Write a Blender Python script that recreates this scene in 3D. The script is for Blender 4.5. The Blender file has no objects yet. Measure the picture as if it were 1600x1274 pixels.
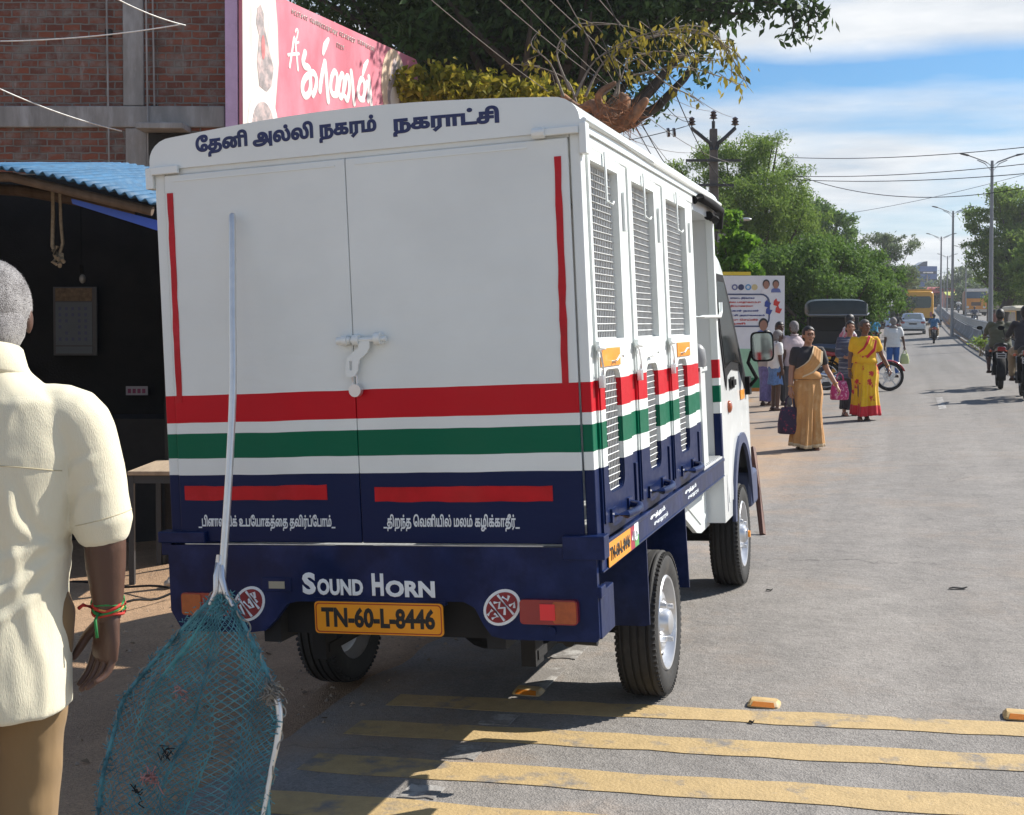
import bpy, bmesh, math, random
import numpy as np
from mathutils import Vector, Matrix, noise as mnoise
D, C = bpy.data, bpy.context.scene.collection
scene = bpy.context.scene
PI = math.pi
# ------------------------------------------------------------------ camera, sky, sun
FPX = 1956.55                                   # focal length in photograph pixels (1600 wide)
CW = Vector((0.84575, -3.58101, 1.38813))
CR = Vector((0.9523075, 0.3051395, 0.000566)); CU = Vector((-0.0086897, 0.0252653, 0.999643)); CF = Vector((-0.3050163, 0.9519724, -0.0267119))
cd = D.cameras.new('camera'); cam = D.objects.new('camera', cd); C.objects.link(cam)
cam.matrix_world = Matrix(((CR.x, CU.x, -CF.x, CW.x), (CR.y, CU.y, -CF.y, CW.y), (CR.z, CU.z, -CF.z, CW.z), (0, 0, 0, 1)))
cd.sensor_width = 36; cd.lens = FPX/1600*36; cd.shift_y = -77/1600; cd.clip_start = .05; cd.clip_end = 6000
scene.camera = cam
SUN_AZ, SUN_EL = math.radians(50), math.radians(40)
SUNV = Vector((math.sin(SUN_AZ)*math.cos(SUN_EL), math.cos(SUN_AZ)*math.cos(SUN_EL), math.sin(SUN_EL)))
scene.view_settings.view_transform = 'Standard'; scene.view_settings.look = 'None'
scene.view_settings.exposure = 1.25; scene.view_settings.gamma = 1
world = D.worlds.new('World'); scene.world = world; world.use_nodes = True
def sky():
    nt = world.node_tree; N = nt.nodes; L = nt.links
    bg = N['Background']; bg.inputs[1].default_value = .056
    s = N.new('ShaderNodeTexSky'); s.sky_type = 'NISHITA'; s.sun_disc = False
    s.sun_elevation = SUN_EL; s.sun_rotation = SUN_AZ; s.air_density = 1.1; s.dust_density = .6; s.ozone_density = 2.5
    tc = N.new('ShaderNodeTexCoord'); sep = N.new('ShaderNodeSeparateXYZ'); L.new(tc.outputs['Generated'], sep.inputs[0])
    def mth(op, a, b):
        m = N.new('ShaderNodeMath'); m.operation = op
        for i, v in enumerate((a, b)):
            if isinstance(v, (int, float)): m.inputs[i].default_value = v
            else: L.new(v, m.inputs[i])
        return m.outputs[0]
    zz = mth('ADD', mth('MAXIMUM', sep.outputs[2], 0), .10)
    cx = mth('DIVIDE', sep.outputs[0], zz); cy = mth('DIVIDE', sep.outputs[1], zz)
    cmb = N.new('ShaderNodeCombineXYZ'); L.new(cx, cmb.inputs[0]); L.new(cy, cmb.inputs[1])
    mp = N.new('ShaderNodeMapping'); L.new(cmb.outputs[0], mp.inputs[0])
    mp.inputs['Location'].default_value = (3.1, .45, 0); mp.inputs['Rotation'].default_value = (0, 0, -.5); mp.inputs['Scale'].default_value = (.42, .62, 1)
    n1 = N.new('ShaderNodeTexNoise'); n1.inputs['Scale'].default_value = 1.15; n1.inputs['Detail'].default_value = 9; n1.inputs['Roughness'].default_value = .55; n1.inputs['Distortion'].default_value = .35
    L.new(mp.outputs[0], n1.inputs['Vector'])
    rp = N.new('ShaderNodeValToRGB'); rp.color_ramp.elements[0].position = .40; rp.color_ramp.elements[1].position = .66
    L.new(n1.outputs[0], rp.inputs[0])
    n2 = N.new('ShaderNodeTexNoise'); n2.inputs['Scale'].default_value = 3.2; n2.inputs['Detail'].default_value = 8; n2.inputs['Roughness'].default_value = .6
    L.new(mp.outputs[0], n2.inputs['Vector'])
    rp2 = N.new('ShaderNodeValToRGB'); rp2.color_ramp.elements[0].color = (4.9, 5.3, 5.8, 1); rp2.color_ramp.elements[1].color = (7.4, 7.5, 7.6, 1)
    rp2.color_ramp.elements[0].position = .32; rp2.color_ramp.elements[1].position = .62
    L.new(n2.outputs[0], rp2.inputs[0])
    tint = N.new('ShaderNodeMix'); tint.data_type = 'RGBA'; tint.blend_type = 'MULTIPLY'; tint.inputs[0].default_value = 1
    L.new(s.outputs[0], tint.inputs[6]); tint.inputs[7].default_value = (.43, .72, .95, 1)
    # a veil of thin cloud thickens towards the horizon
    hz = N.new('ShaderNodeMapRange'); L.new(sep.outputs[2], hz.inputs[0]); hz.inputs[1].default_value = .02; hz.inputs[2].default_value = .15; hz.inputs[3].default_value = .5; hz.inputs[4].default_value = 0
    up = N.new('ShaderNodeMapRange'); L.new(sep.outputs[2], up.inputs[0]); up.inputs[1].default_value = .32; up.inputs[2].default_value = .55; up.inputs[3].default_value = 1; up.inputs[4].default_value = .25
    bd = N.new('ShaderNodeValToRGB'); L.new(sep.outputs[2], bd.inputs[0]); be = bd.color_ramp.elements   # cloud decks: a blue gap between a low and a high deck
    be[0].position = .0; be[0].color = (.74, .74, .74, 1); be[1].position = .30; be[1].color = (.5, .5, .5, 1)
    for p_, v_ in ((.05, .60), (.11, .66), (.14, .63), (.163, .44), (.178, .30), (.195, .31), (.208, .58), (.224, .82)): e_ = be.new(p_); e_.color = (v_, v_, v_, 1)
    nb = mth('ADD', n1.outputs[0], mth('MULTIPLY', mth('SUBTRACT', bd.outputs[0], .5), 1.0))
    L.new(nb, rp.inputs[0])
    cov = mth('MULTIPLY', mth('MINIMUM', mth('ADD', rp.outputs[0], hz.outputs[0]), .96), up.outputs[0])
    mx = N.new('ShaderNodeMix'); mx.data_type = 'RGBA'
    L.new(cov, mx.inputs[0]); L.new(tint.outputs[2], mx.inputs[6]); L.new(rp2.outputs[0], mx.inputs[7])
    L.new(mx.outputs[2], bg.inputs[0])
sky()
sl = D.lights.new('sun', 'SUN'); sl.energy = 3.35; sl.angle = math.radians(.53); sl.color = (1, .95, .87)
so = D.objects.new('sun', sl); C.objects.link(so); so.rotation_euler = SUNV.to_track_quat('Z', 'Y').to_euler()
# ------------------------------------------------------------------ layout helpers
SL = .048                                        # cross fall of the road
TILT = math.atan(SL)
def gz(x, y):
    if x < -7: z = -7*SL
    elif x < 4.6: z = SL*x
    else: z = SL*4.6-.03*(min(x, 14)-4.6)
    t = max(0., y-22)
    return z+(.00016*t*t if t < 98 else .00016*98*98+.0314*(min(t, 600)-98))
def at(px, d, dz=None):                          # a spot d metres into the scene in the direction of photograph column px, on the ground
    p = CW+CF*d+CR*((px-800)/FPX*d)
    z = gz(p.x, p.y)
    return Vector((p.x, p.y, z+(dz or 0)))
def zat(py, d): return CW.z+d*CF.z+(560-py)/FPX*d*CU.z
def pt(px, py, d): return CW+CF*d+CR*((px-800)/FPX*d)+CU*((560-py)/FPX*d)
# ------------------------------------------------------------------ objects
def tag(o, label=None, cat=None, group=None, kind=None):
    if label: o['label'] = label
    if cat: o['category'] = cat
    if group: o['group'] = group
    if kind: o['kind'] = kind
    return o
def empty(name, label, cat, loc=(0, 0, 0), rz=0, group=None):
    o = D.objects.new(name, None); C.objects.link(o); o.location = loc; o.rotation_euler = (0, 0, rz); o.empty_display_size = .1
    return tag(o, label, cat, group)
def copy_tree(o, parent=None):
    c = o.copy(); C.objects.link(c)
    if parent: c.parent = parent
    for ch in list(o.children): copy_tree(ch, c)
    return c
def mesh_obj(name, me, parent=None, loc=None, rz=None):
    o = D.objects.new(name, me); C.objects.link(o)
    if parent is not None: o.parent = parent
    if loc is not None: o.location = loc
    if rz is not None: o.rotation_euler = (0, 0, rz)
    return o
def basis(d):
    d = Vector(d).normalized(); a = Vector((0, 0, 1)) if abs(d.z) < .95 else Vector((0, 1, 0))
    u = d.cross(a).normalized(); return u, u.cross(d).normalized()
class MB:
    def __init__(s): s.v = []; s.f = []; s.m = []; s.cur = 0
    def add(s, vs, fs):
        b = len(s.v); s.v.extend(tuple(v) for v in vs)
        s.f.extend(tuple(i+b for i in f) for f in fs); s.m.extend([s.cur]*len(fs)); return s
    def box(s, lo, hi, M=None):
        x0, y0, z0 = lo; x1, y1, z1 = hi
        vs = [(x0, y0, z0), (x1, y0, z0), (x1, y1, z0), (x0, y1, z0), (x0, y0, z1), (x1, y0, z1), (x1, y1, z1), (x0, y1, z1)]
        if M is not None: vs = [M @ Vector(v) for v in vs]
        return s.add(vs, [(0, 3, 2, 1), (4, 5, 6, 7), (0, 1, 5, 4), (1, 2, 6, 5), (2, 3, 7, 6), (3, 0, 4, 7)])
    def cyl(s, a, b, r, r2=None, n=12, cap=True):
        a = Vector(a); b = Vector(b); r2 = r if r2 is None else r2; u, w = basis(b-a); vs = []
        for p, q in ((a, r), (b, r2)):
            for i in range(n):
                t = 2*PI*i/n; vs.append(p+u*math.cos(t)*q+w*math.sin(t)*q)
        fs = [(i, (i+1) % n, n+(i+1) % n, n+i) for i in range(n)]
        if cap: fs += [tuple(range(n-1, -1, -1)), tuple(range(n, 2*n))]
        return s.add(vs, fs)
    def tube(s, pts, r, n=8, closed=False, cap=True):
        pts = [Vector(p) for p in pts]; m = len(pts); vs = []; u0 = None
        rr = r if hasattr(r, '__len__') else [r]*m
        for i, p in enumerate(pts):
            if closed: d = pts[(i+1) % m]-pts[i-1]
            else: d = pts[min(i+1, m-1)]-pts[max(i-1, 0)]
            if d.length < 1e-9: d = Vector((0, 0, 1))
            d.normalize()
            if u0 is None: u, w = basis(d)
            else:
                u = (u0-d*u0.dot(d)).normalized(); w = d.cross(u)
            u0 = u
            for k in range(n):
                t = 2*PI*k/n; vs.append(p+(u*math.cos(t)+w*math.sin(t))*rr[i])
        fs = []
        for i in range(m if closed else m-1):
            j = (i+1) % m
            for k in range(n): fs.append((i*n+k, i*n+(k+1) % n, j*n+(k+1) % n, j*n+k))
        if cap and not closed: fs += [tuple(range(n-1, -1, -1)), tuple(range((m-1)*n, m*n))]
        return s.add(vs, fs)
    def loft(s, secs, n=20, power=2., cap=True):
        # secs: (centre, a, b, x-axis, y-axis): elliptical sections
        vs = []
        for c, a, b, ux, uy in secs:
            c = Vector(c); ux = Vector(ux); uy = Vector(uy)
            for k in range(n):
                t = 2*PI*k/n; ct, st = math.cos(t), math.sin(t)
                ct = math.copysign(abs(ct)**(2/power), ct); st = math.copysign(abs(st)**(2/power), st)
                vs.append(c+ux*(a*ct)+uy*(b*st))
        fs = []; m = len(secs)
        for i in range(m-1):
            for k in range(n): fs.append((i*n+k, i*n+(k+1) % n, (i+1)*n+(k+1) % n, (i+1)*n+k))
        if cap: fs += [tuple(range(n-1, -1, -1)), tuple(range((m-1)*n, m*n))]
        return s.add(vs, fs)
    def limb(s, pts, rs, n=12, sub=3):
        # smooth tapered limb through joints, with round ends
        P = [Vector(p) for p in pts]; Q = []; R = []
        for i in range(len(P)-1):
            p0 = P[max(i-1, 0)]; p1 = P[i]; p2 = P[i+1]; p3 = P[min(i+2, len(P)-1)]
            for k in range(sub):
                t = k/sub
                Q.append(.5*((2*p1)+(p2-p0)*t+(2*p0-5*p1+4*p2-p3)*t*t+(3*p1-p0-3*p2+p3)*t*t*t)); R.append(rs[i]*(1-t)+rs[i+1]*t)
        Q.append(P[-1]); R.append(rs[-1])
        d0 = (Q[0]-Q[1]).normalized(); d1 = (Q[-1]-Q[-2]).normalized()
        Q = [Q[0]+d0*R[0]*.9, Q[0]+d0*R[0]*.6]+Q+[Q[-1]+d1*R[-1]*.6, Q[-1]+d1*R[-1]*.9]
        R = [R[0]*.35, R[0]*.78]+R+[R[-1]*.78, R[-1]*.35]
        return s.tube(Q, R, n)
    def ball(s, c, r, nu=16, nv=10):
        c = Vector(c); rx, ry, rz = r if hasattr(r, '__len__') else (r, r, r); vs = [c+Vector((0, 0, -rz))]
        for j in range(1, nv):
            p = PI*j/nv-PI/2
            for i in range(nu): t = 2*PI*i/nu; vs.append(c+Vector((rx*math.cos(p)*math.cos(t), ry*math.cos(p)*math.sin(t), rz*math.sin(p))))
        vs.append(c+Vector((0, 0, rz))); fs = [(0, 1+(i+1) % nu, 1+i) for i in range(nu)]
        for j in range(nv-2):
            for i in range(nu): fs.append((1+j*nu+i, 1+j*nu+(i+1) % nu, 1+(j+1)*nu+(i+1) % nu, 1+(j+1)*nu+i))
        l = len(vs)-1; o = 1+(nv-2)*nu; fs += [(l, o+i, o+(i+1) % nu) for i in range(nu)]
        return s.add(vs, fs)
    def lathe(s, prof, c=(0, 0, 0), axis='x', n=32):
        # prof: (r, h) pairs turned about the axis through c
        c = Vector(c); vs = []; m = len(prof)
        for r, h in prof:
            for k in range(n):
                t = 2*PI*k/n; a, b = r*math.cos(t), r*math.sin(t)
                vs.append(c+(Vector((h, a, b)) if axis == 'x' else Vector((a, b, h)) if axis == 'z' else Vector((b, h, a))))
        fs = []
        for i in range(m-1):
            for k in range(n): fs.append((i*n+k, i*n+(k+1) % n, (i+1)*n+(k+1) % n, (i+1)*n+k))
        return s.add(vs, fs)
    def prism(s, poly, h0, h1, fn):
        # poly: 2-D outline; fn(u, v, h) -> xyz
        n = len(poly); vs = [fn(u, v, h0) for u, v in poly]+[fn(u, v, h1) for u, v in poly]
        return s.add(vs, [tuple(range(n-1, -1, -1)), tuple(range(n, 2*n))]+[(i, (i+1) % n, n+(i+1) % n, n+i) for i in range(n)])
    def tri_edges(s, V, E, r, n=3):
        for a, b in E: s.cyl(V[a], V[b], r, n=n, cap=False)
        return s
    def mesh(s, mats, smooth=None, name='m'):
        me = D.meshes.new(name); me.from_pydata(s.v, [], s.f)
        mats = mats if isinstance(mats, (list, tuple)) else [mats]
        for m in mats: me.materials.append(m)
        if len(mats) > 1: me.polygons.foreach_set('material_index', np.array(s.m, dtype=np.int32))
        bm = bmesh.new(); bm.from_mesh(me); bmesh.ops.recalc_face_normals(bm, faces=bm.faces); bm.to_mesh(me); bm.free()
        if smooth is not None: smooth_me(me, smooth)
        return me
    def build(s, name, mats, parent=None, smooth=None, bevel=0, loc=None, rz=None):
        o = mesh_obj(name, s.mesh(mats, smooth, name), parent, loc, rz)
        if bevel:
            b = o.modifiers.new('bevel', 'BEVEL'); b.width = bevel; b.segments = 2; b.limit_method = 'ANGLE'; b.angle_limit = .6
        return o
def smooth_me(me, ang=180):
    me.polygons.foreach_set('use_smooth', np.ones(len(me.polygons), dtype=bool))
    if ang < 180: me.set_sharp_from_angle(angle=math.radians(ang))
def quads_mesh(name, V, mats, mi=None, k=4):
    # V: (n, k, 3) array of separate polygons
    n = len(V); me = D.meshes.new(name); me.vertices.add(n*k); me.vertices.foreach_set('co', V.astype(np.float32).ravel())
    me.loops.add(n*k); me.loops.foreach_set('vertex_index', np.arange(n*k, dtype=np.int32)); me.polygons.add(n)
    me.polygons.foreach_set('loop_start', np.arange(0, n*k, k, dtype=np.int32))
    for m in (mats if isinstance(mats, (list, tuple)) else [mats]): me.materials.append(m)
    if mi is not None: me.polygons.foreach_set('material_index', np.asarray(mi, dtype=np.int32))
    me.update(calc_edges=True); me.validate(); return me
def fused(mb, voxel, smooth=4, extra=None):
    # union of overlapping shapes as one continuous skin
    me = mb.mesh([], None, 'f'); o = D.objects.new('f', me); C.objects.link(o)
    r = o.modifiers.new('r', 'REMESH'); r.mode = 'VOXEL'; r.voxel_size = voxel
    if smooth: sm = o.modifiers.new('s', 'SMOOTH'); sm.factor = .5; sm.iterations = smooth
    dg = bpy.context.evaluated_depsgraph_get(); dg.update()
    m2 = D.meshes.new_from_object(o.evaluated_get(dg)); D.objects.remove(o); D.meshes.remove(me)
    m2.materials.clear(); smooth_me(m2); return m2
def join_meshes(a, mb):
    # append an MB's faces to a finished mesh (fingers rooted in a palm, etc.)
    bm = bmesh.new(); bm.from_mesh(a); t = mb.mesh([], None, 't'); bm.from_mesh(t); bm.to_mesh(a); bm.free(); D.meshes.remove(t); smooth_me(a); return a
def displace(me, fn):
    n = len(me.vertices); co = np.empty(n*3, dtype=np.float32); me.vertices.foreach_get('co', co); co = co.reshape(-1, 3)
    no = np.empty(n*3, dtype=np.float32); me.vertices.foreach_get('normal', no); no = no.reshape(-1, 3)
    d = np.array([fn(Vector(c)) for c in co.tolist()], dtype=np.float32)
    me.vertices.foreach_set('co', (co+no*d[:, None]).ravel()); me.update()
def plate(outline, holes, h, fn):
    # flat plate of thickness h with holes; fn(u, v, w) -> xyz.  Returns (verts, faces)
    cu = D.curves.new('p', 'CURVE'); cu.dimensions = '2D'; cu.fill_mode = 'BOTH'; cu.extrude = h/2
    for pl in [outline]+list(holes):
        sp = cu.splines.new('POLY'); sp.points.add(len(pl)-1)
        for i, (u, v) in enumerate(pl): sp.points[i].co = (u, v, 0, 1)
        sp.use_cyclic_u = True
    return curve_geo(cu, fn)
def curve_geo(cu, fn):
    o = D.objects.new('p', cu); C.objects.link(o); dg = bpy.context.evaluated_depsgraph_get(); dg.update()
    me = D.meshes.new_from_object(o.evaluated_get(dg)); vs = [fn(*v.co) for v in me.vertices]; fs = [tuple(p.vertices) for p in me.polygons]
    D.objects.remove(o); D.meshes.remove(me); D.curves.remove(cu); return vs, fs
def rrect(x0, y0, x1, y1, r, n=5):
    o = []
    for cx, cy, a in ((x1-r, y1-r, 0), (x0+r, y1-r, 90), (x0+r, y0+r, 180), (x1-r, y0+r, 270)):
        for k in range(n+1): t = math.radians(a+90*k/n); o.append((cx+r*math.cos(t), cy+r*math.sin(t)))
    return o
def oval(cx, cy, a, b, n=28, rot=0):
    return [(cx+a*math.cos(t)*math.cos(rot)-b*math.sin(t)*math.sin(rot), cy+a*math.cos(t)*math.sin(rot)+b*math.sin(t)*math.cos(rot)) for t in (2*PI*k/n for k in range(n))]
def text_geo(s, bold=.036):
    out = []
    for mode in ('NONE', 'FRONT'):
        cu = D.curves.new('t', 'FONT'); cu.body = s; cu.size = 1; cu.resolution_u = 3; cu.fill_mode = mode
        if mode == 'NONE': cu.bevel_depth = bold; cu.bevel_resolution = 1
        out.append(curve_geo(cu, lambda x, y, z: (x, y, z)))
    (v1, f1), (v2, f2) = out; b = len(v1); k = .55*bold
    return v1+[(x, y, k) for x, y, z in v2], f1+[tuple(i+b for i in f) for f in f2]
def lettering(name, s, mat, parent, fn, x0, x1, y0, y1, bold=.036, depth=.0012, slant=0, split=None):
    # the words s stretched into the rectangle x0..x1, y0..y1 of a surface; fn(u, v, w) -> xyz
    V, F = text_geo(s, bold); V = np.array(V); lo = V.min(0); hi = V.max(0); w = hi-lo
    mb = MB(); vs = []
    for x, y, z in V:
        u = (x-lo[0])/w[0]; v = (y-lo[1])/w[1]
        vs.append(fn(x0+(x1-x0)*u+slant*(v-.5), y0+(y1-y0)*v, z/bold*depth*(1+.25*math.sin(31*x+17*y))))
    mb.add(vs, F); return mb.build(name, mat, parent)
# ------------------------------------------------------------------ materials
MATS = {}
def pm(name, col, rough=.5, metal=0, var=.1, vs=6, bump=0, bs=60, spec=.5, coat=0, col2=None, mix=(.45, .6), ms=3, sheen=0, trans=0, alpha=1, stretch=None, sss=0):
    if name in MATS: return MATS[name]
    m = D.materials.new(name); m.use_nodes = True; nt = m.node_tree; N = nt.nodes; L = nt.links; b = N['Principled BSDF']
    tc = N.new('ShaderNodeTexCoord'); vec = tc.outputs['Object']
    if stretch:
        mp = N.new('ShaderNodeMapping'); mp.inputs['Scale'].default_value = stretch; L.new(vec, mp.inputs[0]); vec = mp.outputs[0]
    n = N.new('ShaderNodeTexNoise'); n.inputs['Scale'].default_value = vs; n.inputs['Detail'].default_value = 6; n.inputs['Roughness'].default_value = .62; L.new(vec, n.inputs['Vector'])
    r = N.new('ShaderNodeValToRGB'); e = r.color_ramp.elements
    e[0].position = .28; e[1].position = .72
    e[0].color = (*[max(0, c*(1-var)) for c in col], 1); e[1].color = (*[min(1, c*(1+var)) for c in col], 1)
    L.new(n.outputs[0], r.inputs[0]); out = r.outputs[0]
    if col2:
        n3 = N.new('ShaderNodeTexNoise'); n3.inputs['Scale'].default_value = ms; n3.inputs['Detail'].default_value = 7; n3.inputs['Roughness'].default_value = .65; L.new(vec, n3.inputs['Vector'])
        r3 = N.new('ShaderNodeValToRGB'); r3.color_ramp.elements[0].position = mix[0]; r3.color_ramp.elements[1].position = mix[1]; L.new(n3.outputs[0], r3.inputs[0])
        mx = N.new('ShaderNodeMix'); mx.data_type = 'RGBA'; L.new(r3.outputs[0], mx.inputs[0]); L.new(out, mx.inputs[6]); mx.inputs[7].default_value = (*col2, 1); out = mx.outputs[2]
    L.new(out, b.inputs['Base Color'])
    b.inputs['Roughness'].default_value = rough; b.inputs['Metallic'].default_value = metal; b.inputs['Specular IOR Level'].default_value = spec
    b.inputs['Coat Weight'].default_value = coat; b.inputs['Coat Roughness'].default_value = .08; b.inputs['Sheen Weight'].default_value = sheen
    if trans: b.inputs['Transmission Weight'].default_value = trans
    if sss: b.inputs['Subsurface Weight'].default_value = sss; b.inputs['Subsurface Scale'].default_value = .01
    if rough < .6:
        rr = N.new('ShaderNodeMapRange'); rr.inputs[3].default_value = max(.02, rough*.8); rr.inputs[4].default_value = min(1, rough*1.25); L.new(n.outputs[0], rr.inputs[0]); L.new(rr.outputs[0], b.inputs['Roughness'])
    if bump:
        n2 = N.new('ShaderNodeTexNoise'); n2.inputs['Scale'].default_value = bs; n2.inputs['Detail'].default_value = 4; L.new(vec, n2.inputs['Vector'])
        bp = N.new('ShaderNodeBump'); bp.inputs['Strength'].default_value = bump; bp.inputs['Distance'].default_value = .01; L.new(n2.outputs[0], bp.inputs['Height']); L.new(bp.outputs[0], b.inputs['Normal'])
    MATS[name] = m; return m
def leaf_mat(name, c1, c2, trans=.35, rough=.6):
    if name in MATS: return MATS[name]
    m = D.materials.new(name); m.use_nodes = True; nt = m.node_tree; N = nt.nodes; L = nt.links; b = N['Principled BSDF']
    g = N.new('ShaderNodeNewGeometry'); r = N.new('ShaderNodeValToRGB'); e = r.color_ramp.elements; e[0].color = (*c1, 1); e[1].color = (*c2, 1)
    L.new(g.outputs['Random Per Island'], r.inputs[0]); L.new(r.outputs[0], b.inputs['Base Color']); b.inputs['Roughness'].default_value = rough; b.inputs['Specular IOR Level'].default_value = .12
    t = N.new('ShaderNodeBsdfTranslucent'); hs = N.new('ShaderNodeHueSaturation'); hs.inputs['Value'].default_value = 1.5; hs.inputs['Hue'].default_value = .485; L.new(r.outputs[0], hs.inputs['Color']); L.new(hs.outputs[0], t.inputs[0])
    mx = N.new('ShaderNodeMixShader'); mx.inputs[0].default_value = trans; L.new(b.outputs[0], mx.inputs[1]); L.new(t.outputs[0], mx.inputs[2]); L.new(mx.outputs[0], N['Material Output'].inputs[0])
    MATS[name] = m; return m
def band_mat(name, axis, stops, rough=.35, coat=.3, wob=.004, var=.06, dirt=None):
    # paint in bands along one object axis: stops = [(upper limit, colour), ...] from low to high
    m = D.materials.new(name); m.use_nodes = True; nt = m.node_tree; N = nt.nodes; L = nt.links; b = N['Principled BSDF']
    tc = N.new('ShaderNodeTexCoord'); sp = N.new('ShaderNodeSeparateXYZ'); L.new(tc.outputs['Object'], sp.inputs[0])
    n = N.new('ShaderNodeTexNoise'); n.inputs['Scale'].default_value = 4; L.new(tc.outputs['Object'], n.inputs['Vector'])
    w = N.new('ShaderNodeMath'); w.operation = 'MULTIPLY_ADD'; L.new(n.outputs[0], w.inputs[0]); w.inputs[1].default_value = wob*2; L.new(sp.outputs[axis], w.inputs[2])
    lo = stops[0][2] if len(stops[0]) > 2 else stops[0][0]-1; hi = stops[-1][0]
    mr = N.new('ShaderNodeMapRange'); mr.inputs[1].default_value = lo+wob; mr.inputs[2].default_value = hi+wob; L.new(w.outputs[0], mr.inputs[0])
    r = N.new('ShaderNodeValToRGB'); cr = r.color_ramp; cr.interpolation = 'CONSTANT'
    pos = 0.
    for i, st in enumerate(stops):
        if i < 2: e = cr.elements[i]; e.position = pos
        else: e = cr.elements.new(pos)
        e.color = (*st[1], 1); pos = (st[0]-lo)/(hi-lo)
    L.new(mr.outputs[0], r.inputs[0]); out = r.outputs[0]
    n2 = N.new('ShaderNodeTexNoise'); n2.inputs['Scale'].default_value = 2.2; n2.inputs['Detail'].default_value = 7; n2.inputs['Roughness'].default_value = .6; L.new(tc.outputs['Object'], n2.inputs['Vector'])
    mr2 = N.new('ShaderNodeMapRange'); mr2.inputs[1].default_value = .3; mr2.inputs[2].default_value = .7; mr2.inputs[3].default_value = 1-var; mr2.inputs[4].default_value = 1+var; L.new(n2.outputs[0], mr2.inputs[0])
    mu = N.new('ShaderNodeMix'); mu.data_type = 'RGBA'; mu.blend_type = 'MULTIPLY'; mu.inputs[0].default_value = 1; L.new(out, mu.inputs[6]); L.new(mr2.outputs[0], mu.inputs[7]); out = mu.outputs[2]
    L.new(out, b.inputs['Base Color'])
    n3 = N.new('ShaderNodeTexNoise'); n3.inputs['Scale'].default_value = 9; n3.inputs['Detail'].default_value = 5; mp = N.new('ShaderNodeMapping'); mp.inputs['Scale'].default_value = (1, 1, 2.5); L.new(tc.outputs['Object'], mp.inputs[0]); L.new(mp.outputs[0], n3.inputs['Vector'])
    mr3 = N.new('ShaderNodeMapRange'); mr3.inputs[3].default_value = rough*.6; mr3.inputs[4].default_value = rough*1.5; L.new(n3.outputs[0], mr3.inputs[0]); L.new(mr3.outputs[0], b.inputs['Roughness'])
    b.inputs['Coat Weight'].default_value = coat; b.inputs['Coat Roughness'].default_value = .12; b.inputs['Specular IOR Level'].default_value = .13
    bp = N.new('ShaderNodeBump'); bp.inputs['Strength'].default_value = .12; bp.inputs['Distance'].default_value = .02; L.new(n3.outputs[0], bp.inputs['Height']); L.new(bp.outputs[0], b.inputs['Normal'])
    MATS[name] = m; return m
rng = random.Random(7)
# ------------------------------------------------------------------ ground, road, markings
def G(px, py):
    # where the ray through a photograph pixel meets the ground
    d = CF+CR*((px-800)/FPX)+CU*((560-py)/FPX); t = 1.
    lo, hi = .5, 400.
    f = lambda t: (CW+d*t).z-gz((CW+d*t).x, (CW+d*t).y)
    t = .5
    while t < 400 and f(t) > 0: t *= 1.03
    lo, hi = t/1.03, t
    for _ in range(30):
        m = (lo+hi)/2
        if f(m) > 0: lo = m
        else: hi = m
    p = CW+d*lo; return Vector((p.x, p.y, gz(p.x, p.y)))
def sheet(name, xs, ys, dz, mat, kind='structure', fx=None, rough=0):
    vs = []; nx, ny = len(xs), len(ys)
    for y in ys:
        for x in xs:
            xx = fx(x, y) if fx else x; z = gz(xx, y)+dz
            if rough and xx < -1.2: z += rough*(mnoise.noise(Vector((xx*1.3, y*1.3, 0)))+.4*mnoise.noise(Vector((xx*5, y*5, 3))))*min(1, (-1.2-xx)/1.2)-.0*rough
            vs.append((xx, y, z))
    fs = [(j*nx+i, j*nx+i+1, (j+1)*nx+i+1, (j+1)*nx+i) for j in range(ny-1) for i in range(nx-1)]
    me = D.meshes.new(name); me.from_pydata(vs, [], fs); me.materials.append(mat); smooth_me(me)
    o = mesh_obj(name, me)
    if kind: o['kind'] = kind
    return o
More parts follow.
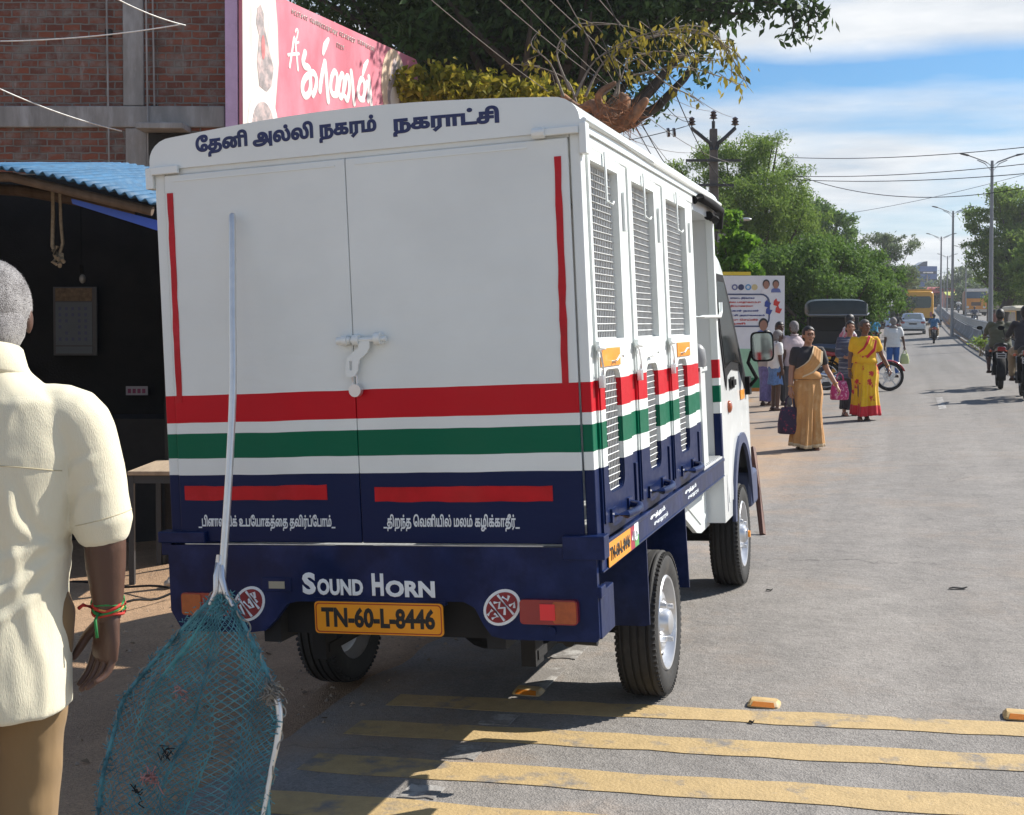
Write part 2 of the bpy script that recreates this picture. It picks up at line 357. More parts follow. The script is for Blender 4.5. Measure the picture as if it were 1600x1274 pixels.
def ground_mat(name, base, alt, grain, sand=None, speck=220, rough=.9, bump=.5, edge=None, lowmix=(.4, .65)):
    m = D.materials.new(name); m.use_nodes = True; nt = m.node_tree; N = nt.nodes; L = nt.links; b = N['Principled BSDF']
    tc = N.new('ShaderNodeTexCoord'); vec = tc.outputs['Object']
    def noise(sc, det=6, ro=.6):
        n = N.new('ShaderNodeTexNoise'); n.inputs['Scale'].default_value = sc; n.inputs['Detail'].default_value = det; n.inputs['Roughness'].default_value = ro; L.new(vec, n.inputs['Vector']); return n.outputs[0]
    def ramp(x, a, b_):
        r = N.new('ShaderNodeMapRange'); r.inputs[1].default_value = a; r.inputs[2].default_value = b_; L.new(x, r.inputs[0]); return r.outputs[0]
    def mix(f, a, b_, bt='MIX'):
        x = N.new('ShaderNodeMix'); x.data_type = 'RGBA'; x.blend_type = bt
        for i, v in ((0, f), (6, a), (7, b_)):
            if isinstance(v, tuple): x.inputs[i].default_value = (*v, 1)
            elif isinstance(v, (int, float)): x.inputs[i].default_value = v
            else: L.new(v, x.inputs[i])
        return x.outputs[2]
    c = mix(ramp(noise(.55), *lowmix), base, alt)
    v = N.new('ShaderNodeTexVoronoi'); v.inputs['Scale'].default_value = speck; L.new(vec, v.inputs['Vector'])
    sp = N.new('ShaderNodeSeparateColor'); L.new(v.outputs['Color'], sp.inputs[0])
    g = N.new('ShaderNodeMapRange'); g.inputs[3].default_value = 1-grain; g.inputs[4].default_value = 1+grain; L.new(sp.outputs[0], g.inputs[0])
    c = mix(1., c, g.outputs[0], 'MULTIPLY')
    g2 = N.new('ShaderNodeMapRange'); g2.inputs[1].default_value = .3; g2.inputs[2].default_value = .7; g2.inputs[3].default_value = .86; g2.inputs[4].default_value = 1.12; L.new(noise(4.5, 8, .65), g2.inputs[0])
    c = mix(1., c, g2.outputs[0], 'MULTIPLY')
    if sand:
        # sand blown and carried in from the verge on the left
        xyz = N.new('ShaderNodeSeparateXYZ'); L.new(vec, xyz.inputs[0])
        e = N.new('ShaderNodeMapRange'); e.inputs[1].default_value = edge[0]; e.inputs[2].default_value = edge[1]; e.inputs[3].default_value = 1; e.inputs[4].default_value = 0; L.new(xyz.outputs[0], e.inputs[0])
        yy = N.new('ShaderNodeValToRGB'); yq = N.new('ShaderNodeMapRange'); yq.inputs[2].default_value = 20; L.new(xyz.outputs[1], yq.inputs[0]); L.new(yq.outputs[0], yy.inputs[0]); ye = yy.color_ramp.elements; ye[0].position = .22; ye[0].color = (.35, .35, .35, 1); ye[1].position = .75; ye[1].color = (.45, .45, .45, 1); y3 = ye.new(.42); y3.color = (1, 1, 1, 1); y4 = ye.new(.56); y4.color = (1, 1, 1, 1)
        a = N.new('ShaderNodeMath'); a.operation = 'MULTIPLY'; L.new(e.outputs[0], a.inputs[0]); L.new(yy.outputs[0], a.inputs[1])
        a2 = N.new('ShaderNodeMath'); a2.operation = 'MULTIPLY_ADD'; L.new(noise(1.6, 9, .7), a2.inputs[0]); a2.inputs[1].default_value = 1.1; L.new(a.outputs[0], a2.inputs[2])
        c = mix(ramp(a2.outputs[0], .72, 1.25), c, sand)
        c = mix(ramp(noise(.9, 8, .7), .52, .78), c, mix(.35, c, sand))
    if sand:
        # tyre-worn lanes, oil drips, hairline cracks; less dust farther along the road
        xyz2 = N.new('ShaderNodeSeparateXYZ'); L.new(vec, xyz2.inputs[0]); far = N.new('ShaderNodeMapRange'); far.inputs[1].default_value = 9; far.inputs[2].default_value = 40; far.inputs[4].default_value = .6; L.new(xyz2.outputs[1], far.inputs[0])
        c = mix(far.outputs[0], c, (.150, .146, .142))
        mp = N.new('ShaderNodeMapping'); mp.inputs['Scale'].default_value = (2.2, .07, 1); L.new(vec, mp.inputs[0])
        ln = N.new('ShaderNodeTexNoise'); ln.inputs['Scale'].default_value = 1; ln.inputs['Detail'].default_value = 5; L.new(mp.outputs[0], ln.inputs['Vector'])
        lr = N.new('ShaderNodeMapRange'); lr.inputs[1].default_value = .35; lr.inputs[2].default_value = .65; lr.inputs[3].default_value = .88; lr.inputs[4].default_value = 1.07; L.new(ln.outputs[0], lr.inputs[0]); c = mix(1., c, lr.outputs[0], 'MULTIPLY')
        c = mix(ramp(noise(2.6, 3, .5), .70, .80), c, (.10, .095, .09))
        dv = N.new('ShaderNodeVectorMath'); dv.operation = 'ADD'; L.new(vec, dv.inputs[0]); nn_ = N.new('ShaderNodeTexNoise'); nn_.inputs['Scale'].default_value = 1.8; nn_.inputs['Detail'].default_value = 6; L.new(vec, nn_.inputs['Vector']); L.new(nn_.outputs['Color'], dv.inputs[1])
        cv = N.new('ShaderNodeTexVoronoi'); cv.feature = 'DISTANCE_TO_EDGE'; cv.inputs['Scale'].default_value = .42; L.new(dv.outputs[0], cv.inputs['Vector'])
        ck = N.new('ShaderNodeMapRange'); ck.inputs[1].default_value = .0; ck.inputs[2].default_value = .006; ck.inputs[3].default_value = .6; ck.inputs[4].default_value = 0; L.new(cv.outputs['Distance'], ck.inputs[0])
        ckm = N.new('ShaderNodeMath'); ckm.operation = 'MULTIPLY'; L.new(ck.outputs[0], ckm.inputs[0]); L.new(ramp(noise(.35, 2), .48, .6), ckm.inputs[1]); c = mix(ckm.outputs[0], c, (.07, .065, .06))
    L.new(c, b.inputs['Base Color']); b.inputs['Roughness'].default_value = rough; b.inputs['Specular IOR Level'].default_value = .25
    bp = N.new('ShaderNodeBump'); bp.inputs['Strength'].default_value = bump; bp.inputs['Distance'].default_value = .008; L.new(v.outputs['Distance'], bp.inputs['Height'])
    bp2 = N.new('ShaderNodeBump'); bp2.inputs['Strength'].default_value = .35; bp2.inputs['Distance'].default_value = .03; L.new(noise(14, 6), bp2.inputs['Height']); L.new(bp.outputs[0], bp2.inputs['Normal'])
    L.new(bp2.outputs[0], b.inputs['Normal']); MATS[name] = m; return m
M_soil = ground_mat('dry_soil', (.40, .26, .155), (.30, .195, .12), .22, speck=150, bump=.5)
M_asph = ground_mat('asphalt', (.232, .216, .199), (.26, .24, .219), .20, sand=(.37, .255, .165), speck=170, bump=.3, edge=(-1.6, .7))
xs_g = [-400, -150, -70, -40, -25, -16, -12]+[-9+.25*i for i in range(32)]+[-.9, 0, 1, 2, 3, 4, 4.6, 5, 6, 8, 10, 14, 20, 30, 60, 150, 400]
ys_g = [-30, -15, -8]+[-4+.25*i for i in range(60)]+[11+i*1.0 for i in range(40)]+[52+4*i for i in range(35)]+[200, 240, 300, 400, 600, 900, 1500]
sheet('ground', xs_g, ys_g, -.012, M_soil, rough=.05)
ys_r = [-14+.5*i for i in range(60)]+[16+2*i for i in range(70)]+[160, 180, 220, 300, 400, 600]
edge = lambda x, y: x-(1.6*min(1, max(0, (y-11)/6)) if x < -1 else 0)+(.14*mnoise.noise(Vector((0, y*.9, 5)))+.05*mnoise.noise(Vector((0, y*4, 5))) if x < -1 else 0)
ysf = [-6+.12*i for i in range(300)]+[30+2*i for i in range(65)]+[160, 180, 220, 300, 400, 600]
sheet('road', [-1.25, -.8, 0, 1, 2, 3, 3.72], ysf, 0, M_asph, fx=edge)
sheet('road_opposite', [4.95, 6, 7.5, 9.5], ys_r, 0, M_asph)
def paint_mat(name, col, wear, base=(.19, .175, .16), sc=7, lo=.52, hi=.66):
    return pm(name, col, .75, var=.12, vs=18, col2=base, mix=(lo, hi), ms=sc, bump=.35, bs=90)
M_yel = paint_mat('worn_yellow_paint', (.435, .31, .145), 0, lo=.53, hi=.66, sc=6)
M_wht = paint_mat('worn_white_paint', (.40, .385, .36), 0, lo=.40, hi=.52, sc=9)
def marking(name, x0, x1, y0, y1, mat, label, group, wav=.018, th=.0016):
    # painted strip on the road surface, as thick as thermoplastic
    n = max(4, int((x1-x0)/.12)); a = []; b = []
    for k in range(n+1):
        x = x0+(x1-x0)*k/n; a.append((x, y0+rng.uniform(-wav, wav)*.5)); b.append((x, y1+rng.uniform(-wav, wav)*.5))
    v, f = plate(a+b[::-1], [], th, lambda u, v_, w: (u, v_, gz(u, v_)+.002+w)); o = MB().add(v, f).build(name, mat); return tag(o, label, 'road marking', group, 'structure')
for i, (y0, y1, x0) in enumerate(((.745, .895, -1.04), (.40, .555, -1.05), (.02, .185, -1.04), (-.33, -.165, -1.03), (-.68, -.515, -1.03))):
    marking('rumble_strip', x0, 3.66, y0, y1, M_yel, None, None)
for y0, y1 in ((-.14, -.04), (.215, .345), (.585, .70), (1.0, 1.35), (1.5, 2.2)):
    marking('edge_line', -.615, -.50, y0, y1, M_wht, None, None, th=.004)
marking('lane_dash', 1.24, 1.36, 17.2, 20.6, M_wht, None, None)
marking('edge_line', 3.40, 3.52, 38, 90, M_wht, None, None)
M_stud = pm('stud_amber', (.50, .34, .14), .6, var=.25, vs=30, col2=(.36, .30, .22), mix=(.5, .7), ms=14)
M_studr = pm('stud_reflector', (.55, .18, .02), .25, coat=.5)
for x, y, lab in ((-.55, .99, 'amber road stud in the shadow behind the van'), (.345, .97, 'amber road stud on sunlit asphalt beside the right rear wheel'), (1.205, .96, 'amber road stud at the right picture edge above the yellow strips')):
    b = MB(); z = gz(x, y)
    b.loft([((0, 0, .001), .058, .046, (1, 0, 0), (0, 1, 0)), ((0, 0, .008), .056, .044, (1, 0, 0), (0, 1, 0)), ((0, 0, .021), .046, .022, (1, 0, 0), (0, 1, 0))], 20, power=7)
    o = b.build('road_stud', M_stud, loc=(x, y, z), smooth=35); tag(o, lab, 'road stud', 'amber road studs along the yellow strips')
    b = MB(); b.prism([(-.042, .006), (.042, .006), (.036, .0185), (-.036, .0185)], 0, .003, lambda u, v, h: (u, -.0455+(v-.006)*1.5-h, v)); b.build('reflector', M_studr, o)

# loose stones and dead leaves on the verge
def scatter(name, n, seed, mat, size, leaf=False):
    r = np.random.default_rng(seed); V = []
    for k in range(n):
        x = -1.12-abs(r.normal())*1.6; y = r.uniform(-2.2, 13); z = gz(x, y)+(.004 if x < -1.2 else .006)
        if x < -1.2: z += .05*(mnoise.noise(Vector((x*1.3, y*1.3, 0)))+.4*mnoise.noise(Vector((x*5, y*5, 3))))*min(1, (-1.2-x)/1.2)-.012
        s_ = size*(.4+r.random()**2*1.6); a = r.uniform(0, 6.28); c, d = math.cos(a)*s_, math.sin(a)*s_
        if leaf: V.append([(x-c, y-d, z), (x+d*.4, y-c*.4, z+.012*r.random()), (x+c, y+d, z+.01*r.random()), (x-d*.4, y+c*.4, z+.008*r.random())])
        else:
            t = (x+r.normal()*.25*s_, y+r.normal()*.25*s_, z+s_*.45); q = [(x+s_*math.cos(a+i*1.5708)*(.7+.5*r.random()), y+s_*math.sin(a+i*1.5708)*(.7+.5*r.random()), z-.004) for i in range(4)]
            for i in range(4): V.append([q[i], q[(i+1) % 4], t, t])
    o = mesh_obj(name, quads_mesh(name, np.array(V), mat)); o['kind'] = 'stuff'
scatter('loose_gravel', 2600, 1, pm('gravel', (.30, .23, .17), .95, var=.4, vs=3), .0075)
scatter('leaf_litter', 420, 2, pm('dead_leaf', (.17, .11, .06), .9, var=.5, vs=4), .016, True)
# ------------------------------------------------------------------ dog-catching van
WHITE = (.72, .757, .742); NAVY = (.005, .014, .062); RED = (.50, .008, .018); GREEN = (.0, .115, .06)
M_body = band_mat('van_paint', 2, [(.959, NAVY, 0.), (1.007, WHITE), (1.094, GREEN), (1.128, WHITE), (1.214, RED), (2.3, WHITE)], coat=.05)
M_white = pm('white_enamel', WHITE, .35, var=.05, vs=2.5, coat=.3, bump=.08, bs=9)
M_whiteshade = pm('shaded_white_enamel', (.56, .58, .58), .4, var=.05, vs=2.5)  # white enamel greyed in colour for the shade of the bay and box inside
M_navy = pm('navy_enamel', NAVY, .3, var=.35, vs=7, coat=.08, bump=.25, bs=14, col2=(.02, .034, .12), mix=(.5, .75), ms=5, spec=.16)  # lighter second colour paints soft blurred reflections into the navy
M_black = pm('black_rubber', (.014, .014, .015), .8, var=.3, vs=20, spec=.15)
M_under = pm('underbody_black', (.012, .012, .013), .8, var=.3)
M_tyre = pm('tyre_rubber', (.022, .021, .02), .8, var=.25, vs=9, bump=.15, bs=40, col2=(.07, .06, .05), mix=(.55, .8), ms=6)
M_alu = pm('aluminium_paint', (.62, .63, .65), .32, metal=.75, var=.08, vs=12, col2=(.3, .27, .24), mix=(.6, .85), ms=9)
M_steel = pm('galvanised_wire', (.62, .63, .62), .4, metal=.6, var=.15, vs=30)
M_tube = pm('aluminium_tube', (.70, .69, .66), .34, metal=.7, var=.08, vs=25)
M_tape = pm('red_reflective_tape', (.46, .006, .014), .35, var=.2, vs=9, coat=.1, spec=.2, col2=(.54, .02, .04), mix=(.55, .75), ms=6)
M_orange = pm('amber_reflector', (.85, .30, .005), .35, var=.08, coat=.4)
M_plate = pm('plate_yellow', (.80, .31, .01), .35, var=.06, coat=.3)
M_ink = pm('black_ink', (.012, .012, .012), .5)
M_navyink = pm('navy_sign_paint', (.012, .022, .10), .4, var=.2)
M_whiteink = pm('white_sign_paint', (.74, .78, .80), .5, var=.06, vs=30)
M_redlens = pm('red_lens', (.25, .008, .008), .15, var=.1, coat=.8)
M_amblens = pm('amber_lens', (.38, .07, .008), .15, var=.25, vs=30, coat=.8)
M_brightred = pm('bright_red_reflector', (.75, .012, .02), .2, coat=.8)
M_glass = pm('dark_glass', (.004, .005, .006), .2, spec=.12, var=0)
M_mirror = pm('mirror_glass', (.16, .18, .18), .06, metal=1, var=0)
M_maroon = pm('maroon_sticker', (.22, .012, .02), .45, var=.1)

van = empty('dog_catcher_van', 'white and navy dog catching van with red and green stripes and wire mesh side doors', 'van', (0, 0, 0))
van.rotation_euler = (0, -TILT, 0)
RX = lambda x0, x1, y0, y1, z0, z1, mb: mb.box((x0, y0, z0), (x1, y1, z1))
XL = -1.446
def P(name, mb, mat, parent=None, smooth=None, bevel=0): return mb.build(name, mat, parent or van, smooth, bevel)
# frame of the box: corner posts, door posts, rails
f = MB()
RX(XL, XL+.038, 0, .05, .735, 1.96, f); RX(-.032, 0, 0, .055, .735, 1.96, f)
for y0, y1 in ((.5, .605), (1.1, 1.225), (1.785, 1.94)): RX(-.04, 0, y0, y1, .74, 1.93, f)
RX(-.04, .004, .055, 1.94, 1.925, 1.962, f)
for y0, y1 in ((0, .06), (.5, .605), (1.1, 1.225), (1.785, 1.94)): RX(XL, XL+.04, y0+.001, y1, .741, 1.929, f)
RX(XL, XL+.04, .02, 1.94, .735, 1.34, f)
RX(XL, XL+.04, .056, 1.941, 1.9, 1.96, f)
RX(XL+.04, -.033, .001, .04, 1.945, 1.984, f)
P('box_frame', f, M_body, bevel=.004)
s = MB(); RX(-.05, .010, .002, 2.5, .657, .741, s); RX(.010, .016, .002, 2.5, .728, .743, s); RX(-.05, .014, .002, 2.5, .655, .662, s)
P('sill_rail', s, M_navy, bevel=.003); s = MB(); RX(XL-.01, XL+.05, .002, 2.5, .657, .741, s)
P('sill_rail', s, M_navy, bevel=.003)
fl = MB(); RX(XL+.05, -.05, .03, 2.5, .66, .70, fl); P('floor', fl, M_whiteshade)
fw = MB(); RX(XL+.04, -.042, 1.90, 1.935, .70, 1.94, fw); P('front_bulkhead', fw, M_whiteshade)
# roof cap, domed across, rounded at the shoulders
prof = [(XL-.012, 1.965), (XL-.012, 1.995)]
for k in range(0, 7):
    t = k/6; prof.append((XL-.012+.085*(1-math.cos(t*PI/2)), 1.995+.072*math.sin(t*PI/2)))
for k in range(1, 12):
    t = k/12; x = XL+.073+(1.30)*t; prof.append((x, 2.067+.032*math.sin(t*PI)))
for k in range(7):
    t = k/6; prof.append((.004-.085+.085*math.sin(t*PI/2), 1.995+.072*math.cos(t*PI/2)))
prof += [(.012, 1.990), (.012, 1.962)]
r = MB(); r.prism(prof, -.008, 2.72, lambda u, v, h: (u, h, v)); roof = P('roof', r, M_white, smooth=35)
sm = MB(); sm.tube([(.015, y, 1.990) for y in (-.006, 1, 2.72)], .009, 8); P('gutter', sm, M_white, roof, smooth=40)
sm = MB(); RX(XL+.02, -.03, -.0045, .02, 1.9845, 1.9895, sm); P('roof_gap', sm, M_under, roof)
# rear doors
def rear_door(x0, x1):
    d = MB(); RX(x0, x1, -.010, .0015, .742, 1.944, d); o = P('rear_door', d, M_body, bevel=.004)
    return o
dl = rear_door(-1.404, -.7558); dr = rear_door(-.7538, -.036)
b = MB(); RX(-.775, -.735, .002, .028, .745, 1.94, b); P('door_stop', b, M_body)
for d, x0, x1 in ((dl, -1.37, -.79), (dr, -.72, -.16)):
    e = MB(); RX(x0, x1, -.0125, -.0095, 1.922, 1.927, e); P('seam', e, M_white, d)
def tape(parent, pts, w, n=14):
    # hand-laid strip of tape with a slightly wavy edge: pts (x, z) ends
    mb = MB(); (x0, z0), (x1, z1) = pts; a = []; b = []
    dx, dz = x1-x0, z1-z0; l = math.hypot(dx, dz); px_, pz_ = -dz/l, dx/l
    for k in range(n+1):
        t = k/n; j1 = rng.uniform(-.0018, .0018); j2 = rng.uniform(-.0018, .0018)
        a.append((x0+dx*t+px_*(w/2+j1), z0+dz*t+pz_*(w/2+j1))); b.append((x0+dx*t-px_*(w/2+j2), z0+dz*t-pz_*(w/2+j2)))
    mb.prism(a+b[::-1], -.0125, -.0098, lambda u, v, h: (u, h, v)); return P('reflective_tape', mb, M_tape, parent)
tape(dl, [(-1.384, 1.886), (-1.386, 1.2)], .021); tape(dr, [(-.068, 1.89), (-.073, 1.216)], .021)
tape(dl, [(-1.382, .902), (-.868, .902)], .046); tape(dr, [(-.704, .895), (-.128, .893)], .046)
RF = lambda u, v, w: (u, -.0105-w, v)
lettering('lettering', '_பிளாஸ்டிக் உபேயாகத்ைத தவிர்ப்ேபாம்_', M_whiteink, dl, RF, -1.337, -.845, .780, .832, .030)
lettering('lettering', '_திறந்த ெவளியில் மலம் கழிக்காதீர்_', M_whiteink, dr, RF, -.68, -.236, .780, .833, .030)
RT = lambda u, v, w: (u, -.009-w, v+.010*math.sin((u+1.3)/1.15*PI))
lettering('lettering', 'ேதனி அல்லி நகரம்', M_navyink, roof, RT, -1.282, -.642, 1.990, 2.064, .052)
lettering('lettering', 'நகராட்சி', M_navyink, roof, RT, -.588, -.243, 1.986, 2.057, .052)
# hasp and padlock on the rear doors
h = MB(); h.cyl((-.80, -.028, 1.377), (-.755, -.028, 1.377), .012); h.cyl((-.757, -.028, 1.377), (-.635, -.028, 1.377), .008)
h.cyl((-.782, -.028, 1.377), (-.765, -.028, 1.377), .016); h.cyl((-.745, -.028, 1.377), (-.725, -.028, 1.377), .017); h.cyl((-.672, -.028, 1.379), (-.652, -.028, 1.379), .019)
for x in (-.778, -.735, -.662): RX(x-.014, x+.014, -.03, -.010, 1.363, 1.391, h)
st = [(-.735, 1.372), (-.700, 1.374), (-.701, 1.352), (-.712, 1.335), (-.735, 1.318), (-.742, 1.30), (-.744, 1.282), (-.755, 1.266), (-.77, 1.262), (-.784, 1.266), (-.786, 1.28), (-.778, 1.325), (-.755, 1.342), (-.740, 1.352)]
v, fc = plate(st, [rrect(-.771, 1.284, -.762, 1.314, .004)], .006, lambda u, w, k: (u+.012, -.032-k, w)); h.add(v, fc)
hasp = P('hasp', h, M_white, dr, smooth=40)
p = MB(); p.cyl((-.742, -.022, 1.221), (-.742, -.042, 1.221), .020, n=24); p.tube([(-.752, -.032, 1.233), (-.752, -.032, 1.262), (-.748, -.032, 1.270), (-.741, -.032, 1.270), (-.737, -.032, 1.262), (-.737, -.032, 1.233)], .0028, 6)
P('padlock', p, M_alu, dr, smooth=40)
# corner brackets of the doors
b = MB(); RX(-.135, .0, -.022, -.008, 1.952, 1.974, b); RX(.0, .022, -.012, .03, 1.892, 1.985, b); b.cyl((-.14, -.018, 1.962), (-.10, -.018, 1.962), .016); P('hinge', b, M_white, bevel=.003); b = MB(); RX(XL-.0, XL+.10, -.022, -.008, 1.948, 1.974, b); RX(XL-.028, XL, -.012, .03, 1.905, 1.975, b); P('hinge', b, M_white, bevel=.003)
# ---- right side: three mesh doors
def wire(y0, y1, z0, z1, x, pitch, r=.0021):
    mb = MB(); n = round((z1-z0)/pitch); m = round((y1-y0)/pitch)
    for k in range(n+1):
        z = z0+(z1-z0)*k/n; q = rng.uniform(-.0015, .0015)
        mb.cyl((x+.002, y0, z+q), (x+.002, y1, z-q), r, n=4, cap=False)
    for k in range(m+1):
        y = y0+(y1-y0)*k/m; mb.cyl((x-.002, y, z0), (x-.002, y, z1), r, n=4, cap=False)
    return mb
SF = lambda u, v, w: (w, u, v)
def side_door(y0, y1, u0, u1, l0, l1, refl):
    v, fc = plate([(y0, .748), (y1, .748), (y1, 1.922), (y0, 1.922)], [[(u0, 1.347), (u1, 1.347), (u1, 1.886), (u0, 1.886)], rrect(l0, .874, l1, 1.25, .045)], .034, lambda u, v, w: (-.011+w, u, v))
    d = MB().add(v, fc); o = P('mesh_door', d, M_body, bevel=.003)
    v, fc = plate([(y0+.012, .79), (y1-.012, .79), (y1-.012, 1.337), (y0+.012, 1.337)], [rrect(l0-.002, .872, l1+.002, 1.252, .046)], .004, lambda u, v, w: (.0085+w, u, v))
    P('lower_panel', MB().add(v, fc), M_body, o, bevel=.0015)
    P('wire_mesh', wire(u0+.002, u1-.002, 1.349, 1.884, -.020, .0225), M_steel, o)
    P('wire_mesh', wire(l0+.001, l1-.001, .876, 1.248, -.006, .0225), M_steel, o)
    hb = MB(); yc = (y0+y1)/2-.0; w = .115
    hb.tube([(.010, yc-w, .806), (.05, yc-w+.02, .803), (.062, yc-.03, .803), (.062, yc+.04, .803), (.05, yc+w-.02, .806), (.010, yc+w, .81)], .0125, 10)
    hb.box((.008, yc-w-.035, .785), (.018, yc-w+.035, .827)); hb.box((.008, yc+w-.03, .79), (.018, yc+w+.03, .83))
    P('handle', hb, M_navy, o, smooth=50)
    lb = MB(); lb.box((.010, y0-.022, 1.312), (.022, y0+.018, 1.340)); lb.cyl((.020, y0-.03, 1.322), (.020, y0+.05, 1.318), .006); lb.box((.012, y0-.018, 1.29), (.017, y0+.012, 1.318))
    lt = P('latch', lb, M_white, o, bevel=.002)
    pb = MB(); pb.tube([(.022, y0-.010, 1.308), (.026, y0-.004, 1.265), (.024, y0+.004, 1.225)], .0032, 6); pb.tube([(.02, y0-.006, 1.235), (.024, y0-.006, 1.255), (.024, y0+.010, 1.255), (.02, y0+.010, 1.235)], .0024, 6)
    pb.box((.013, y0-.014, 1.200), (.028, y0+.016, 1.237)); P('padlock', pb, M_alu, o, smooth=40, bevel=.003)
    kb = MB(); yy = y0+(u1-y0)*.42; kb.tube([(.012, yy, 1.275), (.03, yy, 1.278), (.036, yy+.02, 1.293), (.036, yy+.06, 1.294), (.036, yy+.068, 1.288)], .0035, 6); P('hook', kb, M_white, o, smooth=60)
    gb = MB(); yh = (u0+u1)/2-.02; gb.prism([(yh-.010, 1.93), (yh+.010, 1.93), (yh+.007, 1.81), (yh+.005, 1.77), (yh-.003, 1.77), (yh-.005, 1.85)], .012, .017, lambda u, v, h: (h, u, v)); gb.tube([(.016, yh+.002, 1.775), (.03, yh+.01, 1.765), (.03, yh+.03, 1.775)], .004, 6); P('hanging_hook', gb, M_white, o)
    if refl:
        rb = MB(); rb.box((.0115, refl[0], 1.262), (.0145, refl[1], 1.318)); P('amber_tape', rb, M_orange, o)
    hg = MB(); hg.box((.001, y1+.004, .80), (.016, y1+.03, .93)); P('hinge', hg, M_body, o, bevel=.002); hg = MB(); hg.box((.001, y1+.004, 1.70), (.016, y1+.03, 1.83)); P('hinge', hg, M_body, o, bevel=.002)
    return o
side_door(.062, .496, .085, .452, .135, .352, (.085, .345)); side_door(.609, 1.096, .665, 1.050, .765, .968, None); side_door(1.229, 1.781, 1.290, 1.730, 1.378, 1.588, (1.37, 1.66))
for y0, y1 in ((.06, .5), (.605, 1.1), (1.225, 1.785)):
    w = wire(y0, y1, 1.34, 1.9, XL+.02, .03); P('wire_mesh', w, M_steel)
# front locker bay with its partition, step and rolled black tarpaulin
b = MB(); RX(-.80, -.002, 2.50, 2.53, .69, 1.962, b); P('partition', b, M_whiteshade)
b = MB(); RX(-.03, .006, 2.495, 2.54, .66, 1.961, b); P('bay_post', b, M_body, bevel=.004)
b = MB(); RX(-.82, -.80, 1.94, 2.53, .70, 1.962, b); P('bay_side', b, M_whiteshade)
b = MB(); RX(-.80, .002, 1.945, 2.495, 1.90, 1.962, b); P('bay_ceiling', b, M_whiteshade)
b = MB(); RX(-.55, .006, 1.945, 2.495, .742, .752, b)
for k in range(12): RX(-.50, .0, 1.965+.044*k, 1.985+.044*k, .752, .758, b)
P('step', b, pm('step_plate', (.55, .56, .56), .45, metal=.3, var=.15, vs=15), bevel=.002)
b = MB(); b.tube([(.008, 1.97, 1.945), (.03, 2.0, 1.955), (.032, 2.3, 1.958), (.03, 2.62, 1.95), (.012, 2.70, 1.925), (.005, 2.71, 1.87)], .020, 10); b.tube([(.012, 2.34, 1.905), (.016, 2.52, 1.90)], .022, 10); P('tarpaulin_roll', b, M_black, smooth=60)
b = MB(); b.tube([(-.02, 1.95, 1.425), (.012, 2.05, 1.425), (.014, 2.56, 1.43), (.014, 2.60, 1.455), (.014, 2.60, 1.50)], .0085, 8); P('bay_bar', b, M_white, smooth=60)
b = MB(); b.box((-.02, 1.955, .752), (.006, 1.985, 1.20)); b.box((-.02, 1.955, 1.18), (.004, 2.16, 1.20)); b.box((-.012, 1.985, .76), (-.006, 2.15, 1.18)); P('locker_door', b, M_white, bevel=.002)
b = MB(); b.loft([((-.03, 2.05, 1.20), .045, .04, (1, 0, 0), (0, 1, 0)), ((-.03, 2.05, 1.23), .05, .045, (1, 0, 0), (0, 1, 0)), ((-.03, 2.05, 1.28), .045, .04, (1, 0, 0), (0, 1, 0)), ((-.03, 2.05, 1.30), .03, .026, (1, 0, 0), (0, 1, 0)), ((-.03, 2.05, 1.308), .012, .01, (1, 0, 0), (0, 1, 0))], 20)
P('plastic_tub', b, pm('grey_plastic', (.20, .205, .21), .4), smooth=60)
# ---- rear bumper panel
cut = [(-1.446, .735), (-1.446, .52), (-1.405, .452), (-1.15, .455), (-1.10, .462), (-1.06, .50), (-1.02, .548), (-.985, .558), (-.42, .568), (-.385, .55), (-.36, .50), (-.335, .466), (-.29, .457), (-.008, .457), (0, .47), (0, .735)]
sl_ = rrect(-1.083, .597, -1.016, .624, .006)
v, fc = plate(cut, [sl_], .024, lambda u, v, w: (u, -.014-w, v)); bump = P('rear_bumper', MB().add(v, fc), M_navy, bevel=.006)
b = MB(); RX(XL-.035, XL+.14, -.03, .03, .742, .778, b); RX(XL-.03, XL+.01, -.02, .05, .70, .742, b); P('bracket', b, M_navy, bump, bevel=.003); b = MB(); RX(-.10, .028, -.034, .03, .70, .770, b); P('bracket', b, M_navy, bump, bevel=.003)
b = MB(); RX(-.024, .004, -.012, .16, .462, .60, b); b.box((-.002, -.028, .585), (.012, .03, .62)); P('side_flange', b, M_navy, bump, bevel=.004)
b = MB(); b.box((-1.105, -.030, .588), (-1.0, -.026, .634)); P('slot_frame', b, M_navy, bump, bevel=.002)
b = MB(); b.box((-1.078, -.0325, .599), (-1.022, -.0305, .622)); P('lamp_glass', b, pm('dull_lens', (.30, .30, .24), .2, coat=.5), bump)
b = MB(); RX(-1.38, -.84, -.0275, -.026, .7375, .7405, b); RX(-.71, -.16, -.0275, -.026, .7375, .7405, b); P('bare_metal_edge', b, pm('bare_edge', (.55, .54, .50), .4, var=.4, vs=18), bump)
b = MB(); b.cyl((-.145, -.026, .487), (-.145, -.034, .487), .014, n=18); P('tow_cap', b, M_navy, bump, smooth=40)
BF = lambda u, v, w: (u, -.0265-w, v)
lettering('lettering', 'S', M_whiteink, bump, BF, -.962, -.915, .581, .651, .048)
lettering('lettering', 'OUND', M_whiteink, bump, BF, -.910, -.752, .580, .632, .046)
lettering('lettering', 'H', M_whiteink, bump, BF, -.722, -.682, .581, .651, .048)
lettering('lettering', 'ORN', M_whiteink, bump, BF, -.676, -.512, .578, .630, .046)
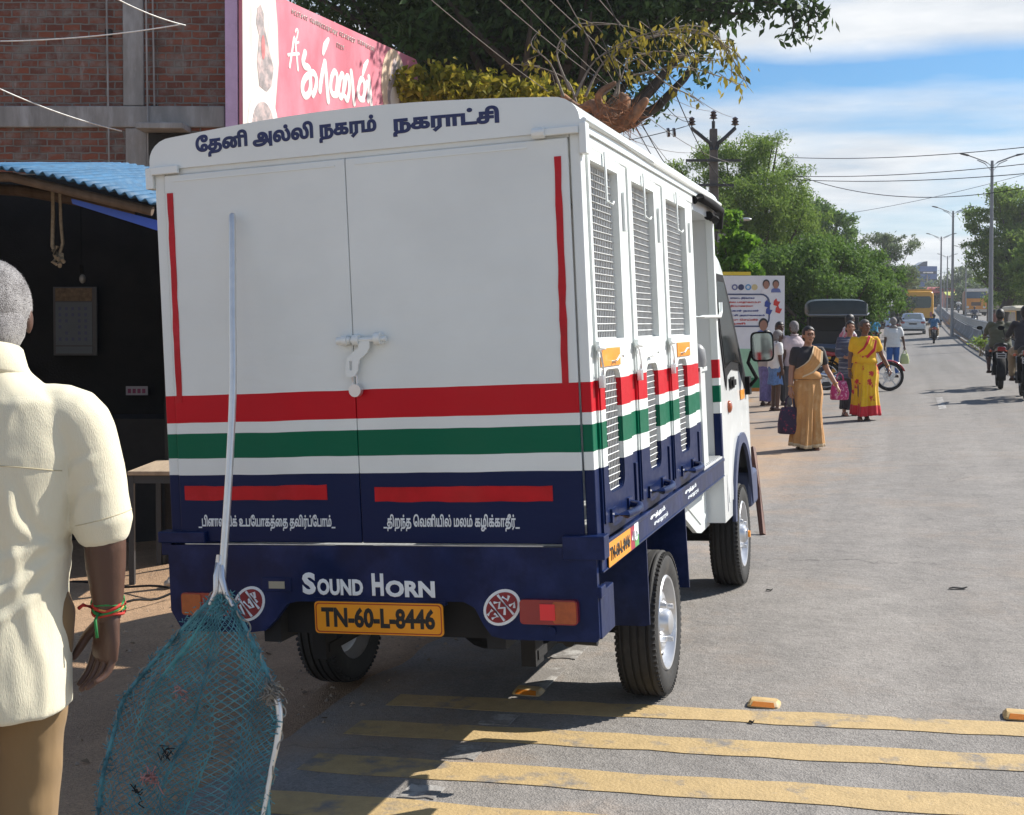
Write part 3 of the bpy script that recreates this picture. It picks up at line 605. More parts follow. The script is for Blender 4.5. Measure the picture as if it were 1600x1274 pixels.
# number plate
v, fc = plate(rrect(-.918, .462, -.486, .562, .012), [], .006, lambda u, v, w: (u, -.033-w, v)); npl = P('number_plate', MB().add(v, fc), M_plate, bevel=.002)
v, fc = plate(rrect(-.914, .466, -.490, .558, .012), [rrect(-.911, .469, -.493, .555, .011)], .001, lambda u, v, w: (u, -.0366-w, v)); P('plate_border', MB().add(v, fc), pm('plate_red', (.35, .03, .01), .4), npl)
lettering('lettering', 'TN-60-L-8446', M_ink, npl, lambda u, v, w: (u, -.0365-w, v), -.895, -.512, .482, .546, .042)
b = MB(); RX(-.92, -.48, -.028, -.006, .555, .572, b); RX(-.88, -.52, -.028, .02, .46, .556, b); P('plate_bracket', b, M_navy, npl)
# round stickers
def sticker(cx, cz, rot, glyphs):
    v, fc = plate(oval(cx, cz, .064, .050, 32, rot), [], .0016, lambda u, v, w: (u, -.0272-w, v)); o = P('sticker', MB().add(v, fc), M_whiteink, bump)
    v, fc = plate(oval(cx, cz, .055, .041, 32, rot), [], .0016, lambda u, v, w: (u, -.0290-w, v)); P('sticker_field', MB().add(v, fc), M_maroon, o)
    mb = MB(); c, s_ = math.cos(rot), math.sin(rot)
    for st in glyphs: mb.tube([(cx+x*c-z*s_, -.0300, cz+x*s_+z*c) for x, z in st], .0044, 5)
    P('sticker_mark', mb, M_whiteink, o); return o
G1 = [[(-.02, -.036), (-.014, .037)], [(.018, -.036), (.022, .035)], [(-.045, .012), (-.035, -.012), (-.025, .02)], [(-.008, .018), (-.004, -.012), (.006, -.02), (.012, .012), (.004, .0)], [(.028, -.018), (.03, .02), (.042, .012), (.032, -.002)]]
G2 = [[(-.018, -.036), (-.02, .036)], [(.018, -.038), (.014, .037)], [(-.05, .008), (-.028, .012)], [(-.046, -.008), (-.026, -.014), (-.03, .0)], [(-.010, .026), (.006, .016), (-.008, .004), (.008, -.006), (-.006, -.022)], [(.022, .024), (.03, .006), (.042, .014)], [(.024, -.01), (.042, -.012), (.032, -.024)]]
sticker(-1.155, .547, .75, G1); sticker(-.298, .554, .65, G2)
# tail lamps
def tail(x0, x1, flip):
    v, fc = plate(rrect(x0, .510, x1, .583, .012), [], .024, lambda u, v, w: (u, -.036-w, v)); o = P('tail_light', MB().add(v, fc), M_redlens, bevel=.004)
    w = x1-x0; a0, a1 = (x1-w*.42, x1-.004) if not flip else (x0+.004, x0+w*.42)
    v, fc = plate(rrect(a0, .514, a1, .579, .008), [], .004, lambda u, v, w: (u, -.049-w, v)); P('amber_lens', MB().add(v, fc), M_amblens, o, bevel=.001)
    if not flip:
        b = MB(); b.box((x0+w*.36, -.054, .524), (x0+w*.62, -.050, .572)); P('reflector', b, M_brightred, o)
    return o
tail(-.236, -.058, False); tail(-1.392, -1.214, True)
# mud flaps
b = MB(); b.prism([(-.20, .67), (-.002, .67), (-.002, .345), (-.02, .34), (-.20, .34)], .69, .70, lambda u, v, h: (u, h, v)); P('mud_flap', b, M_navy)
b = MB(); b.prism([(-.20, .66), (.006, .66), (.012, .33), (-.20, .33)], 1.415, 1.425, lambda u, v, h: (u, h, v)); P('mud_flap', b, M_navy)
b = MB(); b.prism([(-1.44, .67), (-1.25, .67), (-1.25, .34), (-1.44, .34)], .69, .70, lambda u, v, h: (u, h, v)); P('mud_flap', b, M_navy)
# ---- wheels
RW = .27
def wheel(x, y, side, hub):
    # side +1: outer face towards +x
    mb = MB(); w = .155; h2 = w/2
    prof_ = [(.175, -h2+.012), (.20, -h2+.002), (.235, -h2), (.255, -h2+.008), (.266, -h2+.02)]
    xs = [-.05, -.028, -.006, .006, .028, .05]
    prof_ = prof_+[(.2685, -.056), (.2695, -.05), (.262, -.048), (.262, -.042), (.27, -.040), (.27, -.018), (.2625, -.016), (.2625, -.010), (.2705, -.008), (.2705, .008), (.2625, .010), (.2625, .016), (.27, .018), (.27, .040), (.262, .042), (.262, .048), (.2695, .05), (.2685, .056)]+[(r_, -h_) for r_, h_ in ((.266, -h2+.02), (.255, -h2+.008), (.235, -h2), (.20, -h2+.002), (.175, -h2+.012))]
    mb.lathe(prof_, (x, y, RW), 'x', 64)
    for k in range(72):
        t = 2*PI*k/72
        for sg in (-1, 1):
            M = Matrix.Translation((x+sg*.066, y, RW)) @ Matrix.Rotation(t, 4, 'X')
            mb.box((-.009, -.0055, .25), (.009, .0055, .2625), M)
    o = P('wheel', mb, M_tyre, smooth=28)
    r_ = MB(); f = side
    pr = [(.177, h2-.012), (.172, h2-.004), (.165, h2-.006), (.160, h2-.03), (.150, h2-.05), (.135, h2-.055), (.115, h2-.03), (.09, h2-.022), (.070, h2-.03), (.055, h2-.032), (.05, h2-.008), (.044, h2+.004), (.03, h2+.010), (.0, h2+.012)]
    r_.lathe([(a, f*b_) for a, b_ in pr], (x, y, RW), 'x', 48)
    r_.lathe([(.177, -f*(h2-.012)), (.15, -f*.02), (.0, -f*.02)], (x, y, RW), 'x', 32)
    for k in range(4):
        t = 2*PI*(k+.35)/4; r_.cyl((x+f*(h2-.026), y+.086*math.cos(t), RW+.086*math.sin(t)), (x+f*(h2+.002), y+.086*math.cos(t), RW+.086*math.sin(t)), .013, .010, n=8)
    ri = P('rim', r_, M_alu, o, smooth=35)
    hl = MB()
    for k in range(8):
        t = 2*PI*(k+.5)/8; c_ = (x+f*(h2-.0445), y+.138*math.cos(t), RW+.138*math.sin(t)); hl.cyl(c_, (c_[0]+f*.004, c_[1], c_[2]), .012, n=10)
    P('vent_hole', hl, M_under, ri)
    if hub:
        hc = MB(); hc.cyl((x+f*(h2-.01), y, RW), (x+f*(h2+.018), y, RW), .032, .028, n=16); P('hub_cap', hc, M_alu, ri, smooth=40)
        hc = MB(); hc.cyl((x+f*(h2+.018), y, RW), (x+f*(h2+.028), y, RW), .018, n=14); P('grease_cap', hc, M_orange, ri, smooth=40)
    return o
wheel(-.083, 1.06, 1, False); wheel(-1.363, 1.06, -1, False); wheel(-.068, 3.16, 1, True); wheel(-1.378, 3.16, -1, True)
# chassis
b = MB(); b.cyl((-1.3, 1.06, .27), (-.14, 1.06, .27), .045); b.ball((-.72, 1.06, .27), (.13, .12, .12))
for x in (-1.12, -.36): RX(x, x+.06, .0, 3.4, .42, .56, b); b.box((x-.005, .35, .30), (x+.055, 1.75, .33)); b.box((x-.0, .33, .28), (x+.05, .42, .45))
RX(-1.0, -.42, 1.7, 2.3, .36, .6, b); RX(-1.1, -.3, .05, .12, .44, .56, b); b.cyl((-.58, .75, .36), (-.58, 1.9, .36), .06); b.cyl((-.20, .22, .405), (-.07, .22, .40), .016); b.cyl((-.16, .2, .40), (-.16, .4, .46), .02); b.cyl((-1.3, 3.16, .27), (-.12, 3.16, .27), .04)
RX(-1.30, -.14, 2.6, 3.7, .42, .75, b)
P('chassis', b, M_under)
# grey panel and navy guard behind the front wheel
v, fc = plate([(1.62, .655), (2.62, .655), (2.62, .40), (2.36, .40), (2.24, .42)], [], .02, lambda u, v, w: (-.10+w, u, v)); pn = P('skirt_panel', MB().add(v, fc), M_white, bevel=.006)
v, fc = plate([(1.84, .63), (2.50, .63), (2.50, .47), (2.44, .445), (2.34, .445)], [[(1.88, .618), (2.485, .618), (2.485, .478), (2.435, .458), (2.35, .458)]], .006, lambda u, v, w: (-.088+w, u, v)); P('embossed_edge', MB().add(v, fc), M_white, pn, bevel=.002)
b = MB(); b.prism([(-.22, .655), (.0, .655), (.0, .46), (-.02, .425), (-.05, .405), (-.22, .40)], 2.64, 2.68, lambda u, v, h: (u, h, v)); P('wheel_guard', b, M_navy, bevel=.01)
# side plate sticker, its emblem, small slogans on the sill
b = MB(); b.box((.0145, .065, .660), (.0165, .37, .733)); sp = P('side_plate', b, M_plate)
lettering('lettering', 'TN-60-L-8446', M_ink, sp, lambda u, v, w: (.0168+w, u, v), .08, .355, .675, .718, .042)
for y0, y1, z0, z1, m in ((.37, .43, .660, .733, pm('sticker_maroon', (.35, .03, .06), .4)), (.43, .49, .695, .735, M_whiteink), (.43, .49, .660, .695, pm('sticker_green', (.10, .35, .10), .4))):
    b = MB(); b.box((.0146, y0, z0), (.0166, y1, z1)); P('emblem_field', b, m, sp)
b = MB(); b.tube([(.0172, .44+.02*math.cos(t), .70+.016*math.sin(t)) for t in np.linspace(0, 2*PI, 12)], .004, 5); b.tube([(.0172, .385, .69), (.0172, .40, .715), (.0172, .415, .685)], .004, 5); P('emblem', b, M_whiteink, sp)
SL2 = lambda u, v, w: (.0102+w, u, v)
for y0 in (.72, 1.42):
    lettering('lettering', 'சுத்தம்', M_whiteink, van, SL2, y0, y0+.27, .700, .722, .03)
    lettering('lettering', 'சுகாதாரம்', M_whiteink, van, SL2, y0+.06, y0+.32, .672, .693, .03)
# ---- cab
YC0, YC1 = 2.55, 3.78
def cab_top(y):
    pts = [(2.55, 1.64), (2.60, 1.73), (2.70, 1.79), (2.90, 1.81), (3.05, 1.78), (3.16, 1.71), (3.62, 1.08), (3.70, .98), (3.76, .85), (3.78, .70)]
    for (a, za), (b_, zb) in zip(pts, pts[1:]):
        if y <= b_: return za+(zb-za)*(y-a)/(b_-a)
    return .70
ACY, ACZ, AA, AB = 3.205, .33, .345, .43
def cab_bot(y):
    q = 1-((y-ACY)/AA)**2
    return max(.42, ACZ+AB*math.sqrt(q)) if q > 0 else .42
xin = lambda z: -.075*max(0, z-1.05)
ys = sorted(set([2.55, 2.58, 2.62, 2.68, 2.74, 2.80]+[2.855, 2.862, 2.872]+[ACY+AA*.985*math.cos(t) for t in np.linspace(0, PI, 26)]+[3.553, 3.57, 3.60, 3.65, 3.70, 3.74, 3.765, 3.78]))
secs = []
for y in ys:
    zb, zt = cab_bot(y), cab_top(y); row = []; r_ = min(.07, (zt-zb)*.3)
    zs = [zb+(zt-r_-zb)*t for t in np.linspace(0, 1, 9)]
    fx = .03*max(0, (y-3.6)/.18)**2
    for z in zs: row.append((xin(z)-fx, z))
    x0 = xin(zt-r_)-fx
    for t in np.linspace(0, PI/2, 6)[1:]: row.append((x0-r_*(1-math.cos(t)), zt-r_+r_*math.sin(t)))
    full = row+[(XL-x, z) for x, z in row[::-1]]; secs.append([(x, y, z) for x, z in full])
m_ = len(secs[0]); cb = MB(); vs = [v for s_ in secs for v in s_]; fs = [(i*m_+k, i*m_+k+1, (i+1)*m_+k+1, (i+1)*m_+k) for i in range(len(secs)-1) for k in range(m_-1)]
fs += [tuple(range(m_)), tuple(range((len(secs)-1)*m_+m_-1, (len(secs)-1)*m_-1, -1))]
cb.add(vs, fs); cab = P('cab', cb, pm('cab_white', (.72, .74, .73), .25, var=.03, coat=.5), smooth=40)
CS = lambda o: (lambda u, v, w: (xin(v)+o+w, u, v))
for sgn in (1, -1):
    fn = (lambda o: (lambda u, v, w: (xin(v)+o+w, u, v))) if sgn == 1 else (lambda o: (lambda u, v, w: (XL-xin(v)-o-w, u, v)))
    door = cab
    if sgn == 1:
        v, fc = plate([(2.70, .50), (2.835, .50), (2.84, .68), (2.88, .76), (2.95, .80), (3.42, .80), (3.46, .85), (3.50, 1.05), (3.10, 1.66), (2.80, 1.66), (2.70, 1.60)], [], .004, fn(.002)); door = P('cab_door', MB().add(v, fc), MATS['cab_white'], bevel=.0015)
    v, fc = plate([(2.735, 1.06), (2.735, 1.60), (2.80, 1.655), (3.085, 1.655), (3.19, 1.55), (3.545, 1.06), (3.52, 1.035), (3.44, 1.035), (3.30, 1.14), (3.0, 1.16), (2.82, 1.13)], [], .003, fn(.0056)); P('window_rubber', MB().add(v, fc), M_black, door)
    v, fc = plate([(2.765, 1.17), (2.765, 1.58), (2.815, 1.615), (3.06, 1.615), (3.36, 1.17), (3.25, 1.185), (3.0, 1.20), (2.85, 1.18)], [], .003, fn(.0085)); P('window_glass', MB().add(v, fc), M_glass, door)
    arch = [(ACY+(AA+.055)*math.cos(t), ACZ+(AB+.05)*math.sin(t)) for t in np.linspace(.12, PI-.12, 24)]; arch2 = [(ACY+(AA-.004)*math.cos(t), ACZ+(AB-.004)*math.sin(t)) for t in np.linspace(.12, PI-.12, 24)]
    v, fc = plate(arch+arch2[::-1], [], .018, fn(.006)); P('wheel_arch', MB().add(v, fc), pm('arch_navy', (.05, .065, .13), .4, var=.1), cab, smooth=30)
b = MB(); b.box((.003, 2.90, 1.075), (.02, 3.01, 1.105)); b.box((.003, 2.88, 1.06), (.008, 3.03, 1.12)); P('door_handle', b, M_black, bevel=.004)
b = MB(); b.box((.003, 3.25, .985), (.008, 3.40, 1.035)); P('amber_tape', b, M_orange)
b = MB(); b.ball((.004, 2.815, .973), (.016, .032, .032)); P('indicator', b, M_amblens, smooth=60)
b = MB(); b.prism([(XL+.2, 1.12), (-.2, 1.12), (-.28, 1.62), (XL+.28, 1.62)], .0, .004, lambda u, v, h: (u, 3.16+(1.68-v)/.6*.46+.006+h, v)); P('windscreen', b, M_glass)
b = MB(); b.box((XL-.01, 3.52, .36), (.01, 3.80, .56)); P('front_bumper', b, MATS['arch_navy'], bevel=.02)
# wing mirror
b = MB(); mx, my, mz = .115, 3.40, 1.265
b.loft([((mx, my+.055, mz), .05, .064, (1, 0, 0), (0, 0, 1)), ((mx, my+.03, mz), .061, .08, (1, 0, 0), (0, 0, 1)), ((mx, my, mz), .064, .083, (1, 0, 0), (0, 0, 1))], 28, power=5)
b.tube([(-.005, 3.50, 1.06), (.03, 3.50, 1.05), (.07, 3.47, 1.09), (.03, 3.44, 1.18), (.05, 3.43, 1.235), (.11, 3.43, 1.25)], .011, 8); b.box((-.02, 3.46, 1.0), (.03, 3.54, 1.10)); wm = P('wing_mirror', b, M_black, smooth=40)
b = MB(); b.loft([((mx, my-.001, mz), .057, .075, (1, 0, 0), (0, 0, 1)), ((mx, my-.004, mz), .055, .073, (1, 0, 0), (0, 0, 1))], 28, power=5); P('mirror_glass', b, M_mirror, wm)
# ------------------------------------------------------------------ vegetation
def leaves(blobs, n, size, seed, asp=.45, clump=.24, shell=.55, per=26, flat=.5):
    r = np.random.default_rng(seed); B = np.array([b for b in blobs], dtype=float); vol = B[:, 3]*B[:, 4]*B[:, 5]; pr = vol/vol.sum()
    cl = []; cr = []
    for b, p in zip(B, pr):
        k = max(5, int(per*len(B)*p)); d = r.normal(size=(k, 3)); d /= np.linalg.norm(d, axis=1)[:, None]
        rad = shell+(1-shell)*r.random((k, 1))**.6
        cl.append(b[:3]+d*rad*b[3:6]*(.85+.3*r.random((k, 1)))); cr.append(np.full(k, clump*b[3:6].mean())*(.6+.9*r.random(k)))
    cl = np.concatenate(cl); cr = np.concatenate(cr); w = cr**2; idx = r.choice(len(cl), n, p=w/w.sum())
    pos = cl[idx]+r.normal(size=(n, 3))*cr[idx][:, None]*np.array([.6, .6, .42])
    nn = r.normal(size=(n, 3)); nn[:, 2] = np.abs(nn[:, 2])*flat+flat*.6; nn /= np.linalg.norm(nn, axis=1)[:, None]
    t = np.cross(nn, r.normal(size=(n, 3))); t /= np.linalg.norm(t, axis=1)[:, None]; s = np.cross(nn, t)
    L = size*(.6+.8*r.random((n, 1))); W = L*asp
    dr = np.array([0, 0, -1.])*L*.25
    V = np.stack([pos-t*L*.5, pos+s*W*.5, pos+t*L*.5+dr, pos-s*W*.5], axis=1)
    return V, cl, cr
M_bark = pm('bark', (.05, .04, .032), .9, var=.4, vs=12, bump=.8, bs=30, stretch=(1, 1, .3))
M_barkg = pm('grey_bark', (.19, .165, .135), .9, var=.35, vs=12, bump=.6, bs=30)
def tree(name, label, base, blobs, n, size, mat, seed, trunk=.25, group=None, cat='tree', bark=None, limbs=14, fork=.45, extra_trunks=(), **kw):
    base = Vector(base); o = empty(name, label, cat, base, 0, group)
    V, cl, cr = leaves([(b[0], b[1], b[2], b[3], b[4], b[5]) for b in blobs], n, size, seed, **kw)
    mesh_obj('crown', quads_mesh('crown', V, mat), o)
    rr = random.Random(seed); t = MB(); ctr = Vector(np.average(np.array([b[:3] for b in blobs]), axis=0, weights=[b[3]**3 for b in blobs]).tolist())
    top = ctr*1.0; top.z = ctr.z*.92
    for k, (ox, oy) in enumerate([(0, 0)]+list(extra_trunks)):
        fk = Vector((ox+ctr.x*.35, oy+ctr.y*.35, ctr.z*fork)); tp = Vector((ox+ctr.x, oy+ctr.y, top.z))
        t.limb([(ox, oy, -.3), (ox+rr.uniform(-.1, .1), oy, fk.z*.5), fk, (fk+tp)/2+Vector((rr.uniform(-.3, .3), rr.uniform(-.3, .3), 0)), tp], [trunk*1.25, trunk, trunk*.85, trunk*.55, trunk*.2], 12, 4)
    ids = rr.sample(range(len(cl)), min(limbs, len(cl)))
    for i in ids:
        q = Vector(cl[i].tolist()); s0 = fk.lerp(tp, rr.uniform(.0, .8)); m = s0.lerp(q, .5)+Vector((rr.uniform(-.1, .1), rr.uniform(-.1, .1), -.1))*(q-s0).length
        t.limb([s0, m, q], [trunk*.38, trunk*.22, trunk*.05], 7, 4)
    t.build('trunk', bark or M_bark, o, smooth=60); return o
LM_dark = leaf_mat('leaf_dark', (.022, .045, .014), (.055, .105, .03), .26)
LM_tam = leaf_mat('leaf_tamarind', (.068, .14, .026), (.165, .25, .052), .40)
LM_fresh = leaf_mat('leaf_fresh', (.055, .15, .012), (.13, .26, .03), .45)
LM_mid = leaf_mat('leaf_mid', (.045, .105, .02), (.105, .19, .04), .36)
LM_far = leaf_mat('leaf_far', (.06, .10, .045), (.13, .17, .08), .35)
LM_yel = leaf_mat('leaf_yellowing', (.15, .17, .014), (.36, .31, .04), .42)
LM_dry = leaf_mat('leaf_drying', (.12, .115, .016), (.33, .29, .045), .35)
def rel(px, py, d, base): return tuple((pt(px, py, d)-Vector(base)))
# big shade tree behind the van
b0 = at(720, 24)
bl = []
for px, py, d, rx, rz in ((560, 40, 25, 1.5, 1.3), (640, 20, 23, 1.6, 1.3), (700, 60, 26, 1.9, 1.5), (790, 40, 24, 1.9, 1.4), (860, 90, 25, 1.6, 1.3), (930, 30, 24, 1.9, 1.3), (965, 130, 25, 1.0, .9), (1010, 60, 23, 1.2, 1.0), (1090, 10, 23, 1.0, .7), (700, -90, 24, 2.6, 1.8), (850, -110, 25, 2.8, 1.9), (1000, -90, 24, 2.4, 1.6), (560, -70, 25, 2, 1.6), (1110, -60, 23, 1.7, 1.0), (720, 130, 27, 1.7, 1.0), (820, 120, 27, 1.6, 1.0), (1095, 75, 23, .5, .75), (1105, 110, 23, .3, .35), (980, 110, 25, 1.0, .9), (900, 140, 26, 1.2, .7), (1020, 120, 24, .6, .7), (1000, 175, 25, .5, .4)):
    bl.append((*rel(px, py, d, b0), rx, rx, rz))
tree('shade_tree', 'huge dark green shade tree rising behind the van roof and pink billboard', b0, bl, 95000, .165, LM_dark, 3, trunk=.42, limbs=60, extra_trunks=((-.9, .5), (.6, -.3)), clump=.26, shell=.25, per=34)
# leafy twig hanging into the sky from the same crown's outer branch
o = D.objects['shade_tree']; tw = MB(); V = []
rr = np.random.default_rng(9)
paths = [[(1110, 5), (1180, 2), (1235, 12), (1262, 30), (1260, 64)], [(1180, 2), (1215, -6), (1262, -2), (1290, 28)], [(1235, 12), (1240, 40), (1232, 62)], [(1090, 15), (1160, 22), (1200, 18)], [(1262, 10), (1275, 20), (1284, 38)], [(1090, -5), (1130, 8), (1140, 20)]]
for pth in paths:
    P3 = [pt(x, y, 22.5)-b0 for x, y in pth]; tw.limb(P3, [.03]+[.018]*(len(P3)-2)+[.006], 6, 5)
    for a, b in zip(P3, P3[1:]):
        for k in range(int((b-a).length*95)):
            q = a.lerp(b, rr.random())+Vector(rr.normal(size=3).tolist())*.10; d = Vector(rr.normal(size=3).tolist()); d.z -= .8; d.normalize(); s_ = d.cross(Vector(rr.normal(size=3).tolist())).normalized(); l = .17*(.6+.7*rr.random())
            V.append([q-d*l*.1, q+d*l*.45+s_*l*.22, q+d*l, q+d*l*.45-s_*l*.22])
tw.build('branch', M_bark, o, smooth=60); mesh_obj('hanging_leaves', quads_mesh('hanging_leaves', np.array(V), LM_dark), o)
# pollarded tree with a broken stump and a yellowing regrowth
b0 = at(940, 17)
o = empty('pollarded_tree', 'pollarded tree with torn brown stump and thin shoots of yellowing leaves above the van roof', 'tree', b0)
S = MB(); R_ = lambda x, y, d=17: pt(x, y, d)-b0
S.limb([Vector((0, 0, -.2)), Vector((.05, 0, 2)), R_(935, 240), R_(950, 190)], [.28, .24, .2, .2], 12, 5)
S.limb([R_(950, 200), R_(985, 185, 16.9), R_(1008, 158, 16.8)], [.13, .085, .055], 10, 5)
S.limb([R_(950, 195), R_(930, 165, 17.1), R_(905, 170, 17.2), R_(880, 150, 17.3)], [.13, .09, .06, .04], 9, 5)
S.limb([R_(955, 190), R_(975, 160), R_(972, 150)], [.12, .1, .05], 9, 4)
S.limb([R_(945, 190), R_(935, 150), R_(960, 130)], [.06, .05, .03], 8, 4)
S.build('trunk', pm('torn_bark', (.20, .115, .07), .9, var=.45, vs=14, bump=1, bs=24, col2=(.36, .17, .08), mix=(.5, .62), ms=6), o, smooth=60)
rs = np.random.default_rng(21); sh = MB()
for k in range(230):
    q = R_(960+rs.normal()*20, 184+rs.normal()*10, 16.9+rs.normal()*.15); d = Vector((rs.normal(), rs.normal(), .7*rs.normal())).normalized(); sh.cyl(q, q+d*(.14+.22*rs.random()), .006, .002, n=4, cap=False)
sh.build('torn_fibres', pm('torn_wood', (.26, .115, .05), .9, var=.4, vs=20), o)
T = MB(); V = []; V2 = []
shoots = [[(900, 150), (930, 95), (990, 60), (1060, 45), (1120, 60), (1155, 110), (1170, 138)], [(915, 150), (950, 90), (1020, 55), (1090, 52), (1140, 75), (1165, 100)], [(890, 140), (870, 80), (900, 40), (960, 38), (1010, 50)], [(960, 150), (975, 110), (985, 90), (1040, 80), (1100, 95), (1135, 90)], [(880, 150), (860, 100), (830, 70), (845, 45)], [(940, 150), (985, 120), (1060, 105), (1110, 115), (1165, 135)], [(1010, 60), (1050, 55), (1080, 75), (1095, 105)], [(1000, 95), (1040, 130), (1080, 150), (1100, 165)], [(965, 150), (968, 110), (955, 80)], [(900, 160), (885, 125), (840, 105), (790, 100)], [(1030, 52), (1075, 40), (1115, 52), (1140, 95), (1143, 125)]]
for si, pth in enumerate(shoots):
    P3 = [R_(x, y, 16.6+.12*si+.1*i) for i, (x, y) in enumerate(pth)]; T.limb(P3, [.022]+[.009]*(len(P3)-2)+[.003], 6, 6)
    for i, (a, b) in enumerate(zip(P3, P3[1:])):
        if i < 1: continue
        for k in range(int((b-a).length*(44 if si in (0, 1, 3, 10) else 24))):
            q = a.lerp(b, rs.random())+Vector(rs.normal(size=3).tolist())*.07; d = Vector((rs.normal()*.5, rs.normal()*.5, -1)).normalized(); s_ = d.cross(Vector(rs.normal(size=3).tolist())).normalized(); l = .12*(.6+.7*rs.random())
            V.append([q, q+d*l*.45+s_*l*.2, q+d*l, q+d*l*.45-s_*l*.2])
            if rs.random() < .25: T.cyl(a.lerp(b, .5), q, .005, n=4, cap=False)
T.build('shoot', M_barkg, o, smooth=60); mesh_obj('foliage', quads_mesh('foliage', np.array(V), LM_dry), o)
# sunlit yellow-green regrowth behind the billboard's end
b0 = at(735, 21)
tree('yellowing_tree', 'low yellow-green bushy tree between the pink billboard and the dark tree', b0, [(*rel(px, py, 21, b0), rx, .7, rz) for px, py, rx, rz in ((668, 138, .45, .28), (720, 140, .5, .26), (775, 143, .5, .24), (830, 148, .5, .22), (880, 152, .45, .2), (700, 165, .6, .3), (800, 170, .7, .3))], 6500, .15, LM_yel, 5, trunk=.09, limbs=20, clump=.34, shell=.3)
# trees down the left verge
b0 = at(1180, 46)
tree('tamarind_tree', 'tall feathery light green tree behind the concrete power pole', b0, [(*rel(px, py, d, b0), rx, rx, rz) for px, py, d, rx, rz in ((1090, 265, 46, 1.3, .9), (1150, 250, 46, 1.5, 1.0), (1200, 262, 46, 1.3, 1.0), (1130, 320, 45, 1.6, 1.1), (1190, 330, 45, 1.7, 1.3), (1235, 340, 46, 1.2, 1.2), (1255, 390, 46, 1.3, 1.1), (1150, 390, 46, 1.6, 1.2), (1060, 290, 47, 1.0, .7), (1205, 420, 46, 1.6, 1.2), (1180, 235, 46.5, .8, .55), (1290, 400, 47, 1.0, .9), (1270, 350, 47, .9, .8), (1225, 300, 46, 1.2, .9), (1120, 440, 46, 1.6, 1.2), (1060, 340, 47, 1.2, 1.0))], 95000, .115, LM_tam, 11, trunk=.3, limbs=50, clump=.2, shell=.4, per=34, asp=.32)
b0 = at(1130, 30)
tree('young_tree', 'bright fresh green leafy tree in front of the power pole', b0, [(*rel(px, py, 30, b0), rx, rx, rz) for px, py, rx, rz in ((1135, 345, .32, .35), (1150, 380, .42, .35), (1140, 410, .45, .4), (1165, 425, .4, .3), (1130, 455, .5, .4))], 6000, .17, LM_fresh, 12, trunk=.08, limbs=16, shell=.3)
b0 = at(1290, 40)
tree('spreading_tree', 'broad dark leafed spreading tree overhanging the hoarding and the people', b0, [(*rel(px, py, d, b0), rx, 1.5, rz) for px, py, d, rx, rz in ((1200, 410, 38, .9, .5), (1250, 400, 39, 1.0, .5), (1300, 400, 40, .9, .5), (1345, 415, 41, .8, .5), (1385, 435, 42, .6, .5), (1220, 440, 39, 1.0, .6), (1280, 440, 39, 1.1, .6), (1330, 455, 40, .9, .5), (1240, 475, 40, .9, .4), (1170, 430, 38, .7, .5), (1300, 480, 41, .8, .4), (1200, 490, 40, 1.0, .55), (1270, 500, 40, 1.1, .55), (1330, 490, 41, 1.0, .5), (1370, 465, 42, .9, .5), (1235, 520, 40, 1.1, .5), (1310, 515, 41, 1.0, .5), (1150, 480, 40, .9, .6))], 85000, .115, LM_mid, 13, trunk=.25, limbs=40, clump=.26, shell=.3, per=30)
b0 = at(1290, 85)
tree('rain_tree', 'dark round-topped tree farther down behind the feathery one', b0, [(*rel(px, py, 85, b0), rx, rx, rz) for px, py, rx, rz in ((1270, 345, 1.7, 1.3), (1300, 360, 1.5, 1.2), (1285, 400, 2, 1.5), (1255, 330, 1, .8))], 20000, .22, LM_mid, 14, trunk=.35, limbs=20)
b0 = at(1385, 110)
tree('roadside_tree', 'pale hazy tree with open crown far down the left of the road', b0, [(*rel(px, py, d, b0), rx, rx, rz) for px, py, d, rx, rz in ((1370, 385, 110, 1.8, 1.3), (1405, 390, 110, 1.5, 1.2), (1355, 420, 108, 1.6, 1.3), (1395, 430, 110, 2, 1.4), (1375, 460, 108, 1.8, 1.2), (1425, 375, 112, .6, .6), (1350, 470, 108, 2.0, 1.3), (1400, 475, 110, 2, 1.2))], 32000, .22, LM_far, 15, trunk=.3, limbs=30, bark=M_barkg, shell=.35)
b0 = at(1410, 150)
tree('roadside_tree', 'small pale tree beside the blue building at the end of the road', b0, [(*rel(px, py, 150, b0), rx, rx, rz) for px, py, rx, rz in ((1400, 445, 2.4, 1.8), (1420, 462, 2, 1.4), (1380, 470, 2, 1.4))], 5000, .42, LM_far, 16, trunk=.3, bark=M_barkg)
# trees on the right of the road
b0 = at(1565, 78)
tree('broad_tree', 'wide green tree behind the nearest street lamp on the right', b0, [(*rel(px, py, d, b0), rx, rx, rz) for px, py, d, rx, rz in ((1530, 355, 78, 1.2, 1.2), (1560, 330, 78, 1.5, 1.3), (1595, 320, 78, 1.6, 1.4), (1540, 400, 77, 1.4, 1.0), (1580, 390, 77, 1.9, 1.5), (1620, 370, 78, 2, 1.6), (1560, 435, 78, 1.4, .8), (1600, 440, 77, 1.9, 1.2), (1640, 420, 78, 2, 1.5), (1525, 375, 78, .8, .8), (1600, 462, 79, 2, .8))], 70000, .19, LM_tam, 17, trunk=.35, limbs=40, clump=.25, shell=.4)
b0 = at(1600, 62)
tree('broad_tree', 'yellow-green bushy tree at the right picture edge', b0, [(*rel(px, py, 64, b0), rx, rx, rz) for px, py, rx, rz in ((1600, 400, .8, .8), (1620, 430, 1.2, 1), (1640, 390, 1.3, 1.2))], 7000, .24, LM_tam, 18, trunk=.2)
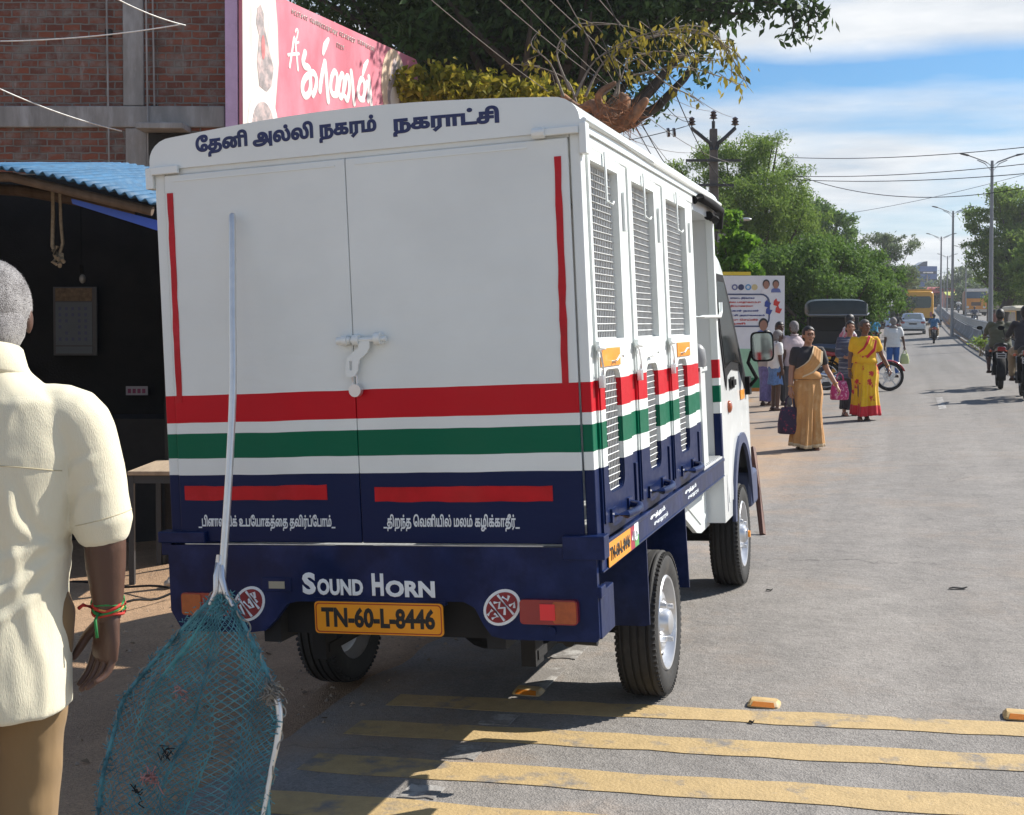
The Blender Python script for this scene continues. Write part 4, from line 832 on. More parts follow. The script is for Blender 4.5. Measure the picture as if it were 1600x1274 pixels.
for px, d, py, rx, sd, lab in ((1500, 190, 440, 3.2, 19, 'dim palm-height tree at the end of the road between the lamp posts'), (1475, 230, 455, 3.4, 20, 'low hazy tree at the end of the road right of the blue building'), (1520, 170, 460, 2.6, 22, 'low tree behind the oncoming orange lorry')):
    b0 = at(px, d); tree('distant_tree', lab, b0, [(*rel(px, py, d, b0), rx, rx, rx*.8), (*rel(px-8, py+14, d, b0), rx*.9, rx, rx*.7), (*rel(px+9, py+12, d, b0), rx*.9, rx, rx*.7)], 3500, .5, LM_far, sd, trunk=.25, group='trees at the end of the road')
# ------------------------------------------------------------------ buildings, shed, hoardings, poles
YAW = math.atan2(.30502, .95197)
class Fr:
    # a frame square to the line of sight, standing on the ground: photograph column, row and distance -> local metres
    def __init__(s, px, d): s.px, s.d = px, d; s.o = at(px, d); s.z0 = s.o.z
    def x(s, px, d=None): d = d or s.d; return (px-800)/FPX*d-(s.px-800)/FPX*s.d
    def z(s, py, d=None): return zat(py, d or s.d)-s.z0
    def p(s, px, py, d): return (s.x(px, d), d-s.d, s.z(py, d))
def brick_mat():
    m = D.materials.new('old_brickwork'); m.use_nodes = True; nt = m.node_tree; N = nt.nodes; L = nt.links; b = N['Principled BSDF']
    tc = N.new('ShaderNodeTexCoord'); sp = N.new('ShaderNodeSeparateXYZ'); L.new(tc.outputs['Object'], sp.inputs[0])
    nz = N.new('ShaderNodeTexNoise'); nz.inputs['Scale'].default_value = 7; nz.inputs['Detail'].default_value = 5; L.new(tc.outputs['Object'], nz.inputs['Vector'])
    cm = N.new('ShaderNodeCombineXYZ')
    for i, j in ((0, 0), (2, 1)):
        a = N.new('ShaderNodeMath'); a.operation = 'MULTIPLY_ADD'; L.new(nz.outputs[0], a.inputs[0]); a.inputs[1].default_value = .035; L.new(sp.outputs[i], a.inputs[2]); L.new(a.outputs[0], cm.inputs[j])
    t = N.new('ShaderNodeTexBrick'); t.inputs['Scale'].default_value = 1; t.inputs['Brick Width'].default_value = .22; t.inputs['Row Height'].default_value = .092; t.inputs['Mortar Size'].default_value = .0125; t.inputs['Mortar Smooth'].default_value = .4; t.inputs['Bias'].default_value = -.1
    t.inputs['Color1'].default_value = (.20, .072, .046, 1); t.inputs['Color2'].default_value = (.105, .045, .036, 1); t.inputs['Mortar'].default_value = (.175, .163, .15, 1); L.new(cm.outputs[0], t.inputs['Vector'])
    def noise(sc, lo, hi, det=8, ro=.65, st=None):
        n = N.new('ShaderNodeTexNoise'); n.inputs['Scale'].default_value = sc; n.inputs['Detail'].default_value = det; n.inputs['Roughness'].default_value = ro
        v = tc.outputs['Object']
        if st: mp = N.new('ShaderNodeMapping'); mp.inputs['Scale'].default_value = st; L.new(v, mp.inputs[0]); v = mp.outputs[0]
        L.new(v, n.inputs['Vector']); r = N.new('ShaderNodeMapRange'); r.inputs[1].default_value = lo; r.inputs[2].default_value = hi; L.new(n.outputs[0], r.inputs[0]); return r.outputs[0]
    def mix(f, a, c):
        x = N.new('ShaderNodeMix'); x.data_type = 'RGBA'; L.new(f, x.inputs[0]); L.new(a, x.inputs[6]); x.inputs[7].default_value = (*c, 1); return x.outputs[2]
    c = mix(noise(5, .46, .70), t.outputs[0], (.185, .17, .158))
    c = mix(noise(2.4, .55, .8), c, (.085, .06, .05))
    c = mix(noise(6, .60, .74, st=(1, 1, .22)), c, (.27, .26, .25))
    L.new(c, b.inputs['Base Color']); b.inputs['Roughness'].default_value = .95; b.inputs['Specular IOR Level'].default_value = .2
    bp = N.new('ShaderNodeBump'); bp.invert = True; bp.inputs['Strength'].default_value = .9; bp.inputs['Distance'].default_value = .02; L.new(t.outputs['Fac'], bp.inputs['Height']); L.new(bp.outputs[0], b.inputs['Normal']); return m
M_brick = brick_mat()
M_conc = pm('weathered_concrete', (.23, .225, .22), .9, var=.25, vs=5, bump=.5, bs=25, col2=(.34, .34, .345), mix=(.48, .66), ms=4, stretch=(1, 1, .25))
M_concp = pm('pole_concrete', (.12, .108, .098), .9, var=.25, vs=6, bump=.4, bs=40)
M_lilac = pm('lilac_limewash', (.50, .36, .54), .85, var=.12, vs=4, col2=(.34, .26, .36), mix=(.55, .75), ms=3, bump=.3)
M_sootshade = pm('soot_and_shade', (.016, .015, .014), .9, var=.4, vs=3, bump=.4)  # near-black: soot plus the shade of the dark interior put into the colour
M_timber = pm('old_timber', (.12, .085, .06), .85, var=.35, vs=14, stretch=(1, 1, .15), bump=.5)
M_darkmetal = pm('dark_painted_steel', (.03, .032, .035), .5, var=.2)
M_blueroof = pm('blue_roof_sheet', (.02, .10, .20), .65, var=.3, vs=6, col2=(.06, .14, .23), mix=(.5, .7), ms=5, bump=.1)
# brick building with an unplastered concrete frame
F = Fr(170, 16.2); bb = empty('brick_building', 'unplastered red brick building with grey concrete beams behind the shed', 'building', F.o, YAW)
def fbox(mb, px0, px1, py0, py1, d0, d1, F=F):
    mb.box((F.x(px0), d0-F.d, F.z(py1)), (F.x(px1), d1-F.d, F.z(py0))); return mb
b = MB(); fbox(b, -420, 353, -160, 168, 16.25, 16.6); fbox(b, -420, 353, 200, 700, 16.25, 16.6); fbox(b, 330, 353, 0, 700, 16.6, 24); b.build('wall', M_brick, bb)
b = MB(); fbox(b, -420, 353, 168, 201, 16.19, 16.6); b.build('beam', M_conc, bb, bevel=.015)
b = MB(); fbox(b, 195, 227, -160, 167, 16.21, 16.6); b.build('column', M_conc, bb, bevel=.012)
b = MB(); fbox(b, 198, 232, 202, 640, 16.21, 16.6); b.build('column', M_conc, bb, bevel=.012)
b = MB(); fbox(b, -205, -170, -160, 640, 16.205, 16.6); b.build('column', M_conc, bb, bevel=.012)
b = MB(); fbox(b, 228, 300, 201, 210, 15.8, 16.6); b.build('ledge', M_conc, bb, bevel=.01)
b = MB(); fbox(b, 236, 300, 211, 300, 16.15, 16.2); b.build('dark_opening', M_sootshade, bb)  # dark slab painting the shade inside the opening
for x, y in ((173, 54), (243, 171)):
    b = MB(); fbox(b, x-5, x+5, y-5, y+6, 16.20, 16.26); b.build('wall_hole', M_under, bb)
for x, y1, d in ((170, 270, 16.2), (241, 168, 16.2), (231, 270, 16.16)):
    b = MB(); b.cyl(F.p(x, -140, d), F.p(x+3, y1, d), .012); b.build('conduit', M_conc, bb)
# lilac wall beside it
F2 = Fr(364, 16.0); lw = empty('lilac_wall', 'lilac limewashed pillar between the brick building and the pink billboard', 'wall', F2.o, YAW)
b = MB(); b.box((F2.x(354), 0, -.3), (F2.x(373), .5, F2.z(-120))); b.build('pier', M_lilac, lw, bevel=.01)
b = MB(); b.box((F2.x(373)+.003, .05, -.3), (F2.x(381), .3, F2.z(-110))); b.build('grey_edge', M_conc, lw, bevel=.01)
# pink billboard along the road
XB = -7.33; YB0, YB1 = 10.62, 16.55; ZB0, ZB1 = 3.4, 5.76
bo = empty('billboard', 'faded pink film style billboard with white Tamil lettering above the van roof', 'billboard', (XB, YB0, gz(XB, YB0)))
zz = bo.location.z
BM = lambda u, v, w: (w, u, v-zz)
def bpanel(name, poly, mat, w0, th, par):
    v, f = plate(poly, [], th, lambda u, v, w: BM(u, v, w+w0)); return MB().add(v, f).build(name, mat, par)
LB = YB1-YB0
M_pink = pm('faded_pink_vinyl', (.58, .165, .215), .5, var=.14, vs=1.2, col2=(.66, .30, .36), mix=(.42, .7), ms=.9, stretch=(1, 1, .5))
M_pale = pm('bleached_vinyl', (.70, .66, .60), .6, var=.1, vs=3, col2=(.62, .36, .36), mix=(.55, .75), ms=7, stretch=(1, 1, .12))
panel = bpanel('panel', [(0, ZB0), (LB, ZB0), (LB, ZB1+.10), (LB-.1, ZB1+.17), (0, ZB1)], M_pink, 0, .05, bo)
bpanel('bleached_area', [(0, ZB0), (.70, ZB0), (.85, 4.3), (.95, 4.9), (.92, 5.4), (.86, ZB1+.01), (0, ZB1)], M_pale, .028, .006, panel)
M_sgrey = pm('faded_print_grey', (.30, .27, .27), .6, var=.3, vs=9, col2=(.6, .45, .43), mix=(.45, .65), ms=8)
M_sred = pm('faded_print_red', (.50, .17, .17), .6, var=.3, vs=9)
M_bwhite = pm('billboard_white', (.78, .75, .72), .5, var=.05)
bpanel('printed_figure', [(.36, 4.8), (.42, 5.15), (.34, 5.3), (.38, 5.5), (.46, 5.56), (.54, 5.46), (.54, 5.32), (.62, 5.15), (.80, 4.8), (.74, 4.55), (.6, 4.45), (.42, 4.5)], M_sgrey, .033, .004, panel)
bpanel('printed_figure', oval(.52, 5.02, .05, .16), M_sred, .036, .003, panel)
bpanel('printed_arch', oval(.52, 4.0, .40, .46), M_bwhite, .034, .004, panel); bpanel('printed_arch', oval(.52, 3.95, .30, .36), M_sgrey, .037, .004, panel)
bpanel('printed_halo', oval(LB-1.05, 5.28, .52, .62), pm('faded_print_cream', (.66, .50, .36), .6, var=.15, vs=5, col2=(.7, .2, .1), mix=(.6, .8), ms=4), .03, .006, panel)
bpanel('printed_figure', [(LB-1.3, 4.7), (LB-.8, 4.7), (LB-.76, 5.2), (LB-.88, 5.5), (LB-.98, 5.75), (LB-1.08, 5.75), (LB-1.2, 5.5), (LB-1.34, 5.2)], M_sgrey, .034, .004, panel)
bpanel('printed_face', oval(LB-1.05, 5.08, .17, .22), M_bwhite, .037, .004, panel)
BL = lambda u, v, w: BM(u, v+.13*(u-1.6), .029+w)
def brush(strokes, name):
    # brush-lettered strokes: (points on the sign as u, v; half widths)
    mb = MB()
    for pts, r_ in strokes: mb.limb([BM(u, v, .031) for u, v in pts], [x*.0115 for x in r_] if hasattr(r_, '__len__') else [r_*.0115]*len(pts), 8, 4)
    mb.v = [(.029+(x-.031)*.12+.0006*math.sin(23*y+31*z), y, z) for x, y, z in mb.v]; return mb.build(name, M_bwhite, panel)
def SG(X, Y):
    d = CF+CR*((360+X/5.714-800)/FPX)+CU*((560-Y/5.714)/FPX); p = CW+d*((XB+.03-CW.x)/d.x); return (p.y-YB0, p.z)
S_ = lambda r_, *pts: ([SG(*q) for q in pts], r_)
brush([S_(2.2, (530, 600), (550, 470), (572, 335), (590, 480), (604, 625)), S_(2., (515, 492), (560, 486), (612, 482))], 'lettering')
brush([S_(1.5, (582, 285), (592, 262), (604, 280), (596, 330), (582, 385), (610, 378))], 'lettering')
brush([S_(4.6, (668, 470), (650, 545), (664, 590), (700, 610), (712, 660), (676, 690), (648, 745), (645, 815), (668, 858), (700, 840), (716, 780), (712, 690)), S_(4.4, (705, 655), (745, 655), (768, 710), (762, 790), (738, 850))], 'lettering')
brush([S_(4.6, (845, 555), (822, 650), (808, 740), (800, 812)), S_(4.6, (845, 565), (856, 680), (864, 790), (874, 905)), S_([3., 5.5, 3.], (876, 355), (845, 415), (828, 480))], 'lettering')
brush([S_(4.2, (945, 850), (912, 842), (895, 780), (905, 690), (932, 640), (954, 690), (950, 780), (940, 850)), S_(4.2, (950, 850), (968, 780), (985, 690), (1002, 665), (1014, 730), (1005, 840), (985, 872), (968, 830)), S_(4.2, (1005, 850), (1022, 770), (1038, 690), (1058, 700), (1062, 800), (1046, 892), (1026, 870)), S_(4.6, (1078, 640), (1090, 740), (1098, 840), (1106, 925))], 'lettering')
brush([S_(4.2, (1192, 890), (1158, 884), (1140, 830), (1152, 745), (1176, 705), (1196, 750), (1196, 830), (1184, 892)), S_(4.2, (1196, 850), (1210, 770), (1222, 740), (1236, 800), (1230, 900)), S_(4.6, (1236, 690), (1246, 780), (1252, 860), (1258, 930)), S_([2.5, 5., 3.], (1228, 545), (1200, 600), (1182, 665))], 'lettering')
tm = MB(); rq = random.Random(4)
for (u0, u1, v0) in ((1.35, 1.8, 5.68), (1.9, 2.75, 5.69), (2.85, 3.4, 5.71), (3.5, 4.1, 5.73), (2.75, 3.0, 5.52)):
    u = u0
    while u < u1:
        tm.tube([BM(u+.026*math.cos(t)*rq.uniform(.6, 1.1), v0+.034*math.sin(t*rq.uniform(.8, 1.3)), .032) for t in np.linspace(.4, 5.4, 8)], .006, 4); u += .07
tm.build('faded_small_print', M_pale, panel)
b = MB()
for u in (.3, 2.9, 5.6): b.box((-.12, u-.04, -.2), (-.04, u+.04, ZB1-zz-.1))
for v in (ZB0+.1, 4.5, ZB1-.15): b.box((-.06, .02, v-zz-.03), (-.028, LB-.02, v-zz+.03))
b.build('frame', M_darkmetal, bo)
# ---- the lean-to shed
F = Fr(60, 8.2); sh = empty('lean_to_shed', 'dark open fronted shed with sagging blue corrugated roof at the left', 'shed', F.o, YAW)
n, m = 220, 8; vs = []
for j in range(m+1):
    for i in range(n+1):
        px = -330+(243+330)*i/n; t = max(0, px)/243; v = j/m; d = 7.6+2.5*v
        yf = 263+55*t**1.4; yb = 257.5+45*t**1.38; ze = F.z(yf, 7.6)+(F.z(yb, 10.1)-F.z(yf, 7.6))*v
        x = (px-800)/FPX*7.6-(F.px-800)/FPX*F.d
        vs.append((x, d-F.d, ze+.013*math.sin(x*2*PI/.062)+.01*mnoise.noise(Vector((x*3, v*4, 1)))))
b = MB().add(vs, [(j*(n+1)+i, j*(n+1)+i+1, (j+1)*(n+1)+i+1, (j+1)*(n+1)+i) for j in range(m) for i in range(n)])
o = b.build('roof', M_blueroof, sh, smooth=60); s_ = o.modifiers.new('thick', 'SOLIDIFY'); s_.thickness = .006
b = MB(); b.cyl(F.p(-330, 275, 7.75), F.p(20, 278, 7.75), .03); b.cyl(F.p(20, 278, 7.75), F.p(240, 331, 7.75), .03); b.build('purlin', M_timber, sh)
b = MB(); b.cyl(F.p(40, 300, 9), F.p(215, 330, 9), .04); b.cyl(F.p(-100, 290, 9), F.p(40, 300, 9), .04); b.build('purlin', M_timber, sh)
b = MB(); b.prism([(F.x(115, 7.9), F.z(312, 7.9)), (F.x(250, 7.9), F.z(346, 7.9)), (F.x(250, 7.9), F.z(362, 7.9)), (F.x(117, 7.9), F.z(320, 7.9))], -.32, -.22, lambda u, v, h: (u, h, v)); b.build('blue_fascia', pm('bright_blue_sheet', (.03, .10, .55), .4, var=.12), sh)
zt = F.z(268, 9.5)
b = MB(); b.box((F.x(-330, 10.6), 2.4, -.1), (F.x(420, 10.6), 2.55, zt+.1)); b.build('back_wall', M_sootshade, sh)
b = MB(); b.box((F.x(288, 8.6), -.1, -.1), (F.x(300, 8.6), 2.399, zt-.25)); b.build('side_wall', M_sootshade, sh)  # unseen right wall, added to keep sunlight out of the shed
b = MB(); b.box((F.x(-330, 8.2)-.1, -.3, -.1), (F.x(-330, 8.2), 2.399, zt+.1)); b.build('side_wall', M_sootshade, sh)
b = MB(); b.cyl((F.x(-60), -.2, -.1), (F.x(-58), -.2, F.z(270)), .05); b.build('post', M_timber, sh)
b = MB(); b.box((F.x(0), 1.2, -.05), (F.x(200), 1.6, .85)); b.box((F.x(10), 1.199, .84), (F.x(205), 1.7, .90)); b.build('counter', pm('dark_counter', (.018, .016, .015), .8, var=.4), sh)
F3 = Fr(118, 10.5)
cal = empty('wall_calendar', 'framed paper calendar hanging on the dark shed wall', 'calendar', (F3.o.x, F3.o.y, zat(555, 10.5)), YAW); cz = zat(555, 10.5)-F3.z0
q = lambda px0, px1, py0, py1, y0, y1: MB().box((F3.x(px0), y0, F3.z(py1)-cz), (F3.x(px1), y1, F3.z(py0)-cz))
q(85, 153, 449, 556, -.02, .0).build('frame', pm('calendar_frame', (.11, .105, .10), .6), cal, bevel=.004)
q(89, 146, 473, 540, -.026, -.021).build('page', pm('calendar_page', (.16, .175, .185), .7, var=.06), cal); q(89, 146, 451, 471, -.025, -.021).build('picture_strip', pm('calendar_picture', (.20, .13, .07), .6, var=.4, vs=30), cal); q(89, 146, 542, 553, -.026, -.021).build('footer', MATS['calendar_page'], cal)
tb = MB()
for r_ in range(6):
    for c_ in range(5):
        if rng.random() < .9: tb.box((F3.x(94+c_*10), -.0285, F3.z(533-r_*9.5)-cz), (F3.x(98+c_*10), -.0265, F3.z(528-r_*9.5)-cz))
tb.build('dates', pm('calendar_ink', (.12, .13, .2), .7), cal)
F4 = Fr(213, 10.5); st = empty('wall_sticker', 'small pale printed sticker on the dark shed wall beside the van', 'sticker', (F4.o.x, F4.o.y, zat(618, 10.5)), YAW); cz4 = zat(618, 10.5)-F4.z0
b = MB(); b.box((F4.x(197), -.012, 0), (F4.x(231), -.004, F4.z(604)-cz4)); b.build('paper', pm('sticker_paper', (.45, .40, .42), .6), st)
b = MB()
for k in range(4): b.box((F4.x(200+k*7.5), -.0145, F4.z(615)-cz4), (F4.x(205+k*7.5), -.0125, F4.z(608)-cz4))
b.build('print', pm('sticker_print', (.30, .05, .12), .6), st)
# rope with a knot and a bulb under the roof
rp = empty('hanging_rope', 'frayed looped rope hanging from the shed roof', 'rope', pt(90, 415, 8.4)); o0 = rp.location
b = MB(); b.tube([pt(82, 285, 8.4)-o0, pt(83, 340, 8.4)-o0, pt(82, 385, 8.4)-o0, pt(90, 402, 8.4)-o0], .013, 8); b.tube([pt(93, 290, 8.4)-o0, pt(95, 345, 8.4)-o0, pt(98, 380, 8.4)-o0, pt(92, 402, 8.4)-o0], .011, 8); b.build('strand', pm('old_rope', (.30, .25, .18), .95, var=.3, vs=40, bump=.6), rp, smooth=60)
b = MB()
for k in range(5): b.tube([pt(90+rng.uniform(-6, 6), 385+k*6, 8.4)-o0+Vector((.0, -.02+.012*k, 0)), pt(90+rng.uniform(-9, 9), 398+k*4, 8.38)-o0, pt(92+rng.uniform(-4, 8), 404+k*3, 8.4)-o0], .014, 7)
b.build('knot', MATS['old_rope'], rp, smooth=60)
lb = empty('light_bulb', 'unlit bulb hanging on a flex in the dark shed', 'light bulb', pt(129, 445, 9.2)); o0 = lb.location
b = MB(); b.cyl(pt(126, 300, 9.2)-o0, pt(127, 418, 9.2)-o0, .004); b.build('flex', M_black, lb)
b = MB(); b.cyl(pt(127, 415, 9.2)-o0, pt(128, 428, 9.2)-o0, .016); b.build('holder', M_black, lb)
b = MB(); b.ball(pt(129, 436, 9.2)-o0, (.024, .024, .034)); b.build('globe', pm('bulb_glass', (.25, .25, .24), .15), lb, smooth=180)
# plank table half hidden by the van
F5 = Fr(240, 7.5); tbm = empty('plank_table', 'rough plank table on black legs beside the left of the van', 'table', F5.o, YAW)
zt_ = F5.z(737, 7.5)
b = MB(); b.box((F5.x(199), -.02, zt_-.025), (F5.x(340), .62, zt_)); b.build('top', pm('planks', (.36, .27, .18), .8, var=.25, vs=10, stretch=(1, .2, 1), bump=.4), tbm, bevel=.004)
for px, y in ((203, 0), (203, .58), (336, .0), (336, .58)):
    b = MB(); b.box((F5.x(px)-.016, y-.016+.016, -.05), (F5.x(px)+.016, y+.03, zt_-.027)); b.build('leg', M_darkmetal, tbm)
b = MB(); b.box((F5.x(203)+.018, .0, zt_-.075), (F5.x(336)-.018, .03, zt_-.027)); b.build('apron', M_darkmetal, tbm)
# small things on the soil under the table
def rock(name, px, py, r, mat, lab, cat, sq=.6):
    g = G(px, py); b = MB(); b.ball((0, 0, r*sq*.5), (r, r*.8, r*sq), 14, 8); me = b.mesh(mat, 60); displace(me, lambda c: .35*r*mnoise.noise(c*(1.6/r)+Vector((px, 0, 0)))); o = mesh_obj(name, me, None, g, rng.uniform(0, 6)); return tag(o, lab, cat)
M_stone = pm('pale_stone', (.42, .37, .31), .9, var=.2, vs=10, bump=.5)
rock('stone', 268, 914, .05, M_stone, 'pale stone on sunlit soil left of the van bumper', 'stone')
rock('stone', 172, 943, .03, M_stone, 'small stone on the soil near the standing man hand', 'stone')
rock('rubble_sack', 222, 800, .20, pm('grey_sack', (.40, .42, .42), .9, var=.3, vs=12, bump=.6), 'pale grey lumpy sack lying under the plank table', 'sack', .55)
rock('rubble_sack', 190, 775, .14, pm('blue_sack', (.22, .34, .40), .9, var=.3, vs=12, bump=.6), 'bluish sack on the ground left of the plank table', 'sack', .6)
for k, (x0, y0, x1, y1, lab) in enumerate(((100, 915, 265, 925, 'thin wire lying along the sunlit soil below the table'), (190, 950, 290, 930, 'dark cable lying on the sunlit soil nearest the van'))):
    a, c_ = G(x0, y0), G(x1, y1); b = MB(); b.tube([a.lerp(c_, t)-a+Vector((0, 0, .02+.01*math.sin(9*t))) for t in np.linspace(0, 1, 12)], .007, 6); tag(b.build('cable', M_black, loc=a, smooth=60), lab, 'cable')
# ---- poles and wires
M_insul = pm('brown_insulator', (.035, .02, .018), .25, var=.1, coat=.5)
def power_pole(px, d, top, lab, full=True):
    b0 = at(px, d); o = empty('power_pole', lab, 'power pole', b0, YAW, 'concrete power poles')
    fr = Fr(px, d); sc = d/36 if full else d/36*.8; H = fr.z(top)
    b = MB(); b.prism([(-.15, -.11), (.15, -.11), (.15, .11), (-.15, .11)], 0, 1, lambda u, v, h: (u*(1.15-.45*h)+.16*(1-h)*sc*.6, v*(1.15-.45*h), -.3+(H+.3)*h)); b.build('pole', M_concp, o, bevel=.02)
    ins = []
    for sx in (-1, 1):
        b = MB(); e = (sx*.62, 0, H+.02); b.tube([(sx*.06, -.14, H-.62), (sx*.12, -.14, H-.42), (sx*.30, -.14, H-.28), e], .055, 8); b.build('arm', M_darkmetal, o, smooth=50); ins.append(e)
    b = MB(); b.cyl((0, 0, H-.5), (0, 0, H+.22), .05); b.build('arm', M_darkmetal, o); ins.append((0, 0, H+.20))
    tops = []
    for x, y, z in ins:
        b = MB(); b.cyl((x, y, z), (x, y, z+.10), .02); b.lathe([(.05, .08), (.12, .10), (.07, .15), (.11, .19), (.06, .23), (.09, .27), (.03, .32), (.0, .33)], (x, y, z), 'z', 12); b.build('insulator', M_insul, o, smooth=40); tops.append((x, y, z+.3))
    for z, w in ((H-.95, .8), (H-1.65, .6)):
        b = MB(); b.box((-w, -.16, z), (w*.95, -.08, z+.07)); b.build('cross_arm', M_darkmetal, o)
    b = MB()
    for k in range(6): b.tube([(rng.uniform(-.3, .1), -.14, H-1.7-rng.random()), (rng.uniform(-.1, .4), -.2, H-2.1-rng.random()), (rng.uniform(-.2, .3), -.16, H-2.6-rng.random())], .012, 5)
    b.build('cable_tangle', M_black, o)
    b = MB(); b.box((.1, -.2, H-3.6), (.42, -.12, H-3.0)); b.build('switch_box', M_conc, o)
    M = Matrix.Translation(b0) @ Matrix.Rotation(YAW, 4, 'Z'); return o, [M @ Vector(t) for t in tops]
pp, T1 = power_pole(1113, 36, 203, 'near concrete power pole with three black insulators above the van')
_, T2 = power_pole(1243, 82, 350, 'distant concrete power pole half hidden among green trees')
b = MB(); o = empty('pole_lamp', 'small lamp on a curved bracket fixed to the near power pole', 'lamp', pt(1122, 372, 35.8)); l0 = o.location
b.tube([Vector((0, 0, 0)), pt(1135, 358, 35.8)-l0, pt(1158, 346, 35.6)-l0], .025, 7); b.build('bracket', M_darkmetal, o, smooth=50); b = MB(); b.ball(pt(1165, 343, 35.6)-l0, (.17, .08, .05)); b.build('lamp_head', M_steel, o, smooth=180)
wn = 0
def wire_line(a, c, sag, lab, r=.008, mat=None):
    a, c = Vector(a), Vector(c); b = MB(); b.tube([a.lerp(c, t)-a-Vector((0, 0, sag*4*t*(1-t))) for t in np.linspace(0, 1, 20)], r, 5); tag(b.build('overhead_wire', mat or M_black, loc=a, smooth=60), lab, 'wire', 'overhead wires')
tl, tr, tm_ = T1
for (p, q_, s_, lab) in ((tl, pt(640, -130, 12), .5, 'overhead wire from the left insulator of the near pole, lowest of the fan'), (tm_, pt(730, -130, 12), .45, 'overhead wire from the middle insulator fanning up left'), (tr, pt(830, -130, 12), .4, 'overhead wire from the right insulator fanning up left'),
    (tl-Vector((0, 0, 1.0)), pt(560, -100, 13), .6, 'overhead wire from the cross arm passing over the pruned tree'), (tr-Vector((0, 0, 1.3)), pt(700, -120, 13), .5, 'thin overhead wire crossing the yellowing shoots'), (tl-Vector((0, 0, 1.9)), pt(800, -160, 13), .4, 'thin overhead wire from the lower cross arm to the upper left')):
    wire_line(p, q_, s_, lab, .007, M_concp)
for (p, q_, s_, lab) in ((pt(1228, 246, 42), pt(1640, 226, 30), .15, 'topmost wire crossing the sky right of the trees'), (pt(1225, 275, 42), pt(1640, 252, 31), .15, 'upper of the two close wires crossing the open sky'), (pt(1225, 280, 42), pt(1640, 268, 31), .15, 'lower of the two close wires crossing the open sky'), (pt(1240, 272, 42), pt(1640, 286, 31), .55, 'slack sagging wire, lowest across the open sky'), (T2[1], pt(1640, 262, 60), .3, 'faint far wire running from the distant power pole')):
    wire_line(p, q_, s_, lab, .011 if 'faint' not in lab else .012)
wire_line(tl-Vector((.1, 0, .22)), pt(940, 226, 34), .05, 'short dead end wire with two discs left of the near pole', .012)
for (p, q_, s_, lab) in ((tl-Vector((0, 0, 1.7)), pt(985, 180, 20), .5, 'thin service wire dropping from the pole to the torn stump'), (tm_-Vector((0, 0, 2.4)), pt(940, 60, 15), .7, 'slack service wire curving up from the pole through the twigs'), (tr-Vector((0, 0, 2.0)), pt(1010, 30, 15), .5, 'thin service wire from the switch box up past the yellow leaves'), (tl-Vector((0, 0, .1)), pt(920, -60, 13), .5, 'overhead wire farthest right of the fan above the van'), (tr-Vector((0, 0, 2.3)), T2[0], .8, 'sagging wire between the near and the distant power pole'), (tl-Vector((0, 0, 1.0)), T2[2], .6, 'taut wire between the cross arms of the two power poles')):
    wire_line(p, q_, s_, lab, .008)
b = MB()
for px in (1044, 1053): b.cyl(pt(px-2, 207.5, 36), pt(px+2, 207, 36), .13, n=14)
o0 = pt(1048, 207, 36); b2 = MB(); b2.v = [tuple(Vector(v)-o0) for v in b.v]; b2.f = b.f; b2.m = b.m; tag(b2.build('strain_insulator', M_insul, loc=o0, smooth=40), 'black twin disc insulator on the wire left of the near pole', 'insulator')
for (x0, y0, x1, y1, d, lab) in ((-20, 65, 285, 38, 14.5, 'pale wire strung across the upper brick wall'), (-20, 130, 190, 205, 14.5, 'pale slanting wire low on the brick wall'), (150, -20, 290, 40, 14.5, 'pale wire slanting down to the brick column top')):
    wire_line(pt(x0, y0, d), pt(x1, y1, d+1), .05, lab, .008, M_steel)
# ---- street lamps on the median
M_lpost = pm('lamp_post_grey', (.20, .22, .24), .45, metal=.4, var=.1)
def lamp(px, d, top, lab, proto=[None]):
    b0 = at(px, d)
    if proto[0] is None:
        o = empty('street_lamp', lab, 'street lamp', b0, YAW, 'double arm street lamps along the median'); H = zat(top, d)-b0.z; proto.append(H)
        b = MB(); b.cyl((0, 0, -.2), (0, 0, H), .11, .06, n=10); b.build('post', M_lpost, o, smooth=40)
        for s_ in (-1, 1):
            b = MB(); b.tube([(0, 0, H-.25), (s_*.25, 0, H-.05), (s_*.7, 0, H+.12), (s_*1.05, 0, H+.24)], .03, 7); b.tube([(s_*.03, 0, H-.42), (s_*.30, 0, H-.12), (s_*.62, 0, H+.02)], .02, 6); a = b.build('arm', M_lpost, o, smooth=50)
            b = MB(); b.loft([((s_*.95, 0, H+.21), .02, .05, (0, 0, 1), (0, 1, 0)), ((s_*1.02, 0, H+.23), .045, .11, (0, 0, 1), (0, 1, 0)), ((s_*1.28, 0, H+.28), .03, .10, (0, 0, 1), (0, 1, 0)), ((s_*1.33, 0, H+.29), .01, .05, (0, 0, 1), (0, 1, 0))], 10); b.build('lamp_head', M_darkmetal, a, smooth=50)
        proto[0] = o
    else:
        o = copy_tree(proto[0]); o.location = b0; o['label'] = lab; s_ = (zat(top, d)-b0.z)/proto[1]; o.scale = (s_, s_, s_)
for px, d, top, lab in ((1547, 52, 252, 'nearest tall double arm street lamp at the right'), (1487, 78, 330, 'second nearest double arm street lamp, left of the tallest'), (1469, 102, 370, 'third street lamp along the median'), (1479, 130, 400, 'fourth small street lamp between two taller posts'), (1508, 120, 388, 'slim street lamp beyond the railing left of the broad tree'), (1474, 165, 425, 'farthest tiny street lamp at the end of the road')):
    lamp(px, d, top, lab)
